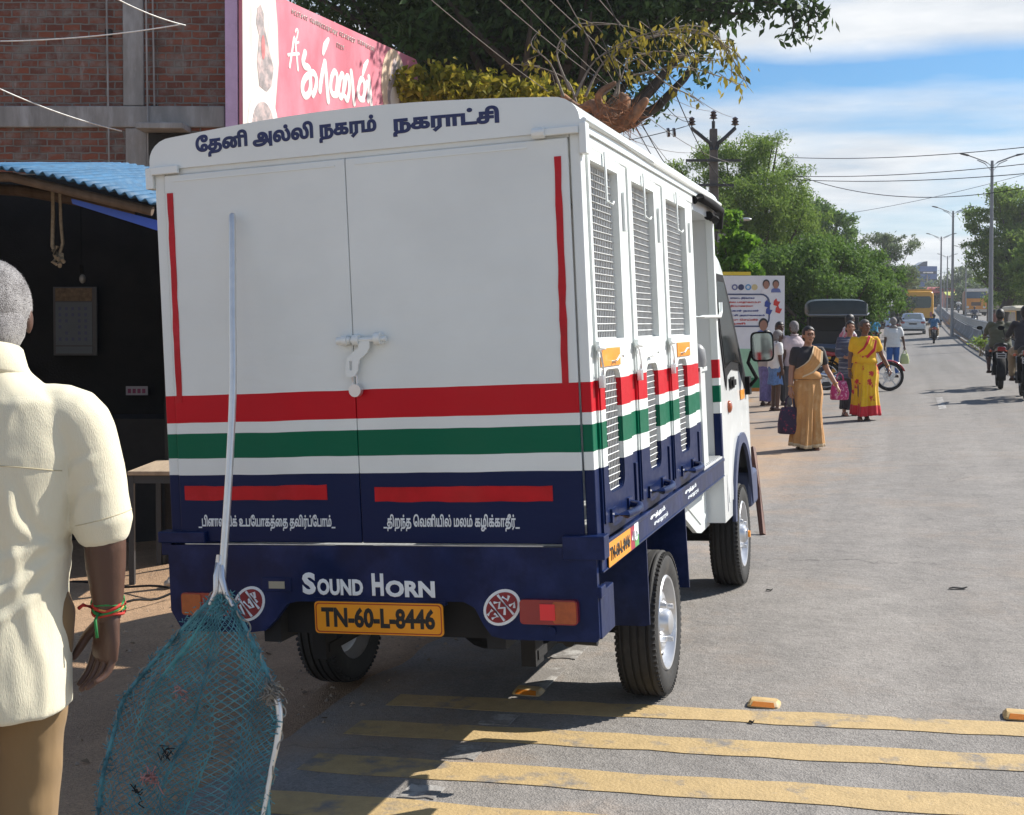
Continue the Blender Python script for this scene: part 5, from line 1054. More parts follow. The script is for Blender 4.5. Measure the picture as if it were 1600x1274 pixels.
# ---- median barrier with railing
md = empty('median_barrier', 'grey concrete median barrier topped by a white picket railing', 'barrier', (4.15, 45, gz(4.15, 45))); mz = md.location
M_barr = pm('barrier_concrete', (.14, .145, .15), .85, var=.25, vs=1.4, bump=.3, col2=(.24, .25, .26), mix=(.5, .62), ms=.6)
b = MB(); ys_ = [16+1.5*i for i in range(110)]; V = []
for y in ys_:
    z = gz(3.95, y)-mz.z
    for dx, h in ((-.32, -.1), (-.32, .10), (-.14, .34), (-.09, .62), (.09, .62), (.14, .34), (.32, .10), (.32, -.1)): V.append((dx, y-mz.y, z+h))
b.add(V, [(j*8+i, j*8+i+1, (j+1)*8+i+1, (j+1)*8+i) for j in range(109) for i in range(7)]+[tuple(range(8))]); b.build('barrier_wall', M_barr, md, smooth=30)
M_rail = pm('rail_paint', (.36, .38, .39), .5, var=.1)
b = MB(); y = 20.
while y < 110:
    z = gz(3.95, y)-mz.z; st_ = .16 if y < 70 else .3
    b.box((-.012, y-mz.y-.012, z+.6), (.012, y-mz.y+.012, z+1.12)); y += st_
b.build('pickets', M_rail, md)['kind'] = 'stuff'
b = MB()
for h, w in ((1.10, .035), (.72, .02)):
    pts = [(0, y_-mz.y, gz(3.95, y_)-mz.z+h) for y_ in ys_[:72]]; b.tube(pts, w, 6)
b.build('rails', M_rail, md)
b = MB()
for k, y_ in enumerate(np.arange(20, 112, 2.4)):
    z = gz(3.95, y_)-mz.z; b.box((-.03, y_-mz.y-.03, z+.6), (.03, y_-mz.y+.03, z+1.16))
b.build('posts', M_rail, md)
# sand lying along the foot of the barrier
sheet('verge_sand', [3.42, 3.6, 3.84], [14+1.2*i for i in range(75)], .006, MATS['dry_soil'])
sheet('median_strip', [3.715, 4.0, 4.5, 4.96], [-14+2*i for i in range(80)], .004, MATS['dry_soil'])
# ---- printed hoarding beside the people
F = Fr(1175, 26); hd = empty('hoarding', 'white printed hoarding with portraits and red and blue Tamil lines behind the wing mirror', 'hoarding', F.o, YAW)
def hq(name, px0, px1, py0, py1, mat, w, par, r=0):
    x0, x1, z0, z1 = F.x(px0), F.x(px1), F.z(py1), F.z(py0); v, f = plate(rrect(x0, z0, x1, z1, r) if r else [(x0, z0), (x1, z0), (x1, z1), (x0, z1)], [], .01, lambda u, v, k: (u, -w-k, v)); return MB().add(v, f).build(name, mat, par)
flat = lambda n, c: pm(n, c, .5, var=.05)
pnl = hq('panel', 1085, 1225, 431, 612, flat('hoarding_white', (.74, .76, .80)), .02, hd)
hq('yellow_top', 1100, 1172, 425, 430.4, flat('hoarding_yellow', (.72, .55, .04)), .02, hd)
hq('green_field', 1086, 1224, 545, 590, pm('hoarding_green', (.35, .62, .42), .5, var=.25, vs=1.5), .031, pnl)
hq('green_foot', 1086, 1224, 590, 606, flat('hoarding_dark_green', (.02, .20, .08)), .031, pnl); hq('orange_foot', 1086, 1224, 606, 611.5, flat('hoarding_orange', (.60, .20, .02)), .031, pnl)
x0, x1, z0, z1 = F.x(1100), F.x(1202), F.z(511), F.z(459)
v, f = plate(rrect(x0, z0, x1, z1, .18), [rrect(x0+.03, z0+.03, x1-.03, z1-.03, .16)], .008, lambda u, v, k: (u, -.031-k, v)); MB().add(v, f).build('outline', flat('hoarding_navy', (.05, .07, .16)), pnl)
for k, (cx, c) in enumerate(((1147, (.12, .14, .3)), (1157, (.03, .04, .12)), (1168, (.10, .30, .55)), (1178, (.6, .5, .25)))):
    v, f = plate(oval(F.x(cx), F.z(449), .062, .062), [oval(F.x(cx), F.z(449), .035, .035)] if k in (0, 2) else [], .008, lambda u, v, kk: (u, -.031-kk, v)); MB().add(v, f).build('round_emblem', flat('emblem_%s' % ('navy', 'black', 'blue', 'gold')[k], c), pnl)
M_skinp = flat('print_skin', (.34, .17, .11)); M_hairp = flat('print_hair', (.02, .018, .018)); M_shirtp = flat('print_shirt', (.12, .16, .40))
for cx, cy, r_, m_ in ((1196, 445, .075, flat('print_white', (.75, .75, .78))), (1211, 445, .07, M_shirtp), (1192, 508, .10, M_shirtp)):
    x, z = F.x(cx), F.z(cy)
    for nm, ol, mm, w in (('portrait_shoulders', [(x-r_*1.5, z-r_*2.3), (x+r_*1.5, z-r_*2.3), (x+r_*1.2, z-r_*1.3), (x, z-r_*.8), (x-r_*1.2, z-r_*1.3)], m_, .033), ('portrait_hair', oval(x, z+r_*.25, r_*.98, r_*1.2), M_hairp, .036), ('portrait_face', oval(x, z-r_*.1, r_*.78, r_*1.1), M_skinp, .041)):
        v, f = plate(ol, [], .008, lambda u, v, kk, w=w: (u, -w-kk, v)); MB().add(v, f).build(nm, mm, pnl)
HL = lambda u, v, w: (u, -.032-w, v)
M_hred = flat('hoarding_red', (.60, .03, .02)); M_hblue = flat('hoarding_blue', (.03, .06, .30))
for s_, mat, px0, px1, py in (('மாவட்ட நிர்வாகம்', M_hblue, 1140, 1178, 466), ('சாைல பாதுகாப்பு', M_hred, 1128, 1188, 472.5), ('விழிப்புணர்வு', M_hred, 1132, 1176, 478.5), ('மக்கள் நலன்', M_hblue, 1130, 1185, 486), ('நகராட்சி அலுவலகம்', M_hblue, 1124, 1194, 493), ('பதிவு ெசய்வீர்', M_hred, 1130, 1184, 500), ('ேதனி', M_hred, 1134, 1164, 506)):
    lettering('lettering', s_, mat, pnl, HL, F.x(px0), F.x(px1), F.z(py+2.1), F.z(py-1.9), .04, .006)
for cx, cy, a, m_ in ((1198, 475, .5, M_hblue), (1200, 486, 1.2, M_hblue), (1212, 473, .8, M_hred), (1215, 484, 2.2, M_hred)):
    x, z = F.x(cx), F.z(cy); v, f = plate([(x-.06, z-.05), (x+.03, z-.08), (x+.08, z+.02), (x+.02, z+.03), (x, z+.09), (x-.05, z+.04)], [], .008, lambda u, v, kk: (u, -.033-kk, v)); MB().add(v, f).build('printed_shape', m_, pnl)
b = MB()
for px in (1100, 1210): b.box((F.x(px)-.04, .01, -.2), (F.x(px)+.04, .09, F.z(440)))
b.build('posts', M_darkmetal, hd)
# ---- far end of the street
F = Fr(1441, 250); fb = empty('blue_building', 'three storey blue fronted building with slanted roof sign at the end of the road', 'building', F.o, YAW)
M_bluef = pm('blue_facade', (.045, .11, .30), .35, var=.2, vs=.4); M_win = pm('far_window', (.03, .05, .09), .15, var=.2); M_far = pm('far_plaster', (.50, .40, .33), .8, var=.2, vs=.3)
b = MB(); b.box((F.x(1420), 0, -2), (F.x(1463), 9, F.z(416))); b.build('wall', M_bluef, fb)
for k in range(3):
    b = MB(); b.box((F.x(1421), -.12, F.z(424+12*k+4)), (F.x(1462), -.01, F.z(424+12*k))); b.build('window_band', M_win, fb)
b = MB(); b.box((F.x(1441), -.3, F.z(427)), (F.x(1456), -.13, F.z(425))); b.build('sign', pm('far_white', (.7, .7, .68), .6), fb); b = MB(); b.box((F.x(1446), -.31, F.z(470)), (F.x(1448), -.13, F.z(430))); b.build('pilaster', M_conc, fb)
b = MB(); b.prism([(F.x(1431), F.z(416)), (F.x(1449), F.z(416)), (F.x(1449), F.z(408)), (F.x(1444), F.z(408.5))], .5, 4, lambda u, v, h: (u, h, v)); b.build('roof_sign', M_win, fb)
def stall(px, d, w, h, c1, c2, lab):
    F = Fr(px, d); o = empty('roadside_stall', lab, 'stall', F.o, YAW, 'roadside stalls and shops in the distance')
    b = MB(); b.box((-w/2, .8, -.3), (w/2, 2.6, h)); b.build('wall', pm('stall_'+c1[0], c1[1], .8, var=.25, vs=1.5), o)
    b = MB(); b.box((-w*.42, .76, .2), (w*.42, .799, h*.62)); b.build('opening', M_sootshade, o)  # flat dark slab, its colour stands for the shade inside the stall
    b = MB(); b.prism([(-.4, h*.74), (.85, h*.98), (.85, h), (-.4, h*.77)], -w*.55, w*.55, lambda u, v, hh: (hh, u, v)); b.build('awning', pm('awning_'+c2[0], c2[1], .7, var=.2, vs=2), o)
    b = MB()
    for k in range(5): b.box((-w*.45+w*.18*k, .0, -.1), (-w*.45+w*.18*k+w*.12, .5, .35+.25*rng.random()))
    b.build('counter', M_timber, o)
for a in ((1345, 95, 3.4, 3.0, ('rust', (.25, .13, .10)), ('tin', (.30, .31, .33)), 'rusty stall with tin awning under the trees'), (1385, 120, 3.4, 3.2, ('pink', (.55, .20, .26)), ('pink', (.60, .25, .32)), 'pink awning stall left of the yellow bus'), (1398, 150, 3.6, 3.2, ('cream', (.50, .42, .32)), ('orange', (.60, .25, .06)), 'cream shop with orange awning behind the yellow bus'), (1472, 190, 4, 2.8, ('brick', (.35, .13, .08)), ('red', (.45, .07, .06)), 'red brick shop seen between the lamp posts'), (1494, 180, 3, 2.4, ('rose', (.55, .25, .22)), ('lime', (.45, .50, .08)), 'rose shop with lime awning left of the orange lorry'), (1370, 105, 2.6, 2.6, ('blue', (.14, .22, .35)), ('grey', (.28, .28, .28)), 'blue grey kiosk under pale trees'), (1456, 215, 4, 3, ('plaster', (.48, .36, .30)), ('maroon', (.30, .06, .06)), 'plastered shop with maroon awning beyond the sedan')):
    stall(*a)
# thatched and tarpaulin stall on the right
F = Fr(1563, 152); o = empty('thatched_stall', 'stall with grey tarpaulin roof under the trees right of the railing', 'stall', F.o, YAW)
b = MB(); b.prism([(-1.7, 2.2), (2.0, 2.1), (1.0, 3.0), (-.8, 3.3)], 0, 3, lambda u, v, h: (u, h, v)); b.build('roof', pm('tarpaulin', (.42, .42, .36), .7, var=.2, vs=2, bump=.3), o)
b = MB(); b.box((-1.5, 1.5, -.2), (1.7, 2.9, 2.15)); b.build('wall', M_sootshade, o)
for x in (-1.5, 1.7):
    b = MB(); b.cyl((x, .1, -.2), (x, .1, 2.3), .06); b.build('post', M_timber, o)
# shaded wall line behind the right-hand trees
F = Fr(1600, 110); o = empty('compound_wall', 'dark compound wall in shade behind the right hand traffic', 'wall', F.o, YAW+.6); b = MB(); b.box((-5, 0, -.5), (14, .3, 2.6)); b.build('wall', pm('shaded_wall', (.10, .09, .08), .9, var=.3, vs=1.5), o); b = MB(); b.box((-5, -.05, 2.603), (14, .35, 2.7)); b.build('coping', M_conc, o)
# brown stick leaning behind the front wheel, bits of litter
a = G(1192, 836); c_ = pt(1176, 700, (a-CW).dot(CF)+.45); b = MB(); b.tube([Vector((0, 0, 0)), (c_-a)], .022, 4); tag(b.build('wooden_stick', pm('red_brown_wood', (.12, .045, .025), .6, var=.3, vs=15), loc=a), 'red brown wooden stick propped behind the front wheel of the van', 'stick')
for px, py, l, w, lab in ((1497, 921, .09, .028, 'curled black scrap lying on open asphalt'), (1202, 924, .035, .02, 'small black scrap right of the front wheel'), (1174, 1131, .02, .015, 'tiny dark scrap below the middle road stud')):
    g = G(px, py); b = MB(); b.loft([((-l/2, 0, .004), .002, w*.3, (0, 0, 1), (0, 1, 0)), ((-l/4, .004, .008), .003, w/2, (0, 0, 1), (0, 1, 0)), ((l/4, -.003, .006), .003, w/2, (0, 0, 1), (0, 1, 0)), ((l/2, .004, .012), .002, w*.3, (0, 0, 1), (0, 1, 0))], 8); tag(b.build('litter_scrap', M_black, loc=g, rz=.2, smooth=60), lab, 'litter')
# ------------------------------------------------------------------ people
V3 = Vector
SKIN = pm('brown_skin', (.16, .075, .045), .5, var=.08, vs=9, sss=.05, bump=.1, bs=80); SKIN2 = pm('dark_skin', (.085, .042, .028), .48, var=.1, vs=9, sss=.04, bump=.1, bs=80); SKIN3 = pm('light_brown_skin', (.34, .175, .11), .5, var=.08, vs=9, sss=.05)
HAIRB = pm('black_hair', (.012, .010, .010), .45, var=.3, vs=40, bump=.5, bs=120); HAIRG = pm('grey_hair', (.20, .19, .19), .7, var=.5, vs=60, bump=.7, bs=200)
EYE = pm('dark_eye', (.015, .01, .008), .2, var=0); LIP = pm('lip', (.12, .04, .035), .5, var=.1)
def hand(mb, w, d, side, palm=(0, 0, 0), curl=.5, s=1., fr=.0078, n=8):
    # palm and five bent fingers growing out of the wrist w along d; side: where the thumb points; palm: the way the palm faces
    d = V3(d).normalized(); t = V3(side); t = (t-d*t.dot(d)).normalized(); p = V3(palm) if V3(palm).length > .1 else d.cross(t)
    p = (p-d*p.dot(d)-t*p.dot(t)); p = (p if p.length > .05 else d.cross(t)).normalized()
    W = V3(w); pl = .085*s
    mb.loft([(W-d*.02*s, .024*s, .019*s, t, p), (W+d*.012*s, .028*s, .018*s, t, p), (W+d*pl*.55, .037*s, .0155*s, t, p), (W+d*pl*.95, .037*s, .0135*s, t, p), (W+d*pl*1.06, .030*s, .009*s, t, p)], 14)
    for i, (o, l) in enumerate(((.029, .066), (.010, .074), (-.009, .069), (-.027, .054))):
        b = W+d*pl*.9+t*o*s; l *= s; c = curl*(1+.16*i); fl = p
        d1 = (d*math.cos(c*.55)+fl*math.sin(c*.55)+t*(o*.9)).normalized(); d2 = (d*math.cos(c*1.25)+fl*math.sin(c*1.25)).normalized(); d3 = (d*math.cos(c*1.8)+fl*math.sin(c*1.8)).normalized()
        a1 = b+d1*l*.46; a2 = a1+d2*l*.30; a3 = a2+d3*l*.24; k = fr*s*(1, 1.04, 1, .88)[i]
        mb.limb([b-d*.012*s, b, a1, a2, a3], [k*1.1, k*1.12, k*1.03, k*.92, k*.72], n, 2)
    b = W+d*pl*.25+t*.024*s; e1 = (d*.72+t*.62+p*.25).normalized(); e2 = (d*.9+t*.2+p*.4).normalized()
    mb.limb([b, b+e1*.034*s, b+e1*.034*s+e2*.028*s, b+e1*.034*s+e2*.050*s], [fr*1.5*s, fr*1.3*s, fr*1.1*s, fr*.8*s], n, 2)
def head(mb, c, yaw=0, pitch=0, s=1.):
    M = Matrix.Translation(V3(c)) @ Matrix.Rotation(yaw, 4, 'Z') @ Matrix.Rotation(pitch, 4, 'X') @ Matrix.Scale(s, 4)
    h = MB(); h.ball((0, -.008, .022), (.074, .095, .092), 20, 14); h.ball((0, .022, -.045), (.055, .062, .066), 16, 10); h.ball((0, .058, -.088), (.026, .024, .020), 10, 8)
    h.limb([(0, .088, .02), (0, .104, -.012), (0, .100, -.026)], [.010, .014, .015], 8, 2); h.ball((.011, .096, -.026), .010, 8, 6); h.ball((-.011, .096, -.026), .010, 8, 6)
    h.ball((0, .083, .036), (.055, .018, .012), 10, 6); h.ball((.038, .062, -.022), (.020, .020, .018), 8, 6); h.ball((-.038, .062, -.022), (.020, .020, .018), 8, 6)
    h.ball((0, .080, -.056), (.023, .014, .010), 8, 6)
    for sx in (-1, 1): h.ball((sx*.077, -.004, -.008), (.010, .020, .031), 10, 8)
    mb.add([M @ V3(v) for v in h.v], h.f); return M
def face_parts(o, M):
    b = MB()
    for sx in (-1, 1): b.ball(M @ V3((sx*.030, .083, .014)), .0085, 8, 6); b.tube([M @ V3((sx*x, .088-x*.12, .034+.006*(1-abs(x-.03)/.02))) for x in (.014, .03, .048)], .0035, 5)
    b.build('eyes', EYE, o, smooth=180)
    b = MB(); b.tube([M @ V3(v) for v in ((-.022, .088, -.054), (0, .096, -.054), (.022, .088, -.054))], .0045, 6); b.build('mouth', LIP, o, smooth=180)
def hair_cap(o, M, mat, long=0, bun=False, grow=1.045, brow=.056, low=-.035):
    b = MB(); b.ball((0, -.010, .022), (.074*grow, .096*grow, .093*grow), 24, 16); b.ball((0, -.035, -.02), (.070*grow, .068*grow, .07*grow), 18, 10); brow = .062 if bun else brow
    keep = []
    for f in b.f:
        c = sum((V3(b.v[i]) for i in f), V3())/len(f)
        if (c.y > .030 and c.z < (brow+.024-.62*abs(c.x) if bun else brow)) or (c.y > -.005 and c.z < low+.03) or c.z < low-.05-long: continue
        keep.append(f)
    b.f = keep; b.m = [0]*len(keep)
    b.v = [tuple(M @ V3(v)) for v in b.v]
    if bun: b2 = MB(); b2.ball(M @ V3((0, -.12, .03)), (.045, .04, .045), 14, 10); b.add(b2.v, b2.f)
    h = b.build('hair', mat, o, smooth=180); md = h.modifiers.new('t', 'SOLIDIFY'); md.thickness = .006; md.offset = 1; return h
BASE = dict(pel=(0, 0, .90), wai=(0, 0, 1.03), che=(0, 0, 1.20), nec=(0, -.01, 1.345), hea=(0, .015, 1.505), hL=(-.085, 0, .86), hR=(.085, 0, .86), kL=(-.09, .02, .47), kR=(.09, .02, .47), aL=(-.09, 0, .085), aR=(.09, 0, .085),
    sL=(-.165, 0, 1.30), sR=(.165, 0, 1.30), eL=(-.205, -.02, 1.05), eR=(.205, -.02, 1.05), wL=(-.215, .03, .82), wR=(.215, .03, .82))
SIT = dict(pel=(0, 0, .82), wai=(0, .03, .95), che=(0, .08, 1.12), nec=(0, .12, 1.26), hea=(0, .15, 1.42), hL=(-.10, .02, .80), hR=(.10, .02, .80), kL=(-.20, .42, .72), kR=(.20, .42, .72), aL=(-.20, .22, .33), aR=(.20, .22, .33),
    sL=(-.17, .09, 1.22), sR=(.17, .09, 1.22), eL=(-.27, .22, 1.03), eR=(.27, .22, 1.03), wL=(-.28, .46, .98), wR=(.28, .46, .98))
def person(label, loc, rz, H, pose=None, base=BASE, skin=SKIN, outfit=(), hair=HAIRB, bun=False, yaw=0, pitch=0, feet='bare', group=None, female=False, vox=.0095, fat=1., hd=None, ground_feet=True, bald=False, arm=1., hs=1.):
    J = {k: V3(v) for k, v in base.items()}
    for k, v in (pose or {}).items(): J[k] = V3(v)
    mb = MB(); X, Y, Z = V3((1, 0, 0)), V3((0, 1, 0)), V3((0, 0, 1)); sw = .93 if female else 1.
    mb.loft([(J['pel']-Z*.06, .12*fat, .09*fat, X, Y), (J['pel'], .155*fat, .105*fat, X, Y), (J['wai'], .128*fat, .095*fat, X, Y), (J['che'], .150*sw*fat, .105*fat, X, Y), (J['che'].lerp(J['nec'], .55), .150*sw, .085, X, Y), (J['nec']-Z*.02, .085, .062, X, Y), (J['nec']+Z*.02, .055, .055, X, Y)], 18)
    mb.limb([J['nec']-Z*.03, J['nec'].lerp(J['hea'], .5), J['hea']-Z*.02], [.055, .048, .05], 12, 2)
    M = head(mb, J['hea'], yaw, pitch)
    for s_ in 'LR':
        S, E, W = J['s'+s_], J['e'+s_], J['w'+s_]
        mb.limb([J['che'].lerp(S, .75), S, S.lerp(E, .5), E, E.lerp(W, .4), W], [.05, .056, .046*(arm+1)/2, .038*arm, .036*arm, .024*arm], 12, 3)
        Hh, K, A = J['h'+s_], J['k'+s_], J['a'+s_]
        mb.limb([Hh, Hh.lerp(K, .5), K, K.lerp(A, .35), A], [.085*fat, .072*fat, .052, .05, .034], 12, 3)
        fd = V3((0, 1, -.12)) if ground_feet else V3((0, 1, -.1)); ft = A+V3((0, .02, -.045))
        mb.limb([A+V3((0, -.035, -.045)), ft, ft+V3((0, .075, -.012)), ft+V3((0, .125, -.02))], [.034, .036, .034, .022], 10, 3)
    me = fused(mb, vox, 3)
    fg = MB()
    for s_, sx in (('L', -1), ('R', 1)):
        E, W = J['e'+s_], J['w'+s_]; d, th, pn, cu = (hd or {}).get(s_, ((W-E).normalized(), V3((-sx*.25, 1, 0)), V3((-sx, 0, 0)), .7)); hand(fg, W, d, th, pn, cu, hs)
    join_meshes(me, fg); me.materials.append(skin)
    o = mesh_obj('person', me, None, loc, rz); o.scale = (H/1.62,)*3; tag(o, label, 'person', group)
    face_parts(o, M)
    if bald: hair_cap(o, M, hair, grow=1.02, brow=.075, low=-.02)
    else: hair_cap(o, M, hair, bun=bun)
    for fn in outfit: fn(o, J, M, fat)
    return o
def limbs_cloth(mat, name, k0, k1, k2, r, frac, nm=None):
    pass
def shirt(mat, sleeve=.62, hem=-.10, loose=1.0, collar=True, name='shirt', wrinkle=.006, vox=.010, half=True):
    def fn(o, J, M, fat):
        mb = MB(); X, Y, Z = V3((1, 0, 0)), V3((0, 1, 0)), V3((0, 0, 1)); l = loose
        mb.loft([(J['pel']+Z*hem, .178*fat*l, .135*fat*l, X, Y), (J['pel']+Z*(hem+.05), .178*fat*l, .135*fat*l, X, Y), (J['wai'], .160*fat*l, .125*fat*l, X, Y), (J['che'], .176*fat*l, .127*fat*l, X, Y), (J['che'].lerp(J['nec'], .5), .172*l, .110, X, Y), (J['nec']-Z*.025, .105, .080, X, Y), (J['nec']+Z*.012, .066, .066, X, Y)], 24, 2.2)
        for s_ in 'LR':
            S, E, W = J['s'+s_], J['e'+s_], J['w'+s_]
            if sleeve <= 1: e = S.lerp(E, sleeve); mb.limb([J['che'].lerp(S, .7), S, S.lerp(e, .6), e], [.06, .068*l, .066*l, .066*l], 14, 3)
            else: mb.limb([J['che'].lerp(S, .7), S, S.lerp(E, .5), E, E.lerp(W, .5), E.lerp(W, min(1, sleeve-1))], [.06, .066, .058, .05, .046, .036], 14, 3)
        me = fused(mb, vox, 4); me.materials.append(mat)
        displace(me, lambda c: wrinkle*(mnoise.noise(V3((c.x*9, c.y*9, c.z*16)))+.6*mnoise.noise(V3((c.x*22+c.z*9, c.y*22, c.z*18)))))
        mesh_obj(name, me, o)
        if collar: c = MB(); c.tube([J['nec']+V3((.062*math.cos(t), .062*math.sin(t)-.002, .022+.006*math.cos(t*2))) for t in np.linspace(0, 2*PI, 20, endpoint=False)], .013, 6, closed=True); c.build('collar', mat, o, smooth=180)
    return fn
def trousers(mat, length=.92, name='trousers', r=1., w=1.):
    def fn(o, J, M, fat):
        mb = MB()
        mb.loft([(J['pel']+V3((0, 0, .05)), .165*fat*w, .118*fat, V3((1, 0, 0)), V3((0, 1, 0))), (J['pel']-V3((0, 0, .03)), .170*fat*w, .125*fat, V3((1, 0, 0)), V3((0, 1, 0))), (J['pel']-V3((0, 0, .09)), .14*fat, .10*fat, V3((1, 0, 0)), V3((0, 1, 0)))], 18)
        for s_ in 'LR':
            Hh, K, A = J['h'+s_], J['k'+s_], J['a'+s_]; mb.limb([Hh, Hh.lerp(K, .5), K, K.lerp(A, .5), K.lerp(A, length)], [.097*fat*r, .086*fat*r, .069*r, .064*r, .058*r], 14, 3)
        me = fused(mb, .0105, 4); me.materials.append(mat); displace(me, lambda c: .006*mnoise.noise(V3((c.x*10, c.y*10, c.z*14)))); mesh_obj(name, me, o)
    return fn
def skirt(mat, z1=.06, r1=.19, pleat=.018, k=13, name='skirt', top=.06, sway=(0, 0), border=None, lead=0., bm_=None):
    def fn(o, J, M, fat):
        n, m = 96, 22; vs = []; P0 = J['pel']
        z0 = P0.z+top
        for j in range(m+1):
            v = j/m; z = z0+(z1-z0)*v; hip = math.exp(-((v-.22)/.2)**2)
            for i in range(n):
                t = 2*PI*i/n; a = .137*fat+.045*hip*fat+(r1-.16)*v**1.3; b_ = .105*fat+.03*hip*fat+(r1-.15)*v**1.3
                f = pleat*v**.8*(math.sin(k*t+3*v+1.5*math.sin(2*t))+.5*math.sin((k*2+1)*t+v*5))*(.45+.55*math.cos(t-PI/2)**2)
                fwd = lead*v*math.sin(t)*math.cos(t*.5-.6)
                vs.append((P0.x+(a+f)*math.cos(t)+sway[0]*v, P0.y*(1-v)+(b_+f+fwd)*math.sin(t)+sway[1]*v, z+.012*v*math.sin(3*t+1)))
        mb = MB(); mb.add(vs, [(j*n+i, j*n+(i+1) % n, (j+1)*n+(i+1) % n, (j+1)*n+i) for j in range(m) for i in range(n)])
        if border is not None: mb.m = [1 if j >= m-border else 0 for j in range(m) for i in range(n)]
        s_ = mb.build(name, [mat, bm_] if border is not None else mat, o, smooth=180); md = s_.modifiers.new('t', 'SOLIDIFY'); md.thickness = .006
    return fn
def pallu(mat, edge, side=1, fall=.55):
    # saree end: from the hip on one side across the chest over the other shoulder and down the back
    def fn(o, J, M, fat):
        keys = [((-side*.17, .03, .98), (0, 0, .085)), ((-side*.10, .135, 1.04), (.0, .0, .085)), ((side*.0, .150, 1.10), (-side*.035, 0, .085)), ((side*.075, .140, 1.20), (-side*.065, .0, .075)), ((side*.115, .075, 1.325), (-side*.065, .01, .035)), ((side*.125, -.02, 1.355), (-side*.065, 0, .012)), ((side*.13, -.105, 1.28), (-side*.065, -.01, .0)), ((side*.14, -.135, 1.05), (-side*.07, 0, 0)), ((side*.15, -.14, 1.3-fall), (-side*.08, 0, 0))]
        c0 = J['che']-V3((0, 0, 1.20)); m = 9; n = 40; vs = []
        for i in range(n+1):
            u = i/n*(len(keys)-1); a = min(int(u), len(keys)-2); f = u-a; f = f*f*(3-2*f)
            p = V3(keys[a][0]).lerp(V3(keys[a+1][0]), f); w = V3(keys[a][1]).lerp(V3(keys[a+1][1]), f)
            for j in range(m+1):
                t = j/m*2-1; q = p+w*t; r_ = .010*math.sin(j*2.6+u*.6); d = V3((q.x, q.y, 0)); d = d.normalized() if d.length > 1e-4 else V3((0, 1, 0)); vs.append(q*1.0+d*r_*fat+V3((0, 0, 0))+c0)
        mb = MB(); mb.add(vs, [(i*(m+1)+j, i*(m+1)+j+1, (i+1)*(m+1)+j+1, (i+1)*(m+1)+j) for i in range(n) for j in range(m)]); mb.m = [1 if j in ((0, m-1) if edge is not C_red else (0, 1, m-2, m-1)) else 0 for i in range(n) for j in range(m)]
        s_ = mb.build('saree_drape', [mat, edge], o, smooth=180); md = s_.modifiers.new('t', 'SOLIDIFY'); md.thickness = .008; md.offset = 1
        sb = s_.modifiers.new('s', 'SUBSURF'); sb.levels = 1; sb.render_levels = 1
        b = MB(); b.loft([((J['wai'].x, J['wai'].y, .925), .178*fat, .136*fat, (1, 0, 0), (0, 1, 0)), ((J['wai'].x, J['wai'].y, .99), .168*fat, .130*fat, (1, 0, .12), (0, 1, .1)), ((J['wai'].x, J['wai'].y, 1.035), .148*fat, .115*fat, (1, 0, .18), (0, 1, .1))], 30, cap=False); bb_ = b.build('waist_wrap', mat, o, smooth=180); md = bb_.modifiers.new('t', 'SOLIDIFY'); md.thickness = .01; md.offset = 1
    return fn
def bangles(mat, who='LR'):
    def fn(o, J, M, fat):
        for s_ in who:
            E, W = J['e'+s_], J['w'+s_]; d = (W-E).normalized(); u, w = basis(d); b = MB(); b.tube([W-d*.03+(u*math.cos(t)+w*math.sin(t))*.031 for t in np.linspace(0, 2*PI, 14, endpoint=False)], .005, 6, closed=True); b.build('bangle', mat, o, smooth=180)
    return fn
def sandals(mat):
    def fn(o, J, M, fat):
        for s_ in 'LR':
            A = J['a'+s_]; b = MB(); f = A+V3((0, .04, -.082)); b.loft([(f+V3((0, 0, -.006)), .042, .125, (1, 0, 0), (0, 1, 0)), (f+V3((0, 0, .010)), .042, .125, (1, 0, 0), (0, 1, 0))], 18, 2.6); b.tube([f+V3((-.045, .04, .0)), f+V3((-.02, .045, .058)), f+V3((.02, .045, .058)), f+V3((.045, .04, .0))], .010, 6); b.build('sandal', mat, o, smooth=50)
    return fn
def helmet(mat):
    def fn(o, J, M, fat):
        b = MB(); b.ball((0, -.004, .022), (.102, .122, .118), 20, 14); b.f = [f for f in b.f if not (sum(b.v[i][1] for i in f)/len(f) > .06 and sum(b.v[i][2] for i in f)/len(f) < .05) and sum(b.v[i][2] for i in f)/len(f) > -.065]; b.m = [0]*len(b.f); b.v = [tuple(M @ V3(v)) for v in b.v]; h = b.build('helmet', mat, o, smooth=180); md = h.modifiers.new('t', 'SOLIDIFY'); md.thickness = .012
    return fn
def cloth(name, c, **k): return pm(name, c, .85, var=k.pop('var', .12), vs=k.pop('vs', 7), sheen=.15, bump=k.pop('bump', .25), bs=k.pop('bs', 160), **k)
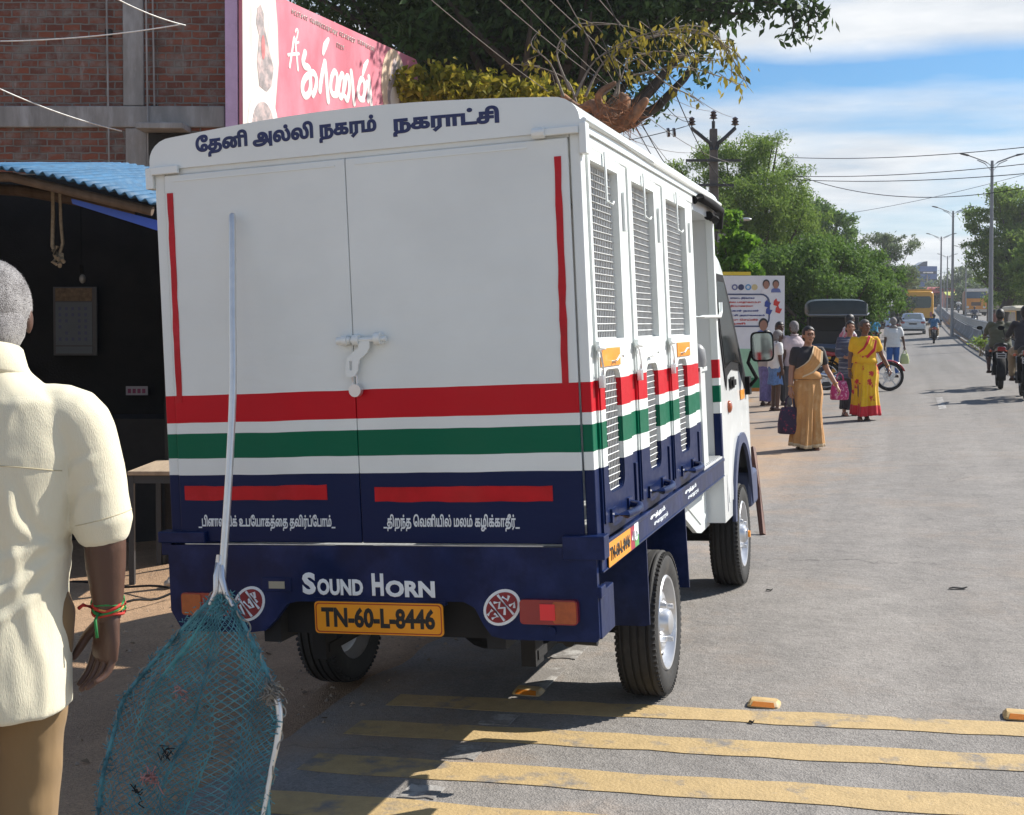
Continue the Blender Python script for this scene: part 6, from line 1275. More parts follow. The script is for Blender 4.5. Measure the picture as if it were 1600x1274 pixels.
C_tan = cloth('tan_silk', (.50, .255, .085), col2=(.60, .36, .16), mix=(.55, .7), ms=6); C_tanb = cloth('tan_border', (.62, .48, .30)); C_blk = cloth('black_cloth', (.022, .020, .024), var=.3); C_yel = cloth('yellow_saree', (.72, .42, .008), col2=(.52, .02, .03), mix=(.575, .60), ms=5.5); C_red = cloth('red_cloth', (.52, .018, .03)); C_wht = cloth('white_cotton', (.70, .70, .68), var=.05); C_gry = cloth('grey_cotton', (.42, .39, .38)); C_blue = cloth('blue_lungi', (.10, .20, .42), var=.3, vs=20); C_purp = cloth('purple_lungi', (.16, .15, .36), var=.4, vs=14); C_navyc = cloth('navy_check', (.045, .06, .11), col2=(.22, .25, .30), mix=(.52, .6), ms=10, stretch=(.3, .3, 4)); C_teal = cloth('teal_shirt', (.02, .22, .36)); C_oliv = cloth('olive_shirt', (.085, .085, .05)); C_brt = cloth('bright_blue_trousers', (.02, .10, .34)); C_bshirt = cloth('blue_shirt', (.015, .10, .22)); C_kha = cloth('khaki_trousers', (.28, .20, .11)); C_lblue = cloth('pale_blue_shirt', (.35, .45, .60)); C_pnk = cloth('pink_red_shirt', (.55, .12, .18), col2=(.6, .6, .6), mix=(.48, .55), ms=9)
GOLD = pm('gold', (.70, .42, .08), .3, metal=.9); LEATH = pm('brown_leather', (.05, .028, .018), .6)
def stand(px, py, top):
    # feet at (px, py), head at row top -> place, distance, height
    g = G(px, py); d = (g-CW).dot(CF); return g, d, (py-top)/FPX*d
FACE = YAW+PI
g, d, H = stand(1261, 702, 508)
person('woman in a tan saree and black blouse carrying a dark patterned handbag', g, FACE+.10, H*.99, dict(wR=(.245, .04, .80), eR=(.205, -.03, 1.05), eL=(-.25, .02, 1.06), wL=(-.345, .14, .84), aR=(.07, -.10, .085), aL=(-.06, .12, .075), kL=(-.06, .12, .48), hea=(-.005, .02, 1.50)), skin=SKIN3, female=True, bun=True, fat=1.04, vox=.0085,
    outfit=(shirt(C_blk, .60, .02, .96, False, 'blouse', .002), skirt(C_tan, .045, .235, .042, 9, 'saree', sway=(.02, .03), lead=.08, border=1, bm_=C_tanb), pallu(C_tan, C_tanb, -1), bangles(GOLD), sandals(LEATH)))
o = D.objects['person']
def glasses(o, M):
    b = MB()
    for sx in (-1, 1): b.tube([M @ V3((sx*.031+.021*math.cos(t), .099, .013+.016*math.sin(t))) for t in np.linspace(0, 2*PI, 14, endpoint=False)], .002, 4, closed=True)
    b.tube([M @ V3((-.01, .101, .016)), M @ V3((.01, .101, .016))], .002, 4); b.build('glasses', M_black, o)
glasses(o, Matrix.Translation(V3((-.005, .02, 1.50))))
b = MB(); bm_ = Matrix.Rotation(0, 4, 'Z'); C_bag = cloth('dark_flower_bag', (.03, .018, .045), col2=(.30, .03, .06), mix=(.56, .62), ms=26)
def bag(name, lab, loc, w, h, dp, mat, strap, rz=YAW, group=None):
    o = empty(name, lab, 'bag', loc, rz, group); b = MB()
    b.loft([((0, 0, 0), w*.40, dp*.5, (1, 0, 0), (0, 1, 0)), ((0, 0, .012), w*.47, dp*.55, (1, 0, 0), (0, 1, 0)), ((0, 0, h*.35), w*.5, dp*.5, (1, 0, 0), (0, 1, 0)), ((0, 0, h*.75), w*.42, dp*.32, (1, 0, 0), (0, 1, 0)), ((0, 0, h), w*.33, dp*.14, (1, 0, 0), (0, 1, 0))], 22, 2.8)
    me = b.mesh(mat, 180); displace(me, lambda c: .012*mnoise.noise(c*11)); mesh_obj('pouch', me, o)
    for s_ in (-1, 1):
        b = MB(); b.tube([(-w*.2, s_*dp*.1, h*.96), (-w*.14, s_*.006, h+strap*.7), (0, 0, h+strap), (w*.14, s_*.006, h+strap*.7), (w*.2, s_*dp*.1, h*.96)], .009, 6); b.build('strap', mat, o, smooth=180)
    return o
s_ = H/1.62; wr = Matrix.Translation(g) @ Matrix.Rotation(FACE+.1, 4, 'Z') @ V3((.25*s_, .045*s_, .715*s_)); bag('handbag', 'dark floral cloth handbag hanging from the tan saree woman hand', wr-V3((0, 0, .44)), .27, .30, .15, C_bag, .14)
g, d, H = stand(1350, 657, 500)
person('older woman in a bright yellow and red flowered saree', g, FACE-.15, H*1.0, dict(wR=(.235, .02, .80), eR=(.215, -.03, 1.05), eL=(-.265, -.02, 1.07), wL=(-.365, .10, .85), aR=(.08, .10, .085), aL=(-.05, -.08, .085), kR=(.08, .10, .47)), skin=SKIN, female=True, bun=True, yaw=.5, fat=1.12, hair=pm('dark_grey_hair', (.07, .065, .065), .6, var=.5, vs=50, bump=.6, bs=150), vox=.0085,
    outfit=(shirt(C_yel, .60, .02, .98, False, 'blouse', .002), skirt(C_yel, .09, .235, .042, 9, 'saree', sway=(-.02, .02), lead=.08, border=4, bm_=C_red), pallu(C_yel, C_red, -1), bangles(GOLD), sandals(LEATH)))
g2, d2, H2 = stand(1327, 650, 502)
person('woman in a dark blue check shawl walking just behind the yellow saree woman', g2, FACE+.1, H2, dict(wR=(.12, .17, 1.0), eR=(.215, .02, 1.05), wL=(-.225, .08, .84)), skin=SKIN3, female=True, bun=True, yaw=-.15, outfit=(shirt(C_navyc, 1.7, -.25, 1.12, False, 'shawl', .008), skirt(cloth('dark_skirt', (.02, .018, .025)), .12, .19, .014, 9, 'skirt'), sandals(LEATH)))
bag('cloth_bag', 'magenta printed cloth bag beside the yellow saree woman', pt(1312, 625, d-.25), .27, .27, .14, cloth('magenta_print', (.42, .03, .13), col2=(.62, .28, .36), mix=(.54, .58), ms=24), .12)
# people by the hoarding
g, d, H = stand(1211, 642, 514)
person('man in white shirt and tucked up blue lungi seen from the side near the hoarding', g, YAW-1.3, H, dict(hea=(0, .06, 1.475), eR=(.20, .0, 1.05), wR=(.19, .05, .82)), skin=SKIN2, hair=HAIRG, pitch=-.25, outfit=(shirt(C_wht, .6, -.06, 1.05), skirt(C_blue, .52, .19, .010, 8, 'lungi'), sandals(LEATH)))
g, d, H = stand(1197, 634, 516)
person('man in a long violet lungi half hidden behind the wing mirror', g, YAW-.9, H, dict(), skin=SKIN2, outfit=(shirt(C_gry, .6, -.06, 1.03), skirt(C_purp, .10, .17, .012, 8, 'lungi'), sandals(LEATH)))
g, d, H = stand(1217, 634, 503)
person('tall dark haired man in brown shirt standing in front of the hoarding', g, FACE+.3, H, dict(), skin=SKIN2, outfit=(shirt(cloth('brown_shirt', (.11, .075, .06)), .6, -.08), trousers(cloth('dark_trousers', (.03, .03, .035))), sandals(LEATH)))
g, d, H = stand(1240, 640, 502)
person('balding man in a pale mauve shirt behind the tan saree woman', g, YAW+.3, H, dict(), skin=SKIN2, hair=HAIRG, bald=True, fat=1.12, outfit=(shirt(cloth('mauve_shirt', (.46, .38, .40)), .62, -.10, 1.05), trousers(cloth('grey_trousers', (.10, .10, .11))), sandals(LEATH)))
g, d, H = stand(1395, 590, 496)
o = person('man with grey scarf and white shirt walking away with a carrier bag', g, YAW-.1, H, dict(eR=(.25, -.02, 1.06), wR=(.30, .02, .84), aL=(-.09, .12, .09), aR=(.09, -.14, .10)), skin=SKIN2, hair=HAIRG, outfit=(shirt(C_wht, .62, -.08, 1.12), trousers(C_brt), sandals(LEATH)))
M = Matrix.Translation(V3(BASE['hea'])); b = MB(); b.ball(M @ V3((0, -.015, .02)), (.092, .112, .098), 18, 12); b.f = [f for f in b.f if sum(b.v[i][1] for i in f)/len(f) < .07]; b.m = [0]*len(b.f); b.loft([((0, -.01, 1.33), .12, .10, (1, 0, 0), (0, 1, 0)), ((0, -.01, 1.37), .10, .09, (1, 0, 0), (0, 1, 0)), ((0, -.01, 1.41), .07, .075, (1, 0, 0), (0, 1, 0))], 18); b.build('scarf', cloth('grey_scarf', (.20, .18, .17)), o, smooth=180)
s_ = H/1.62; wr = Matrix.Translation(g) @ Matrix.Rotation(YAW-.1, 4, 'Z') @ V3((.31*s_, .02*s_, .74*s_)); bag('carrier_bag', 'pale yellow green carrier bag in the hand of the man with the scarf', wr-V3((0, 0, .36)), .24, .26, .12, cloth('pale_lime_plastic', (.52, .56, .26)), .10)
# ------------------------------------------------------------------ vehicles
M_chrome = pm('chrome', (.6, .6, .62), .2, metal=.95, var=.05); M_engine = pm('engine_grey', (.10, .10, .105), .5, metal=.5, var=.2); M_seat = pm('seat_vinyl', (.02, .02, .021), .55)
M_lamp = pm('lamp_glass', (.55, .56, .55), .15, coat=.5)
def motorbike(label, loc, rz, paint, group='motorbikes on the road', H=1.0):
    o = empty('motorbike', label, 'motorbike', loc, rz, group); o.scale = (H,)*3
    for y, w in ((-.63, .05), (.65, .042)):
        b = MB(); b.lathe([(.235, -w*.5), (.262, -w), (.29, -w*.85), (.302, 0), (.29, w*.85), (.262, w), (.235, w*.5), (.235, -w*.5)], (0, y, .302), 'x', 36); wh = b.build('wheel', M_tyre, o, smooth=40)
        b = MB(); b.lathe([(.24, -.02), (.222, -.022), (.222, .022), (.24, .02)], (0, y, .302), 'x', 32); b.cyl((-.06, y, .302), (.06, y, .302), .045, n=12); b.lathe([(.12, -.035), (.12, -.03), (.07, -.03)], (0, y, .302), 'x', 20)
        for k in range(5):
            t = 2*PI*k/5; b.box((-.014, -.016, .03), (.014, .016, .225), Matrix.Translation((0, y, .302)) @ Matrix.Rotation(t, 4, 'X'))
        b.build('rim', M_alu, wh, smooth=40)
    def arc(y, r, a0, a1, w, name, mat):
        b = MB(); vs = []; n = 14
        for k in range(n+1):
            t = math.radians(a0+(a1-a0)*k/n)
            for x, q in ((-w, -.035), (-w*.8, -.008), (0, 0), (w*.8, -.008), (w, -.035)): vs.append((x, y+(r+q)*math.cos(t), .302+(r+q)*math.sin(t)))
        b.add(vs, [(i*5+j, i*5+j+1, (i+1)*5+j+1, (i+1)*5+j) for i in range(n) for j in range(4)]); q = b.build(name, mat, o, smooth=60); q.modifiers.new('t', 'SOLIDIFY').thickness = .006
    arc(.65, .345, 20, 165, .065, 'front_mudguard', paint); arc(-.63, .36, 30, 200, .085, 'rear_mudguard', M_black)
    b = MB(); b.tube([(0, .30, .95), (0, .12, .62), (0, -.18, .45)], .028, 8); b.tube([(0, .30, .92), (0, -.05, .78), (0, -.62, .74)], .024, 8); b.tube([(.09, -.18, .45), (.10, -.63, .302)], .024, 8); b.tube([(-.09, -.18, .45), (-.10, -.63, .302)], .024, 8); b.tube([(.11, -.60, .33), (.12, -.48, .72)], .032, 8); b.tube([(-.11, -.60, .33), (-.12, -.48, .72)], .032, 8); b.build('frame', M_black, o, smooth=50)
    b = MB(); b.box((-.11, -.14, .27), (.11, .22, .42)); b.cyl((0, .06, .40), (0, .16, .66), .085, n=12); b.cyl((-.15, -.02, .35), (.15, -.02, .35), .10, n=16); b.build('engine', M_engine, o, smooth=40, bevel=.015)
    b = MB(); b.tube([(.08, .18, .55), (.13, .26, .40), (.15, .05, .26), (.16, -.25, .27)], .022, 8); b.limb([(.16, -.25, .27), (.17, -.5, .30), (.17, -.88, .36)], [.03, .05, .045], 10, 4); b.build('exhaust', M_chrome, o, smooth=50)
    b = MB(); b.loft([((0, .34, .86), .05, .05, (1, 0, 0), (0, 0, 1)), ((0, .28, .88), .11, .09, (1, 0, 0), (0, 0, 1)), ((0, .10, .87), .135, .11, (1, 0, 0), (0, 0, 1)), ((0, -.06, .83), .10, .085, (1, 0, 0), (0, 0, 1)), ((0, -.14, .80), .05, .04, (1, 0, 0), (0, 0, 1))], 18, 2.4); b.build('fuel_tank', paint, o, smooth=60)
    b = MB(); b.loft([((0, -.08, .80), .09, .04, (1, 0, 0), (0, 0, 1)), ((0, -.2, .80), .13, .05, (1, 0, 0), (0, 0, 1)), ((0, -.45, .83), .14, .05, (1, 0, 0), (0, 0, 1)), ((0, -.70, .87), .12, .045, (1, 0, 0), (0, 0, 1)), ((0, -.80, .89), .05, .03, (1, 0, 0), (0, 0, 1))], 18, 3); b.build('seat', M_seat, o, smooth=60)
    b = MB(); b.loft([((0, -.05, .73), .10, .05, (1, 0, 0), (0, 0, 1)), ((0, -.40, .75), .13, .07, (1, 0, 0), (0, 0, 1)), ((0, -.78, .81), .09, .05, (1, 0, 0), (0, 0, 1)), ((0, -.88, .83), .05, .03, (1, 0, 0), (0, 0, 1))], 16, 3); b.build('tail_fairing', paint, o, smooth=60)
    b = MB(); b.box((-.075, -.915, .755), (.075, -.87, .84)); b.build('tail_light', M_redlens, o, bevel=.012)
    for s_ in (-1, 1):
        b = MB(); b.tube([(s_*.08, -.80, .76), (s_*.19, -.82, .76)], .01, 6); b.ball((s_*.20, -.83, .76), (.035, .03, .025), 10, 8); b.build('indicator', M_amblens, o, smooth=60)
        b = MB(); b.tube([(s_*.30, .30, 1.03), (s_*.33, .30, 1.18)], .008, 5); b.loft([((s_*.37, .30, 1.21), .06, .04, (1, 0, 0), (0, 0, 1)), ((s_*.37, .325, 1.21), .05, .03, (1, 0, 0), (0, 0, 1))], 14); b.build('mirror', M_black, o, smooth=50)
        b = MB(); b.tube([(s_*.075, .36, .93), (s_*.075, .65, .302)], .022, 8); b.build('fork', M_chrome, o, smooth=50)
        b = MB(); b.cyl((s_*.10, -.10, .33), (s_*.24, -.10, .33), .016); b.build('foot_peg', M_black, o)
    b = MB(); b.box((-.09, -.93, .62), (.09, -.92, .72)); b.build('number_plate', pm('plate_white', (.42, .42, .42), .5), o, bevel=.006); b = MB(); b.box((-.07, -.9335, .68), (.07, -.9305, .708)); b.box((-.07, -.9335, .635), (.07, -.9305, .663)); b.build('plate_characters', M_ink, D.objects[o.children[-1].name])
    b = MB(); b.tube([(-.36, .22, 1.02), (-.20, .30, 1.02), (-.1, .34, .97), (.1, .34, .97), (.20, .30, 1.02), (.36, .22, 1.02)], .013, 8); b.build('handlebar', M_black, o, smooth=60)
    b = MB(); b.ball((0, .43, .90), (.10, .075, .10), 16, 10); b.loft([((0, .38, .90), .12, .12, (1, 0, 0), (0, 0, 1)), ((0, .48, .90), .10, .10, (1, 0, 0), (0, 0, 1))], 16); b.build('headlight', paint, o, smooth=60)
    return o
P_red = pm('bike_red', (.30, .012, .02), .25, coat=.6, var=.05); P_blk = pm('bike_black', (.012, .012, .014), .25, coat=.6, var=.1); P_grn = pm('bike_greyblue', (.03, .04, .06), .25, coat=.6)
def rider(label, bike_label, g, rz, paint, outfit, skin=SKIN2, hair=HAIRB, group=None, H=1.62, bh=1.0, **k):
    bk = motorbike(bike_label, g, rz, paint, H=bh); loc = bk.location+Matrix.Rotation(rz, 3, 'Z') @ V3((0, -.30, .055))
    return person(label, loc, rz, H, k.pop('pose', None), SIT, skin=skin, outfit=outfit, hair=hair, group=group, ground_feet=False, vox=.011, **k)
DKT = cloth('dark_grey_trousers', (.035, .036, .042))
g = G(1561, 606); rider('rider in an olive shirt with bare lower legs on the motorbike at the right', 'black motorbike with red tail lamp under the olive shirted rider', g, -.02, P_blk, (shirt(C_oliv, .7, -.04, 1.12), trousers(DKT, .05, 'shorts'), sandals(LEATH)), fat=1.12)
b0 = g+V3((-.34, .52, .62)); o = empty('leaf_bundle', 'bundle of fresh green leaves carried beside the olive shirted rider', 'leaf bundle', b0); rl = np.random.default_rng(3); V = []
for k in range(260):
    q = V3(rl.normal(size=3).tolist())*.055+V3((0, .0, .30)); q.x *= 1.4; dd = V3(rl.normal(size=3).tolist()).normalized(); s_ = dd.cross(V3(rl.normal(size=3).tolist())).normalized(); l = .06; V.append([q, q+dd*l*.5+s_*l*.25, q+dd*l, q+dd*l*.5-s_*l*.25])
mesh_obj('leaves', quads_mesh('leaves', np.array(V), leaf_mat('leaf_bundle_green', (.12, .22, .04), (.30, .38, .10), .4)), o); b = MB()
for k in range(8): b.cyl((rl.normal()*.02, rl.normal()*.02, .0), (rl.normal()*.08, rl.normal()*.06, .32), .006, n=5)
b.build('stems', MATS['old_rope'], o)
g = G(1600, 622); rider('rider dressed in black cut by the right picture edge', 'dark motorbike cut by the right picture edge', g, -.02, P_blk, (shirt(C_blk, 1.8, -.04, 1.08), trousers(C_kha), sandals(LEATH)))
g = G(1459, 537); rider('distant rider in a blue shirt following the silver car', 'small motorbike behind the silver car with a white can at its side', g, .0, P_red, (shirt(C_bshirt, .7, -.04, 1.08), trousers(C_kha), sandals(LEATH)))
for px, d, lab, lab2, oc, hm in ((1366, 62, 'helmeted rider beyond the dark share auto', 'motorbike of the helmeted rider beyond the share auto', C_teal, True), (1388, 78, 'rider in pale blue shirt left of the silver car', 'motorbike left of the silver car under a pale blue shirted rider', C_lblue, False), (1402, 84, 'rider in black shirt right beside the silver car', 'motorbike right beside the silver car', C_blk, False)):
    rider(lab, lab2, at(px, d), .0, P_blk, (shirt(oc, .7, -.04, 1.08), trousers(DKT))+((helmet(pm('black_helmet', (.015, .015, .016), .25, coat=.5)),) if hm else ()), H=1.62)
for px, d, lab, lab2, oc in ((1522, 104, 'oncoming rider in dark shirt in front of the orange lorry', 'oncoming motorbike in front of the orange lorry', C_navyc), (1497, 150, 'tiny oncoming rider left of the orange lorry', 'tiny oncoming motorbike left of the orange lorry', C_wht)):
    rider(lab, lab2, at(px, d), PI, P_blk, (shirt(oc, 1.7, -.04, 1.08), trousers(DKT)))
b0 = at(1553, 76); person('man in brown standing beyond the railing under the trees', b0, FACE, 1.65, outfit=(shirt(cloth('brick_shirt', (.22, .09, .06)), .7), trousers(DKT)), skin=SKIN2, vox=.012)
# red motorbike seen from the side behind the yellow saree woman
g = G(1389, 611); rz = YAW-PI/2-.1; Rz = Matrix.Rotation(rz, 3, 'Z'); base = g-Rz @ V3((0, .65, 0)); base.z = g.z
rider('rider in red and white shirt behind the yellow saree woman', 'dark red motorbike side on with its front wheel beside the yellow saree woman', base, rz, P_red, (shirt(C_pnk, .7, -.04, 1.08), trousers(DKT), sandals(LEATH)), yaw=.5)
# ---- share auto (three wheeler) seen from behind
def wheel_simple(o, x, y, r, w, name='wheel'):
    b = MB(); b.lathe([(r*.6, -w*.5), (r*.9, -w*.5), (r, -w*.35), (r, w*.35), (r*.9, w*.5), (r*.6, w*.5)], (x, y, r), 'x', 24); wh = b.build(name, M_tyre, o, smooth=40); b = MB(); b.lathe([(r*.61, -w*.4), (r*.3, -w*.2), (0, -w*.25)], (x, y, r), 'x', 18); b.lathe([(r*.61, w*.4), (r*.3, w*.2), (0, w*.25)], (x, y, r), 'x', 18); b.build('rim', M_alu, wh, smooth=40)
P_navy = pm('auto_navy', (.012, .02, .05), .35, coat=.4, var=.15); P_hood = pm('hood_canvas', (.022, .034, .036), .5, var=.2, bump=.2); P_yel = pm('auto_yellow', (.62, .30, .02), .35, coat=.4, var=.08)
g = G(1306, 602); o = empty('share_auto', 'dark blue share auto rickshaw with black canvas hood and yellow band', 'auto rickshaw', g, .12)
wheel_simple(o, -.55, 0.1, .26, .14); wheel_simple(o, .55, .1, .26, .14); wheel_simple(o, 0, 2.0, .26, .14)
b = MB(); b.loft([((0, -.42, .62), .64, .34, (1, 0, 0), (0, 0, 1)), ((0, .1, .62), .66, .36, (1, 0, 0), (0, 0, 1)), ((0, 1.5, .62), .66, .36, (1, 0, 0), (0, 0, 1)), ((0, 2.15, .66), .34, .30, (1, 0, 0), (0, 0, 1))], 28, 6); b.build('body', P_navy, o, smooth=50)
b = MB(); b.box((-.63, -.435, .50), (.63, -.425, .68)); b.build('yellow_band', P_yel, o)
b = MB(); b.box((-.60, -.432, .84), (.60, -.424, .98)); b.build('tail_board', pm('auto_blue_panel', (.02, .05, .12), .35), o)
for s_ in (-1, 1):
    b = MB(); b.box((s_*.60-.06, -.45, .40), (s_*.60+.06, -.42, .48)); b.build('tail_light', M_redlens, o, bevel=.01)
    b = MB(); b.cyl((s_*.62, -.36, .95), (s_*.62, -.30, 1.62), .025); b.build('post', M_black, o); b = MB(); b.cyl((s_*.60, 1.45, .95), (s_*.60, 1.30, 1.62), .025); b.build('post', M_black, o)
hd_ = MB(); hd_.loft([((0, -.50, 1.72), .64, .10, (1, 0, 0), (0, 0, 1)), ((0, -.42, 1.80), .69, .20, (1, 0, 0), (0, 0, 1)), ((0, .3, 1.83), .70, .22, (1, 0, 0), (0, 0, 1)), ((0, 1.2, 1.82), .69, .20, (1, 0, 0), (0, 0, 1)), ((0, 1.6, 1.74), .62, .12, (1, 0, 0), (0, 0, 1))], 28, 4.5); hd_.build('hood', P_hood, o, smooth=50)
b = MB(); b.tube([(-.70, -.44, 1.70), (-.66, -.52, 1.66), (.66, -.52, 1.66), (.70, -.44, 1.70)], .022, 6); b.build('hood_edge', M_lpost, o)
b = MB(); b.box((-.61, 1.2, .96), (.61, 1.26, 1.62)); b.build('cab_partition', M_seat, o, bevel=.02); b = MB(); b.box((-.61, .2, .9), (.61, .34, 1.3)); b.build('seat_back', M_seat, o, bevel=.03); b = MB(); b.box((-.12, -.452, .30), (.12, -.44, .40)); b.build('number_plate', P_yel, o)
# ---- silver car
P_sil = pm('silver_blue_paint', (.34, .38, .43), .25, metal=.5, coat=.6, var=.04)
def car(label, loc, rz):
    o = empty('car', label, 'car', loc, rz)
    top = lambda y: np.interp(y, [-2.1, -2.05, -1.95, -1.45, -.75, -.2, .5, 1.0, 1.5, 2.0, 2.1], [.62, .92, .98, 1.02, 1.44, 1.48, 1.44, 1.12, .98, .86, .5])
    hw = lambda y: np.interp(y, [-2.1, -1.9, -1, 1, 1.9, 2.1], [.76, .83, .86, .86, .80, .66]); secs = []
    ys = np.linspace(-2.1, 2.1, 60)
    for y in ys:
        t = float(top(y)); w = float(hw(y)); row = [(w*.94, .22), (w, .36), (w, .62), (w*.985, .80)]
        zs = min(t, .92); row += [(w*.96, zs)]
        if t > 1.0: row += [(w*(.94-.20*(t-.92)*.6), (.92+t)/2), (w*(.90-.34*(t-.92)*.6), t-.05), (w*.60, t)]
        else: row += [(w*.94, t-.005), (w*.90, t-.0), (w*.6, t+.01)]
        row += [(0, t+.015)]; secs.append([(x, float(y), z) for x, z in row]+[(-x, float(y), z) for x, z in row[-2::-1]])
    m = len(secs[0]); b = MB(); b.add([v for s_ in secs for v in s_], [(i*m+k, i*m+k+1, (i+1)*m+k+1, (i+1)*m+k) for i in range(len(secs)-1) for k in range(m-1)]+[tuple(range(m)), tuple(range((len(secs)-1)*m, len(secs)*m))]); b.build('body', P_sil, o, smooth=40)
    b = MB(); b.add([(-.62, -1.435, 1.045), (.62, -1.435, 1.045), (.50, -.86, 1.40), (-.50, -.86, 1.40), (-.62, -1.40, 1.03), (.62, -1.40, 1.03), (.50, -.83, 1.385), (-.50, -.83, 1.385)], [(0, 1, 2, 3), (4, 7, 6, 5), (0, 4, 5, 1), (1, 5, 6, 2), (2, 6, 7, 3), (3, 7, 4, 0)]); b.build('rear_window', pm('car_glass', (.10, .12, .13), .06, var=0), o)
    for s_ in (-1, 1):
        b = MB(); b.loft([((s_*.66, -2.06, .80), .14, .075, (1, 0, 0), (0, 0, 1)), ((s_*.68, -2.115, .80), .12, .065, (1, 0, 0), (0, 0, 1))], 16, 3.5); b.build('tail_light', M_redlens, o, smooth=40)
        wheel_simple(o, s_*.74, -1.25, .31, .2); wheel_simple(o, s_*.74, 1.3, .31, .2)
        b = MB(); b.prism([(-.7, .98), (.75, .98), (.35, 1.38), (-.45, 1.40)], .0, .01, lambda u, v, h: (s_*(.845-(v-.92)*.30+h), u, v)); b.build('side_window', M_glass, o)
    b = MB(); b.box((-.26, -2.125, .66), (.26, -2.10, .77)); b.build('number_plate', pm('dark_plate', (.05, .05, .05), .5), o); b = MB(); b.box((-.78, -2.13, .24), (.78, -2.02, .36)); b.build('bumper_skirt', M_black, o, bevel=.02); b = MB(); b.box((-.45, -2.118, .80), (.45, -2.10, .83)); b.build('chrome_strip', M_chrome, o); return o
car('silver blue saloon car driving away ahead of the blue shirted rider', at(1426, 88), .0)
# ---- buses, lorry, auto
def boxy(name, label, cat, loc, rz, w, l, h, paint, z0=.45, power=9): 
    o = empty(name, label, cat, loc, rz); b = MB(); c = (h+z0)/2; hh = (h-z0)/2
    b.loft([((0, -.02, c), w/2*.95, hh*.95, (1, 0, 0), (0, 0, 1)), ((0, .08, c), w/2, hh, (1, 0, 0), (0, 0, 1)), ((0, l-.1, c), w/2, hh, (1, 0, 0), (0, 0, 1)), ((0, l, c), w/2*.95, hh*.95, (1, 0, 0), (0, 0, 1))], 36, power); b.build('body', paint, o, smooth=40)
    for s_ in (-1, 1):
        for y in (l*.18, l*.78): wheel_simple(o, s_*(w/2-.16), y, .45, .26)
    return o
P_bus = pm('bus_yellow', (.60, .30, .015), .4, coat=.3, var=.08)
o = boxy('school_bus', 'yellow bus seen from behind beyond the silver car', 'bus', at(1436, 108), .0, 2.3, 8, 3.0, P_bus)
b = MB(); v, f = plate(rrect(-.95, 1.55, .95, 2.55, .2), [], .04, lambda u, v, w: (u, -.05-w, v)); b.add(v, f); b.build('rear_window', pm('bus_glass', (.03, .06, .055), .1, var=.1), o); b = MB(); b.box((-1.0, .3, 3.0), (1.0, 6, 3.16)); b.build('roof_rack', P_bus, o)
for s_ in (-1, 1): b = MB(); b.box((s_*.95-.1, -.06, .8), (s_*.95+.1, -.02, 1.2)); b.build('tail_light', M_redlens, o)
b = MB(); b.box((-1.1, -.12, .45), (1.1, -.0, .68)); b.build('bumper', M_black, o)
P_lor = pm('lorry_orange', (.55, .22, .02), .4, var=.12)
o = boxy('lorry', 'oncoming orange lorry beyond the railing', 'lorry', at(1524, 138), .0, 2.35, 7, 2.9, pm('lorry_body_brown', (.22, .09, .03), .6, var=.2))
b = MB(); b.box((-1.15, -.22, .55), (1.15, -.03, 1.9)); b.build('cab_front', P_lor, o, bevel=.05); b = MB(); b.box((-1.02, -.20, 1.95), (1.02, -.05, 2.62)); b.build('windscreen', pm('lorry_glass', (.05, .09, .15), .1, var=.1), o); b = MB(); b.box((-1.15, -.26, 2.66), (1.15, .4, 2.98)); b.build('visor', pm('lorry_white', (.6, .62, .62), .5), o); b = MB(); b.box((-1.17, -.30, .42), (1.17, -.20, .72)); b.build('bumper', pm('lorry_bumper', (.42, .38, .32), .5), o)
for s_ in (-1, 1): b = MB(); b.cyl((s_*.85, -.26, .95), (s_*.85, -.21, .95), .14); b.build('headlight', M_lamp, o)
b = MB(); b.box((-.5, -.235, 1.1), (.5, -.222, 1.5)); b.build('grille', pm('lorry_grille', (.08, .05, .03), .6), o)
# yellow three wheeler coming the other way
o = empty('auto_rickshaw', 'yellow auto rickshaw half cut by the right picture edge beyond the railing', 'auto rickshaw', at(1594, 68), PI+.2)
wheel_simple(o, -.5, -.9, .22, .12); wheel_simple(o, .5, -.9, .22, .12); wheel_simple(o, 0, 1.1, .22, .12)
b = MB(); b.loft([((0, -1.3, .62), .6, .30, (1, 0, 0), (0, 0, 1)), ((0, .4, .58), .62, .32, (1, 0, 0), (0, 0, 1)), ((0, .9, .70), .50, .45, (1, 0, 0), (0, 0, 1)), ((0, 1.3, .72), .30, .36, (1, 0, 0), (0, 0, 1))], 26, 4); b.build('body', P_yel, o, smooth=50)
b = MB(); b.loft([((0, -1.35, 1.70), .58, .10, (1, 0, 0), (0, 0, 1)), ((0, -1.2, 1.74), .64, .16, (1, 0, 0), (0, 0, 1)), ((0, .6, 1.76), .62, .15, (1, 0, 0), (0, 0, 1)), ((0, .85, 1.70), .52, .08, (1, 0, 0), (0, 0, 1))], 26, 5); b.build('hood', pm('hood_cream', (.5, .46, .36), .6), o, smooth=50)
b = MB(); b.prism([(-.50, 1.08), (.50, 1.08), (.46, 1.62), (-.46, 1.62)], 0, .02, lambda u, v, h: (u, 1.0-(v-1.08)*.30+h, v)); b.build('windscreen', M_glass, o)
for s_ in (-1, 1):
    b = MB(); b.cyl((s_*.50, .98, 1.05), (s_*.48, .80, 1.68), .03); b.build('post', P_yel, o); b = MB(); b.cyl((s_*.60, -1.2, .9), (s_*.60, -1.2, 1.68), .03); b.build('post', P_yel, o)
b = MB(); b.cyl((0, 1.32, .85), (0, 1.36, .85), .09); b.build('headlight', M_lamp, o)
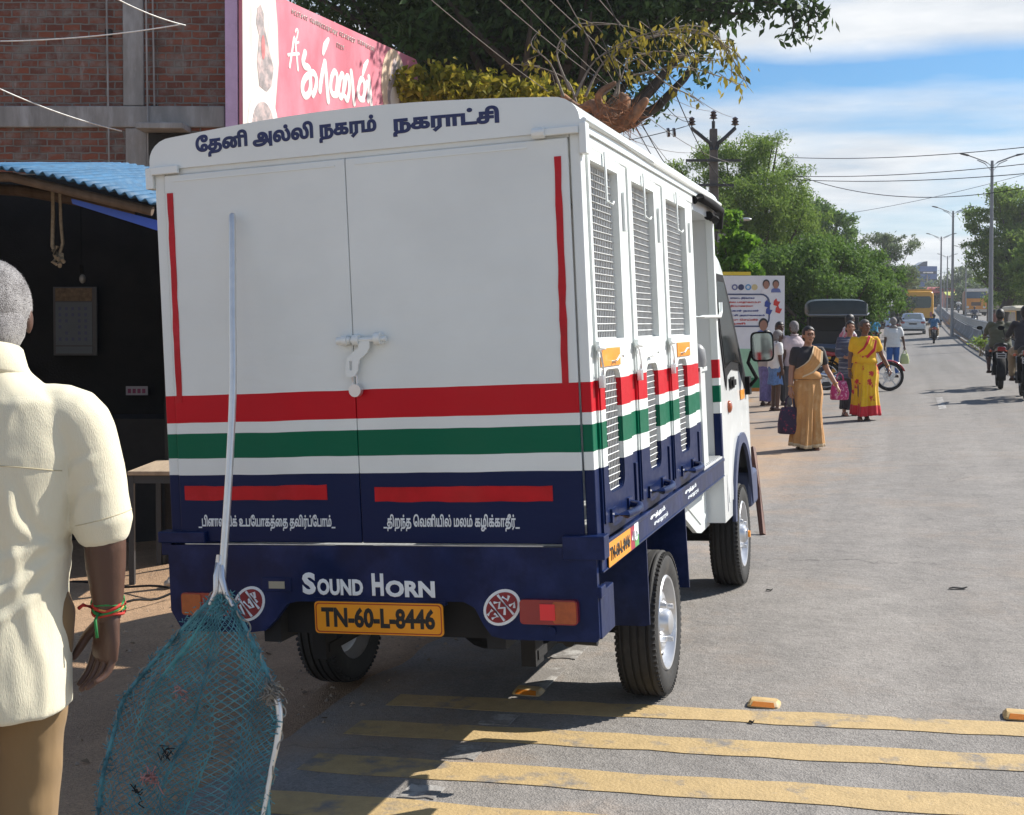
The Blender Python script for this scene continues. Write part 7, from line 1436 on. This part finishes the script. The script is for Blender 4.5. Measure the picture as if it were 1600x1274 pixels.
# ------------------------------------------------------------------ man in the foreground
C_cream = pm('cream_shirt', (.67, .62, .46), .9, var=.04, vs=3, sheen=.2, bump=.22, bs=700, stretch=(1, 1, .12), sss=.02)
C_khk = pm('tan_trousers', (.215, .135, .058), .85, var=.10, vs=5, bump=.5, bs=9, stretch=(1, 1, .5), sheen=.1)
g = at(-10, 2.6)
def big_shirt(o, J, M, fat):
    X, Y = V3((1, 0, 0)), V3((0, 1, 0)); mb = MB()
    S = [(.655, .158, .135), (.70, .157, .140), (.80, .155, .142), (.92, .154, .138), (1.02, .160, .132), (1.12, .176, .128), (1.20, .190, .122), (1.27, .192, .108), (1.315, .165, .095), (1.345, .115, .084), (1.375, .078, .075), (1.39, .074, .072)]
    mb.loft([((0, -.012 if z < 1.3 else -.02, z), a, b_, X, Y) for z, a, b_ in S], 30, 2.25)
    for sx in (-1, 1):
        sh, el = V3((sx*.170, -.01, 1.275)), V3((sx*.226, -.008, 1.055)); mb.limb([(sx*.09, -.01, 1.28), sh, sh.lerp(el, .35)+V3((sx*.012, 0, 0)), sh.lerp(el, .8)+V3((sx*.006, 0, 0)), el], [.068, .070, .066, .062, .064], 20, 4)
    me = fused(mb, .0055, 6); me.materials.append(C_cream)
    FOLDS = ((.15, .985, -.05, .885, .012, .013), (.15, .955, .02, .84, .011, .011), (.135, 1.0, .055, 1.15, .012, .011), (.085, 1.14, .075, .92, .013, .010), (-.01, 1.17, -.025, .80, .016, .008), (.115, .90, .13, .66, .013, .009), (.05, .86, .06, .655, .015, .008), (-.09, 1.12, -.075, .68, .016, .008), (.0, .80, .01, .655, .013, .007), (.145, 1.02, -.10, .975, .012, .008), (.22, 1.20, .16, 1.12, .010, .008), (.235, 1.13, .17, 1.07, .010, .007), (.10, 1.31, .03, 1.24, .012, .005))
    def dsp(c):
        w = .006*mnoise.noise(V3((c.x*6, c.y*6, c.z*4)))+.0012*mnoise.noise(V3((c.x*28+c.z*12, c.y*20, c.z*14)))+.002*(1-abs(mnoise.noise(V3((c.x*7-c.z*4, c.y*6, c.z*3.2+c.x*2)))*3))*max(0, min(1, (1.2-c.z)*4))
        if c.y < .03:
            for x0, z0, x1, z1, wd, am in FOLDS:
                dx, dz = x1-x0, z1-z0; l = math.hypot(dx, dz); t = ((c.x-x0)*dx+(c.z-z0)*dz)/(l*l)
                if t < -.15 or t > 1.15: continue
                d = ((c.x-x0)*dz-(c.z-z0)*dx)/l+.010*math.sin(t*5+x0*40)
                if abs(d) > 4*wd: continue
                e = max(0, min(1, (t+.15)*4))*max(0, min(1, (1.15-t)*2.5)); w += .42*am*e*(math.exp(-(d/wd)**2)-.75*math.exp(-((d-1.7*wd)/wd)**2))
        return w
    displace(me, dsp)
    sh = mesh_obj('shirt', me, o); ms = sh.modifiers.new('s', 'SMOOTH'); ms.iterations = 1; ms.factor = .3
    from mathutils.bvhtree import BVHTree
    bv = BVHTree.FromPolygons([tuple(v.co) for v in me.vertices], [tuple(p_.vertices) for p_ in me.polygons])
    def on(o3, d3):
        h = bv.ray_cast(V3(o3), V3(d3).normalized()); return h[0] if h[0] is not None else None
    M_seam = pm('shirt_seam', (.46, .40, .26), .9)
    pts = [q for q in (on((x, -1, 1.190-.02*(x/.17)**2), (0, 1, 0)) for x in np.linspace(-.165, .165, 40)) if q is not None]
    b = MB(); b.tube([q+V3((0, -.0002, 0)) for q in pts], .0013, 5); b.build('yoke_seam', M_seam, sh)
    b = MB(); secs = []
    for z, r_ in ((1.362, .079), (1.372, .082), (1.402, .074), (1.425, .068), (1.43, .063)): secs.append(((0, -.022, z), r_*.98, r_, X, V3((0, 1, -.22))))
    b.loft(secs, 28, cap=False); cl = b.build('collar', C_cream, o, smooth=60); md = cl.modifiers.new('t', 'SOLIDIFY'); md.thickness = .006
    for sx in (-1, 1):
        c0 = V3((sx*.222, -.008, 1.062)); ax = V3((sx*.056, .002, -.22)).normalized(); u, w = basis(ax); pts = []
        for t in np.linspace(0, 2*PI, 36, endpoint=False):
            dr = u*math.cos(t)+w*math.sin(t); q = on(c0+dr*.3, -dr)
            if q is not None and (q-c0).length < .10: pts.append(q)
        b = MB(); b.tube(pts, .0012, 5, closed=True); b.build('sleeve_seam', M_seam, sh)
def threads(o, J, M, fat):
    E, W = J['eR'], J['wR']; d = (W-E).normalized(); u, w = basis(d)
    for k, (m, off) in enumerate(((pm('red_thread', (.45, .03, .02), .8), -.012), (pm('green_thread', (.02, .20, .05), .8), -.004), (MATS['red_thread'], .003), (MATS['green_thread'], -.020), (pm('gold_thread', (.5, .25, .06), .7), -.008))):
        b = MB(); b.tube([W+d*(off-.012+.004*math.sin(3*t+k))+(u*math.cos(t)*.0335+w*math.sin(t)*.0305)*(1+.03*math.sin(5*t+k)) for t in np.linspace(0, 2*PI, 30, endpoint=False)], .0042-.0004*k, 6, closed=True); b.build('wrist_thread', m, o, smooth=180)
    b = MB(); q = W-d*.01+V3((-.012, -.034, 0)); b.tube([q, q+V3((-.004, -.012, -.012)), q+V3((.0, -.012, -.05))], .0035, 6); b.build('thread_end', MATS['green_thread'], o, smooth=180)
    b = MB(); q = W-d*.02+V3((-.03, -.016, 0)); b.tube([q, q+V3((-.016, -.012, .008)), q+V3((-.026, -.010, .0))], .0045, 6); b.build('thread_end', MATS['red_thread'], o, smooth=180)
_head = head
def head(mb, c, yaw=0, pitch=0, s=.99): return _head(mb, c, yaw, pitch, s)
C_hair = D.materials.new('cropped_grey_hair'); C_hair.use_nodes = True
def _hm(m):
    nt = m.node_tree; N = nt.nodes; L = nt.links; b = N['Principled BSDF']; tc = N.new('ShaderNodeTexCoord')
    n = N.new('ShaderNodeTexNoise'); n.inputs['Scale'].default_value = 520; n.inputs['Detail'].default_value = 3; L.new(tc.outputs['Object'], n.inputs['Vector'])
    n2 = N.new('ShaderNodeTexNoise'); n2.inputs['Scale'].default_value = 14; n2.inputs['Detail'].default_value = 5; L.new(tc.outputs['Object'], n2.inputs['Vector'])
    a = N.new('ShaderNodeMath'); a.operation = 'MULTIPLY_ADD'; L.new(n2.outputs[0], a.inputs[0]); a.inputs[1].default_value = .75; L.new(n.outputs[0], a.inputs[2])
    r = N.new('ShaderNodeValToRGB'); r.color_ramp.elements[0].position = .74; r.color_ramp.elements[0].color = (.045, .036, .034, 1); r.color_ramp.elements[1].position = 1.06; r.color_ramp.elements[1].color = (.34, .325, .32, 1); L.new(a.outputs[0], r.inputs[0]); L.new(r.outputs[0], b.inputs['Base Color'])
    b.inputs['Roughness'].default_value = .7; b.inputs['Sheen Weight'].default_value = .4
    bp = N.new('ShaderNodeBump'); bp.inputs['Strength'].default_value = .8; bp.inputs['Distance'].default_value = .003; L.new(n.outputs[0], bp.inputs['Height']); L.new(bp.outputs[0], b.inputs['Normal'])
_hm(C_hair)
man = person('grey haired man in a cream short sleeved shirt seen from behind at the left', g, YAW+.05, 1.575, dict(sL=(-.175, 0, 1.28), sR=(.175, 0, 1.28), eR=(.232, -.012, 1.03), wR=(.230, .03, .845), eL=(-.232, -.01, 1.03), wL=(-.235, .06, .85), hea=(-.010, .02, 1.492), kR=(.055, .03, .47), aR=(.05, .02, .085), hR=(.085, 0, .86)), skin=SKIN2, hair=C_hair, yaw=.12, pitch=-.12, fat=.84, vox=.0062, arm=1.2, hs=1.16,
    outfit=(big_shirt, trousers(C_khk, .96, r=1.0, w=.88), threads, sandals(LEATH)), hd={'R': (V3((-.10, -.02, -1)), V3((-.75, .65, 0)), V3((-.55, -.80, 0)), .42)})
head = _head
# cropped hair: short bristles over the scalp
hm = next(c for c in man.children if c.name.startswith('hair')); r_ = np.random.default_rng(8); bs_ = MB()
tri = [[V3(hm.data.vertices[i].co) for i in p_.vertices] for p_ in hm.data.polygons]; ar = np.array([(t[1]-t[0]).cross(t[2]-t[0]).length for t in tri]); hc_ = V3((0, .005, 1.505))
for k in r_.choice(len(tri), 9000, p=ar/ar.sum()):
    t = tri[k]; q = t[0].lerp(t[1], r_.random()).lerp(t[2].lerp(t[-1], r_.random()), r_.random()); d = (q-hc_).normalized()+V3(r_.normal(size=3).tolist())*.22+V3((0, 0, -.35)); d.normalize(); bs_.cyl(q+d*.003, q+d*(.0055+.004*r_.random()), .0006, .0002, n=3, cap=False)
M_bris = leaf_mat('hair_bristle', (.03, .027, .026), (.52, .50, .49), .0, .6); bs_.build('bristles', M_bris, hm)
# ------------------------------------------------------------------ catching net leaning on the van
def NP(px, py, off=0.):
    d = CF+CR*((px-800)/FPX)+CU*((560-py)/FPX); t = -(CW.y-.2793*CW.z+.52)/(d.y-.2793*d.z); p = CW+d*t; return p+V3((0, -.963, .269))*off
M_net = pm('teal_netting', (.08, .245, .295), .7, var=.5, vs=14, col2=(.13, .36, .38), mix=(.45, .65), ms=7)
M_rope = pm('beige_cord', (.30, .28, .24), .9, var=.2, vs=50, bump=.5)
n0 = NP(290, 1290); net = empty('catching_net', 'long aluminium handled net with teal mesh bag leaning on the van rear', 'net', n0)
q = lambda px, py, off=0.: NP(px, py, off)-n0
b = MB(); pole = [q(364, 339, .004), q(366, 480, .010), q(367, 610, .012), q(359, 760, .008), q(349, 890, .004), q(347, 925, .004)]; b.limb(pole, [.0115]*6, 16, 6); b.build('pole', M_tube, net, smooth=50)
b = MB(); b.tube([q(345, 868, .014), q(343, 900, .016), q(341, 926, .012), q(330, 945, .008)], [.006, .010, .009, .006], 8); b.tube([q(350, 870, .014), q(351, 905, .016), q(356, 928, .012), q(366, 948, .008)], [.006, .010, .009, .006], 8); b.build('socket', M_alu, net, smooth=50)
Rb = [(352, 922), (372, 958), (395, 1005), (418, 1052), (433, 1085), (438, 1115), (436, 1145), (428, 1185), (418, 1235), (408, 1300)]; Lb = [(344, 922), (312, 955), (270, 1000), (228, 1048), (196, 1088), (182, 1130), (170, 1175), (160, 1215), (156, 1255), (160, 1305)]
def samp(P_, n):
    A = np.array(P_, float); s_ = np.concatenate([[0], np.cumsum(np.linalg.norm(np.diff(A, axis=0), axis=1))]); t = np.linspace(0, s_[-1], n); return np.stack([np.interp(t, s_, A[:, 0]), np.interp(t, s_, A[:, 1])], 1)
b = MB(); b.limb([q(*p, .0) for p in Rb]+[q(290, 1325)]+[q(*p, .0) for p in Lb[::-1]], [.0062]*(2*len(Rb)+1), 10, 4); b.build('hoop', M_net, net, smooth=60)
b = MB(); b.limb([q(*p, .006) for p in ((430, 1078), (437, 1104), (438, 1130), (434, 1162), (426, 1200), (418, 1245), (410, 1290))], [.0098]*3+[.009]+[.0075]*3, 12, 4); b.build('bare_rod', M_tube, net, smooth=60)
NV = 58; SR = samp(Rb, NV+1); SL_ = samp(Lb, NV+1)
def layer(nu, depth, seed, folds, amp, lo=0., hi=1., vend=1., shift=0.):
    V = []; E = []; nv = int(NV*vend)
    for j in range(nv+1):
        v = j/NV; a, c = SL_[j], SR[j]
        for i in range(nu+1):
            u = lo+(hi-lo)*(i+.5*(j % 2))/(nu+.5); u2 = u+(.035*math.sin(v*9+u*5+seed)+.075*math.sin(2*PI*2.3*u+2.2*v+seed))*math.sin(PI*u)
            env = math.sin(PI*min(1, max(0, u)))**.6*min(1, v*2.2)
            off = depth*env+amp*env*(math.sin(folds*PI*u+3*v+seed)+.6*mnoise.noise(V3((u*5, v*4, seed)))*2)+shift
            px = a[0]+(c[0]-a[0])*u2; py = a[1]+(c[1]-a[1])*u2+14*env*math.sin(4*u+seed)
            V.append(q(px+3.5*mnoise.noise(V3((u*9, v*9, seed+4))), py+3*mnoise.noise(V3((u*9, v*9, seed+9))), off))
    for j in range(nv):
        for i in range(nu+1):
            k = j*(nu+1)+i; d = (j+1)*(nu+1)+i; E.append((k, d))
            if j % 2 == 0:
                if i > 0: E.append((k, d-1))
            elif i < nu: E.append((k, d+1))
    b = MB(); b.tri_edges(V, E, .00115, 4); return b
for nm, args in (('front_mesh', (18, .055, 1.2, 5, .022)), ('back_mesh', (10, -.05, 3.7, 6, .016)), ('gathered_mesh', (11, .045, 5.1, 3, .03, .20, .56)), ('side_mesh', (6, .02, 8.3, 3, .02, .70, 1.0))):
    layer(*args).build(nm, M_net if nm != 'gathered_mesh' else pm('bright_teal_netting', (.08, .30, .33), .7, var=.4, vs=14, col2=(.12, .40, .38), mix=(.45, .65), ms=7), net, smooth=180)
rq = random.Random(5); b = MB()
for side, S in ((1, SR), (-1, SL_)):
    pts = []
    for k in range(160):
        t = k/159*(NV*.98); i = int(t); f = t-i; p = S[i]*(1-f)+S[min(i+1, NV)]*f; a = k*.85; pts.append(q(p[0]+side*(3+3*math.sin(a*.37)), p[1], .012*math.sin(a*.5))+V3((0, 0, .003*math.sin(a))))
    b.tube(pts, .0024 if side == 1 else .0017, 5)
b.build('edge_cord', M_rope, net, smooth=60)
b = MB()
for side, S, k0, k1 in ((1, SR, 2, 30), (-1, SL_, 2, NV-1), (1, SR, 40, NV-1)):
    for k in range((k1-k0)*9):
        i = rq.randint(k0, k1); p = S[i]; e = q(p[0]+rq.uniform(-5, 5), p[1]+rq.uniform(-9, 9), rq.uniform(-.012, .014)); b.cyl(e, e+V3((rq.uniform(-.012, .012), rq.uniform(-.012, .012), rq.uniform(-.014, .014))), .0013, n=4, cap=False)
for k in range(150):
    e = q(350+rq.gauss(0, 9), 945+rq.gauss(0, 12), rq.uniform(0, .02)); b.cyl(e, e+V3((rq.uniform(-.018, .018), rq.uniform(-.012, .006), rq.uniform(-.02, .012))), .0014, n=4, cap=False)
b.build('wrapped_twine', M_net, net, smooth=180)
for (cx, cy, n_, m_, nm) in ((430, 1082, 70, M_rope, 'white_knot'), (300, 1078, 9, pm('pink_thread', (.55, .25, .22), .8), 'pink_thread_knot'), (256, 1212, 22, MATS['pink_thread'], 'pink_thread_knot'), (275, 1178, 7, M_under, 'dark_tangle'), (238, 1240, 6, M_under, 'dark_tangle'), (434, 1132, 12, M_net, 'twine_knot')):
    b = MB()
    for k in range(n_):
        e = q(cx+rq.gauss(0, 5), cy+rq.gauss(0, 6), .06 if cx < 400 else .015); b.tube([e, e+V3((rq.uniform(-.02, .02), rq.uniform(-.015, .01), rq.uniform(-.02, .02))), e+V3((rq.uniform(-.03, .03), rq.uniform(-.02, .012), rq.uniform(-.03, .02)))], .0018, 4)
    b.build(nm, m_, net, smooth=180)
# ------------------------------------------------------------------ thin dusty air over the street
b = MB(); b.box((-120, -40, -8), (160, 640, 32)); hz_ = D.materials.new('dusty_air'); hz_.use_nodes = True; nt = hz_.node_tree
nt.nodes.remove(nt.nodes['Principled BSDF']); pv = nt.nodes.new('ShaderNodeVolumePrincipled'); pv.inputs['Color'].default_value = (.86, .91, .97, 1); pv.inputs['Density'].default_value = .0005; pv.inputs['Anisotropy'].default_value = .3
nt.links.new(pv.outputs[0], nt.nodes['Material Output'].inputs['Volume']); o = b.build('haze', hz_); o['kind'] = 'stuff'
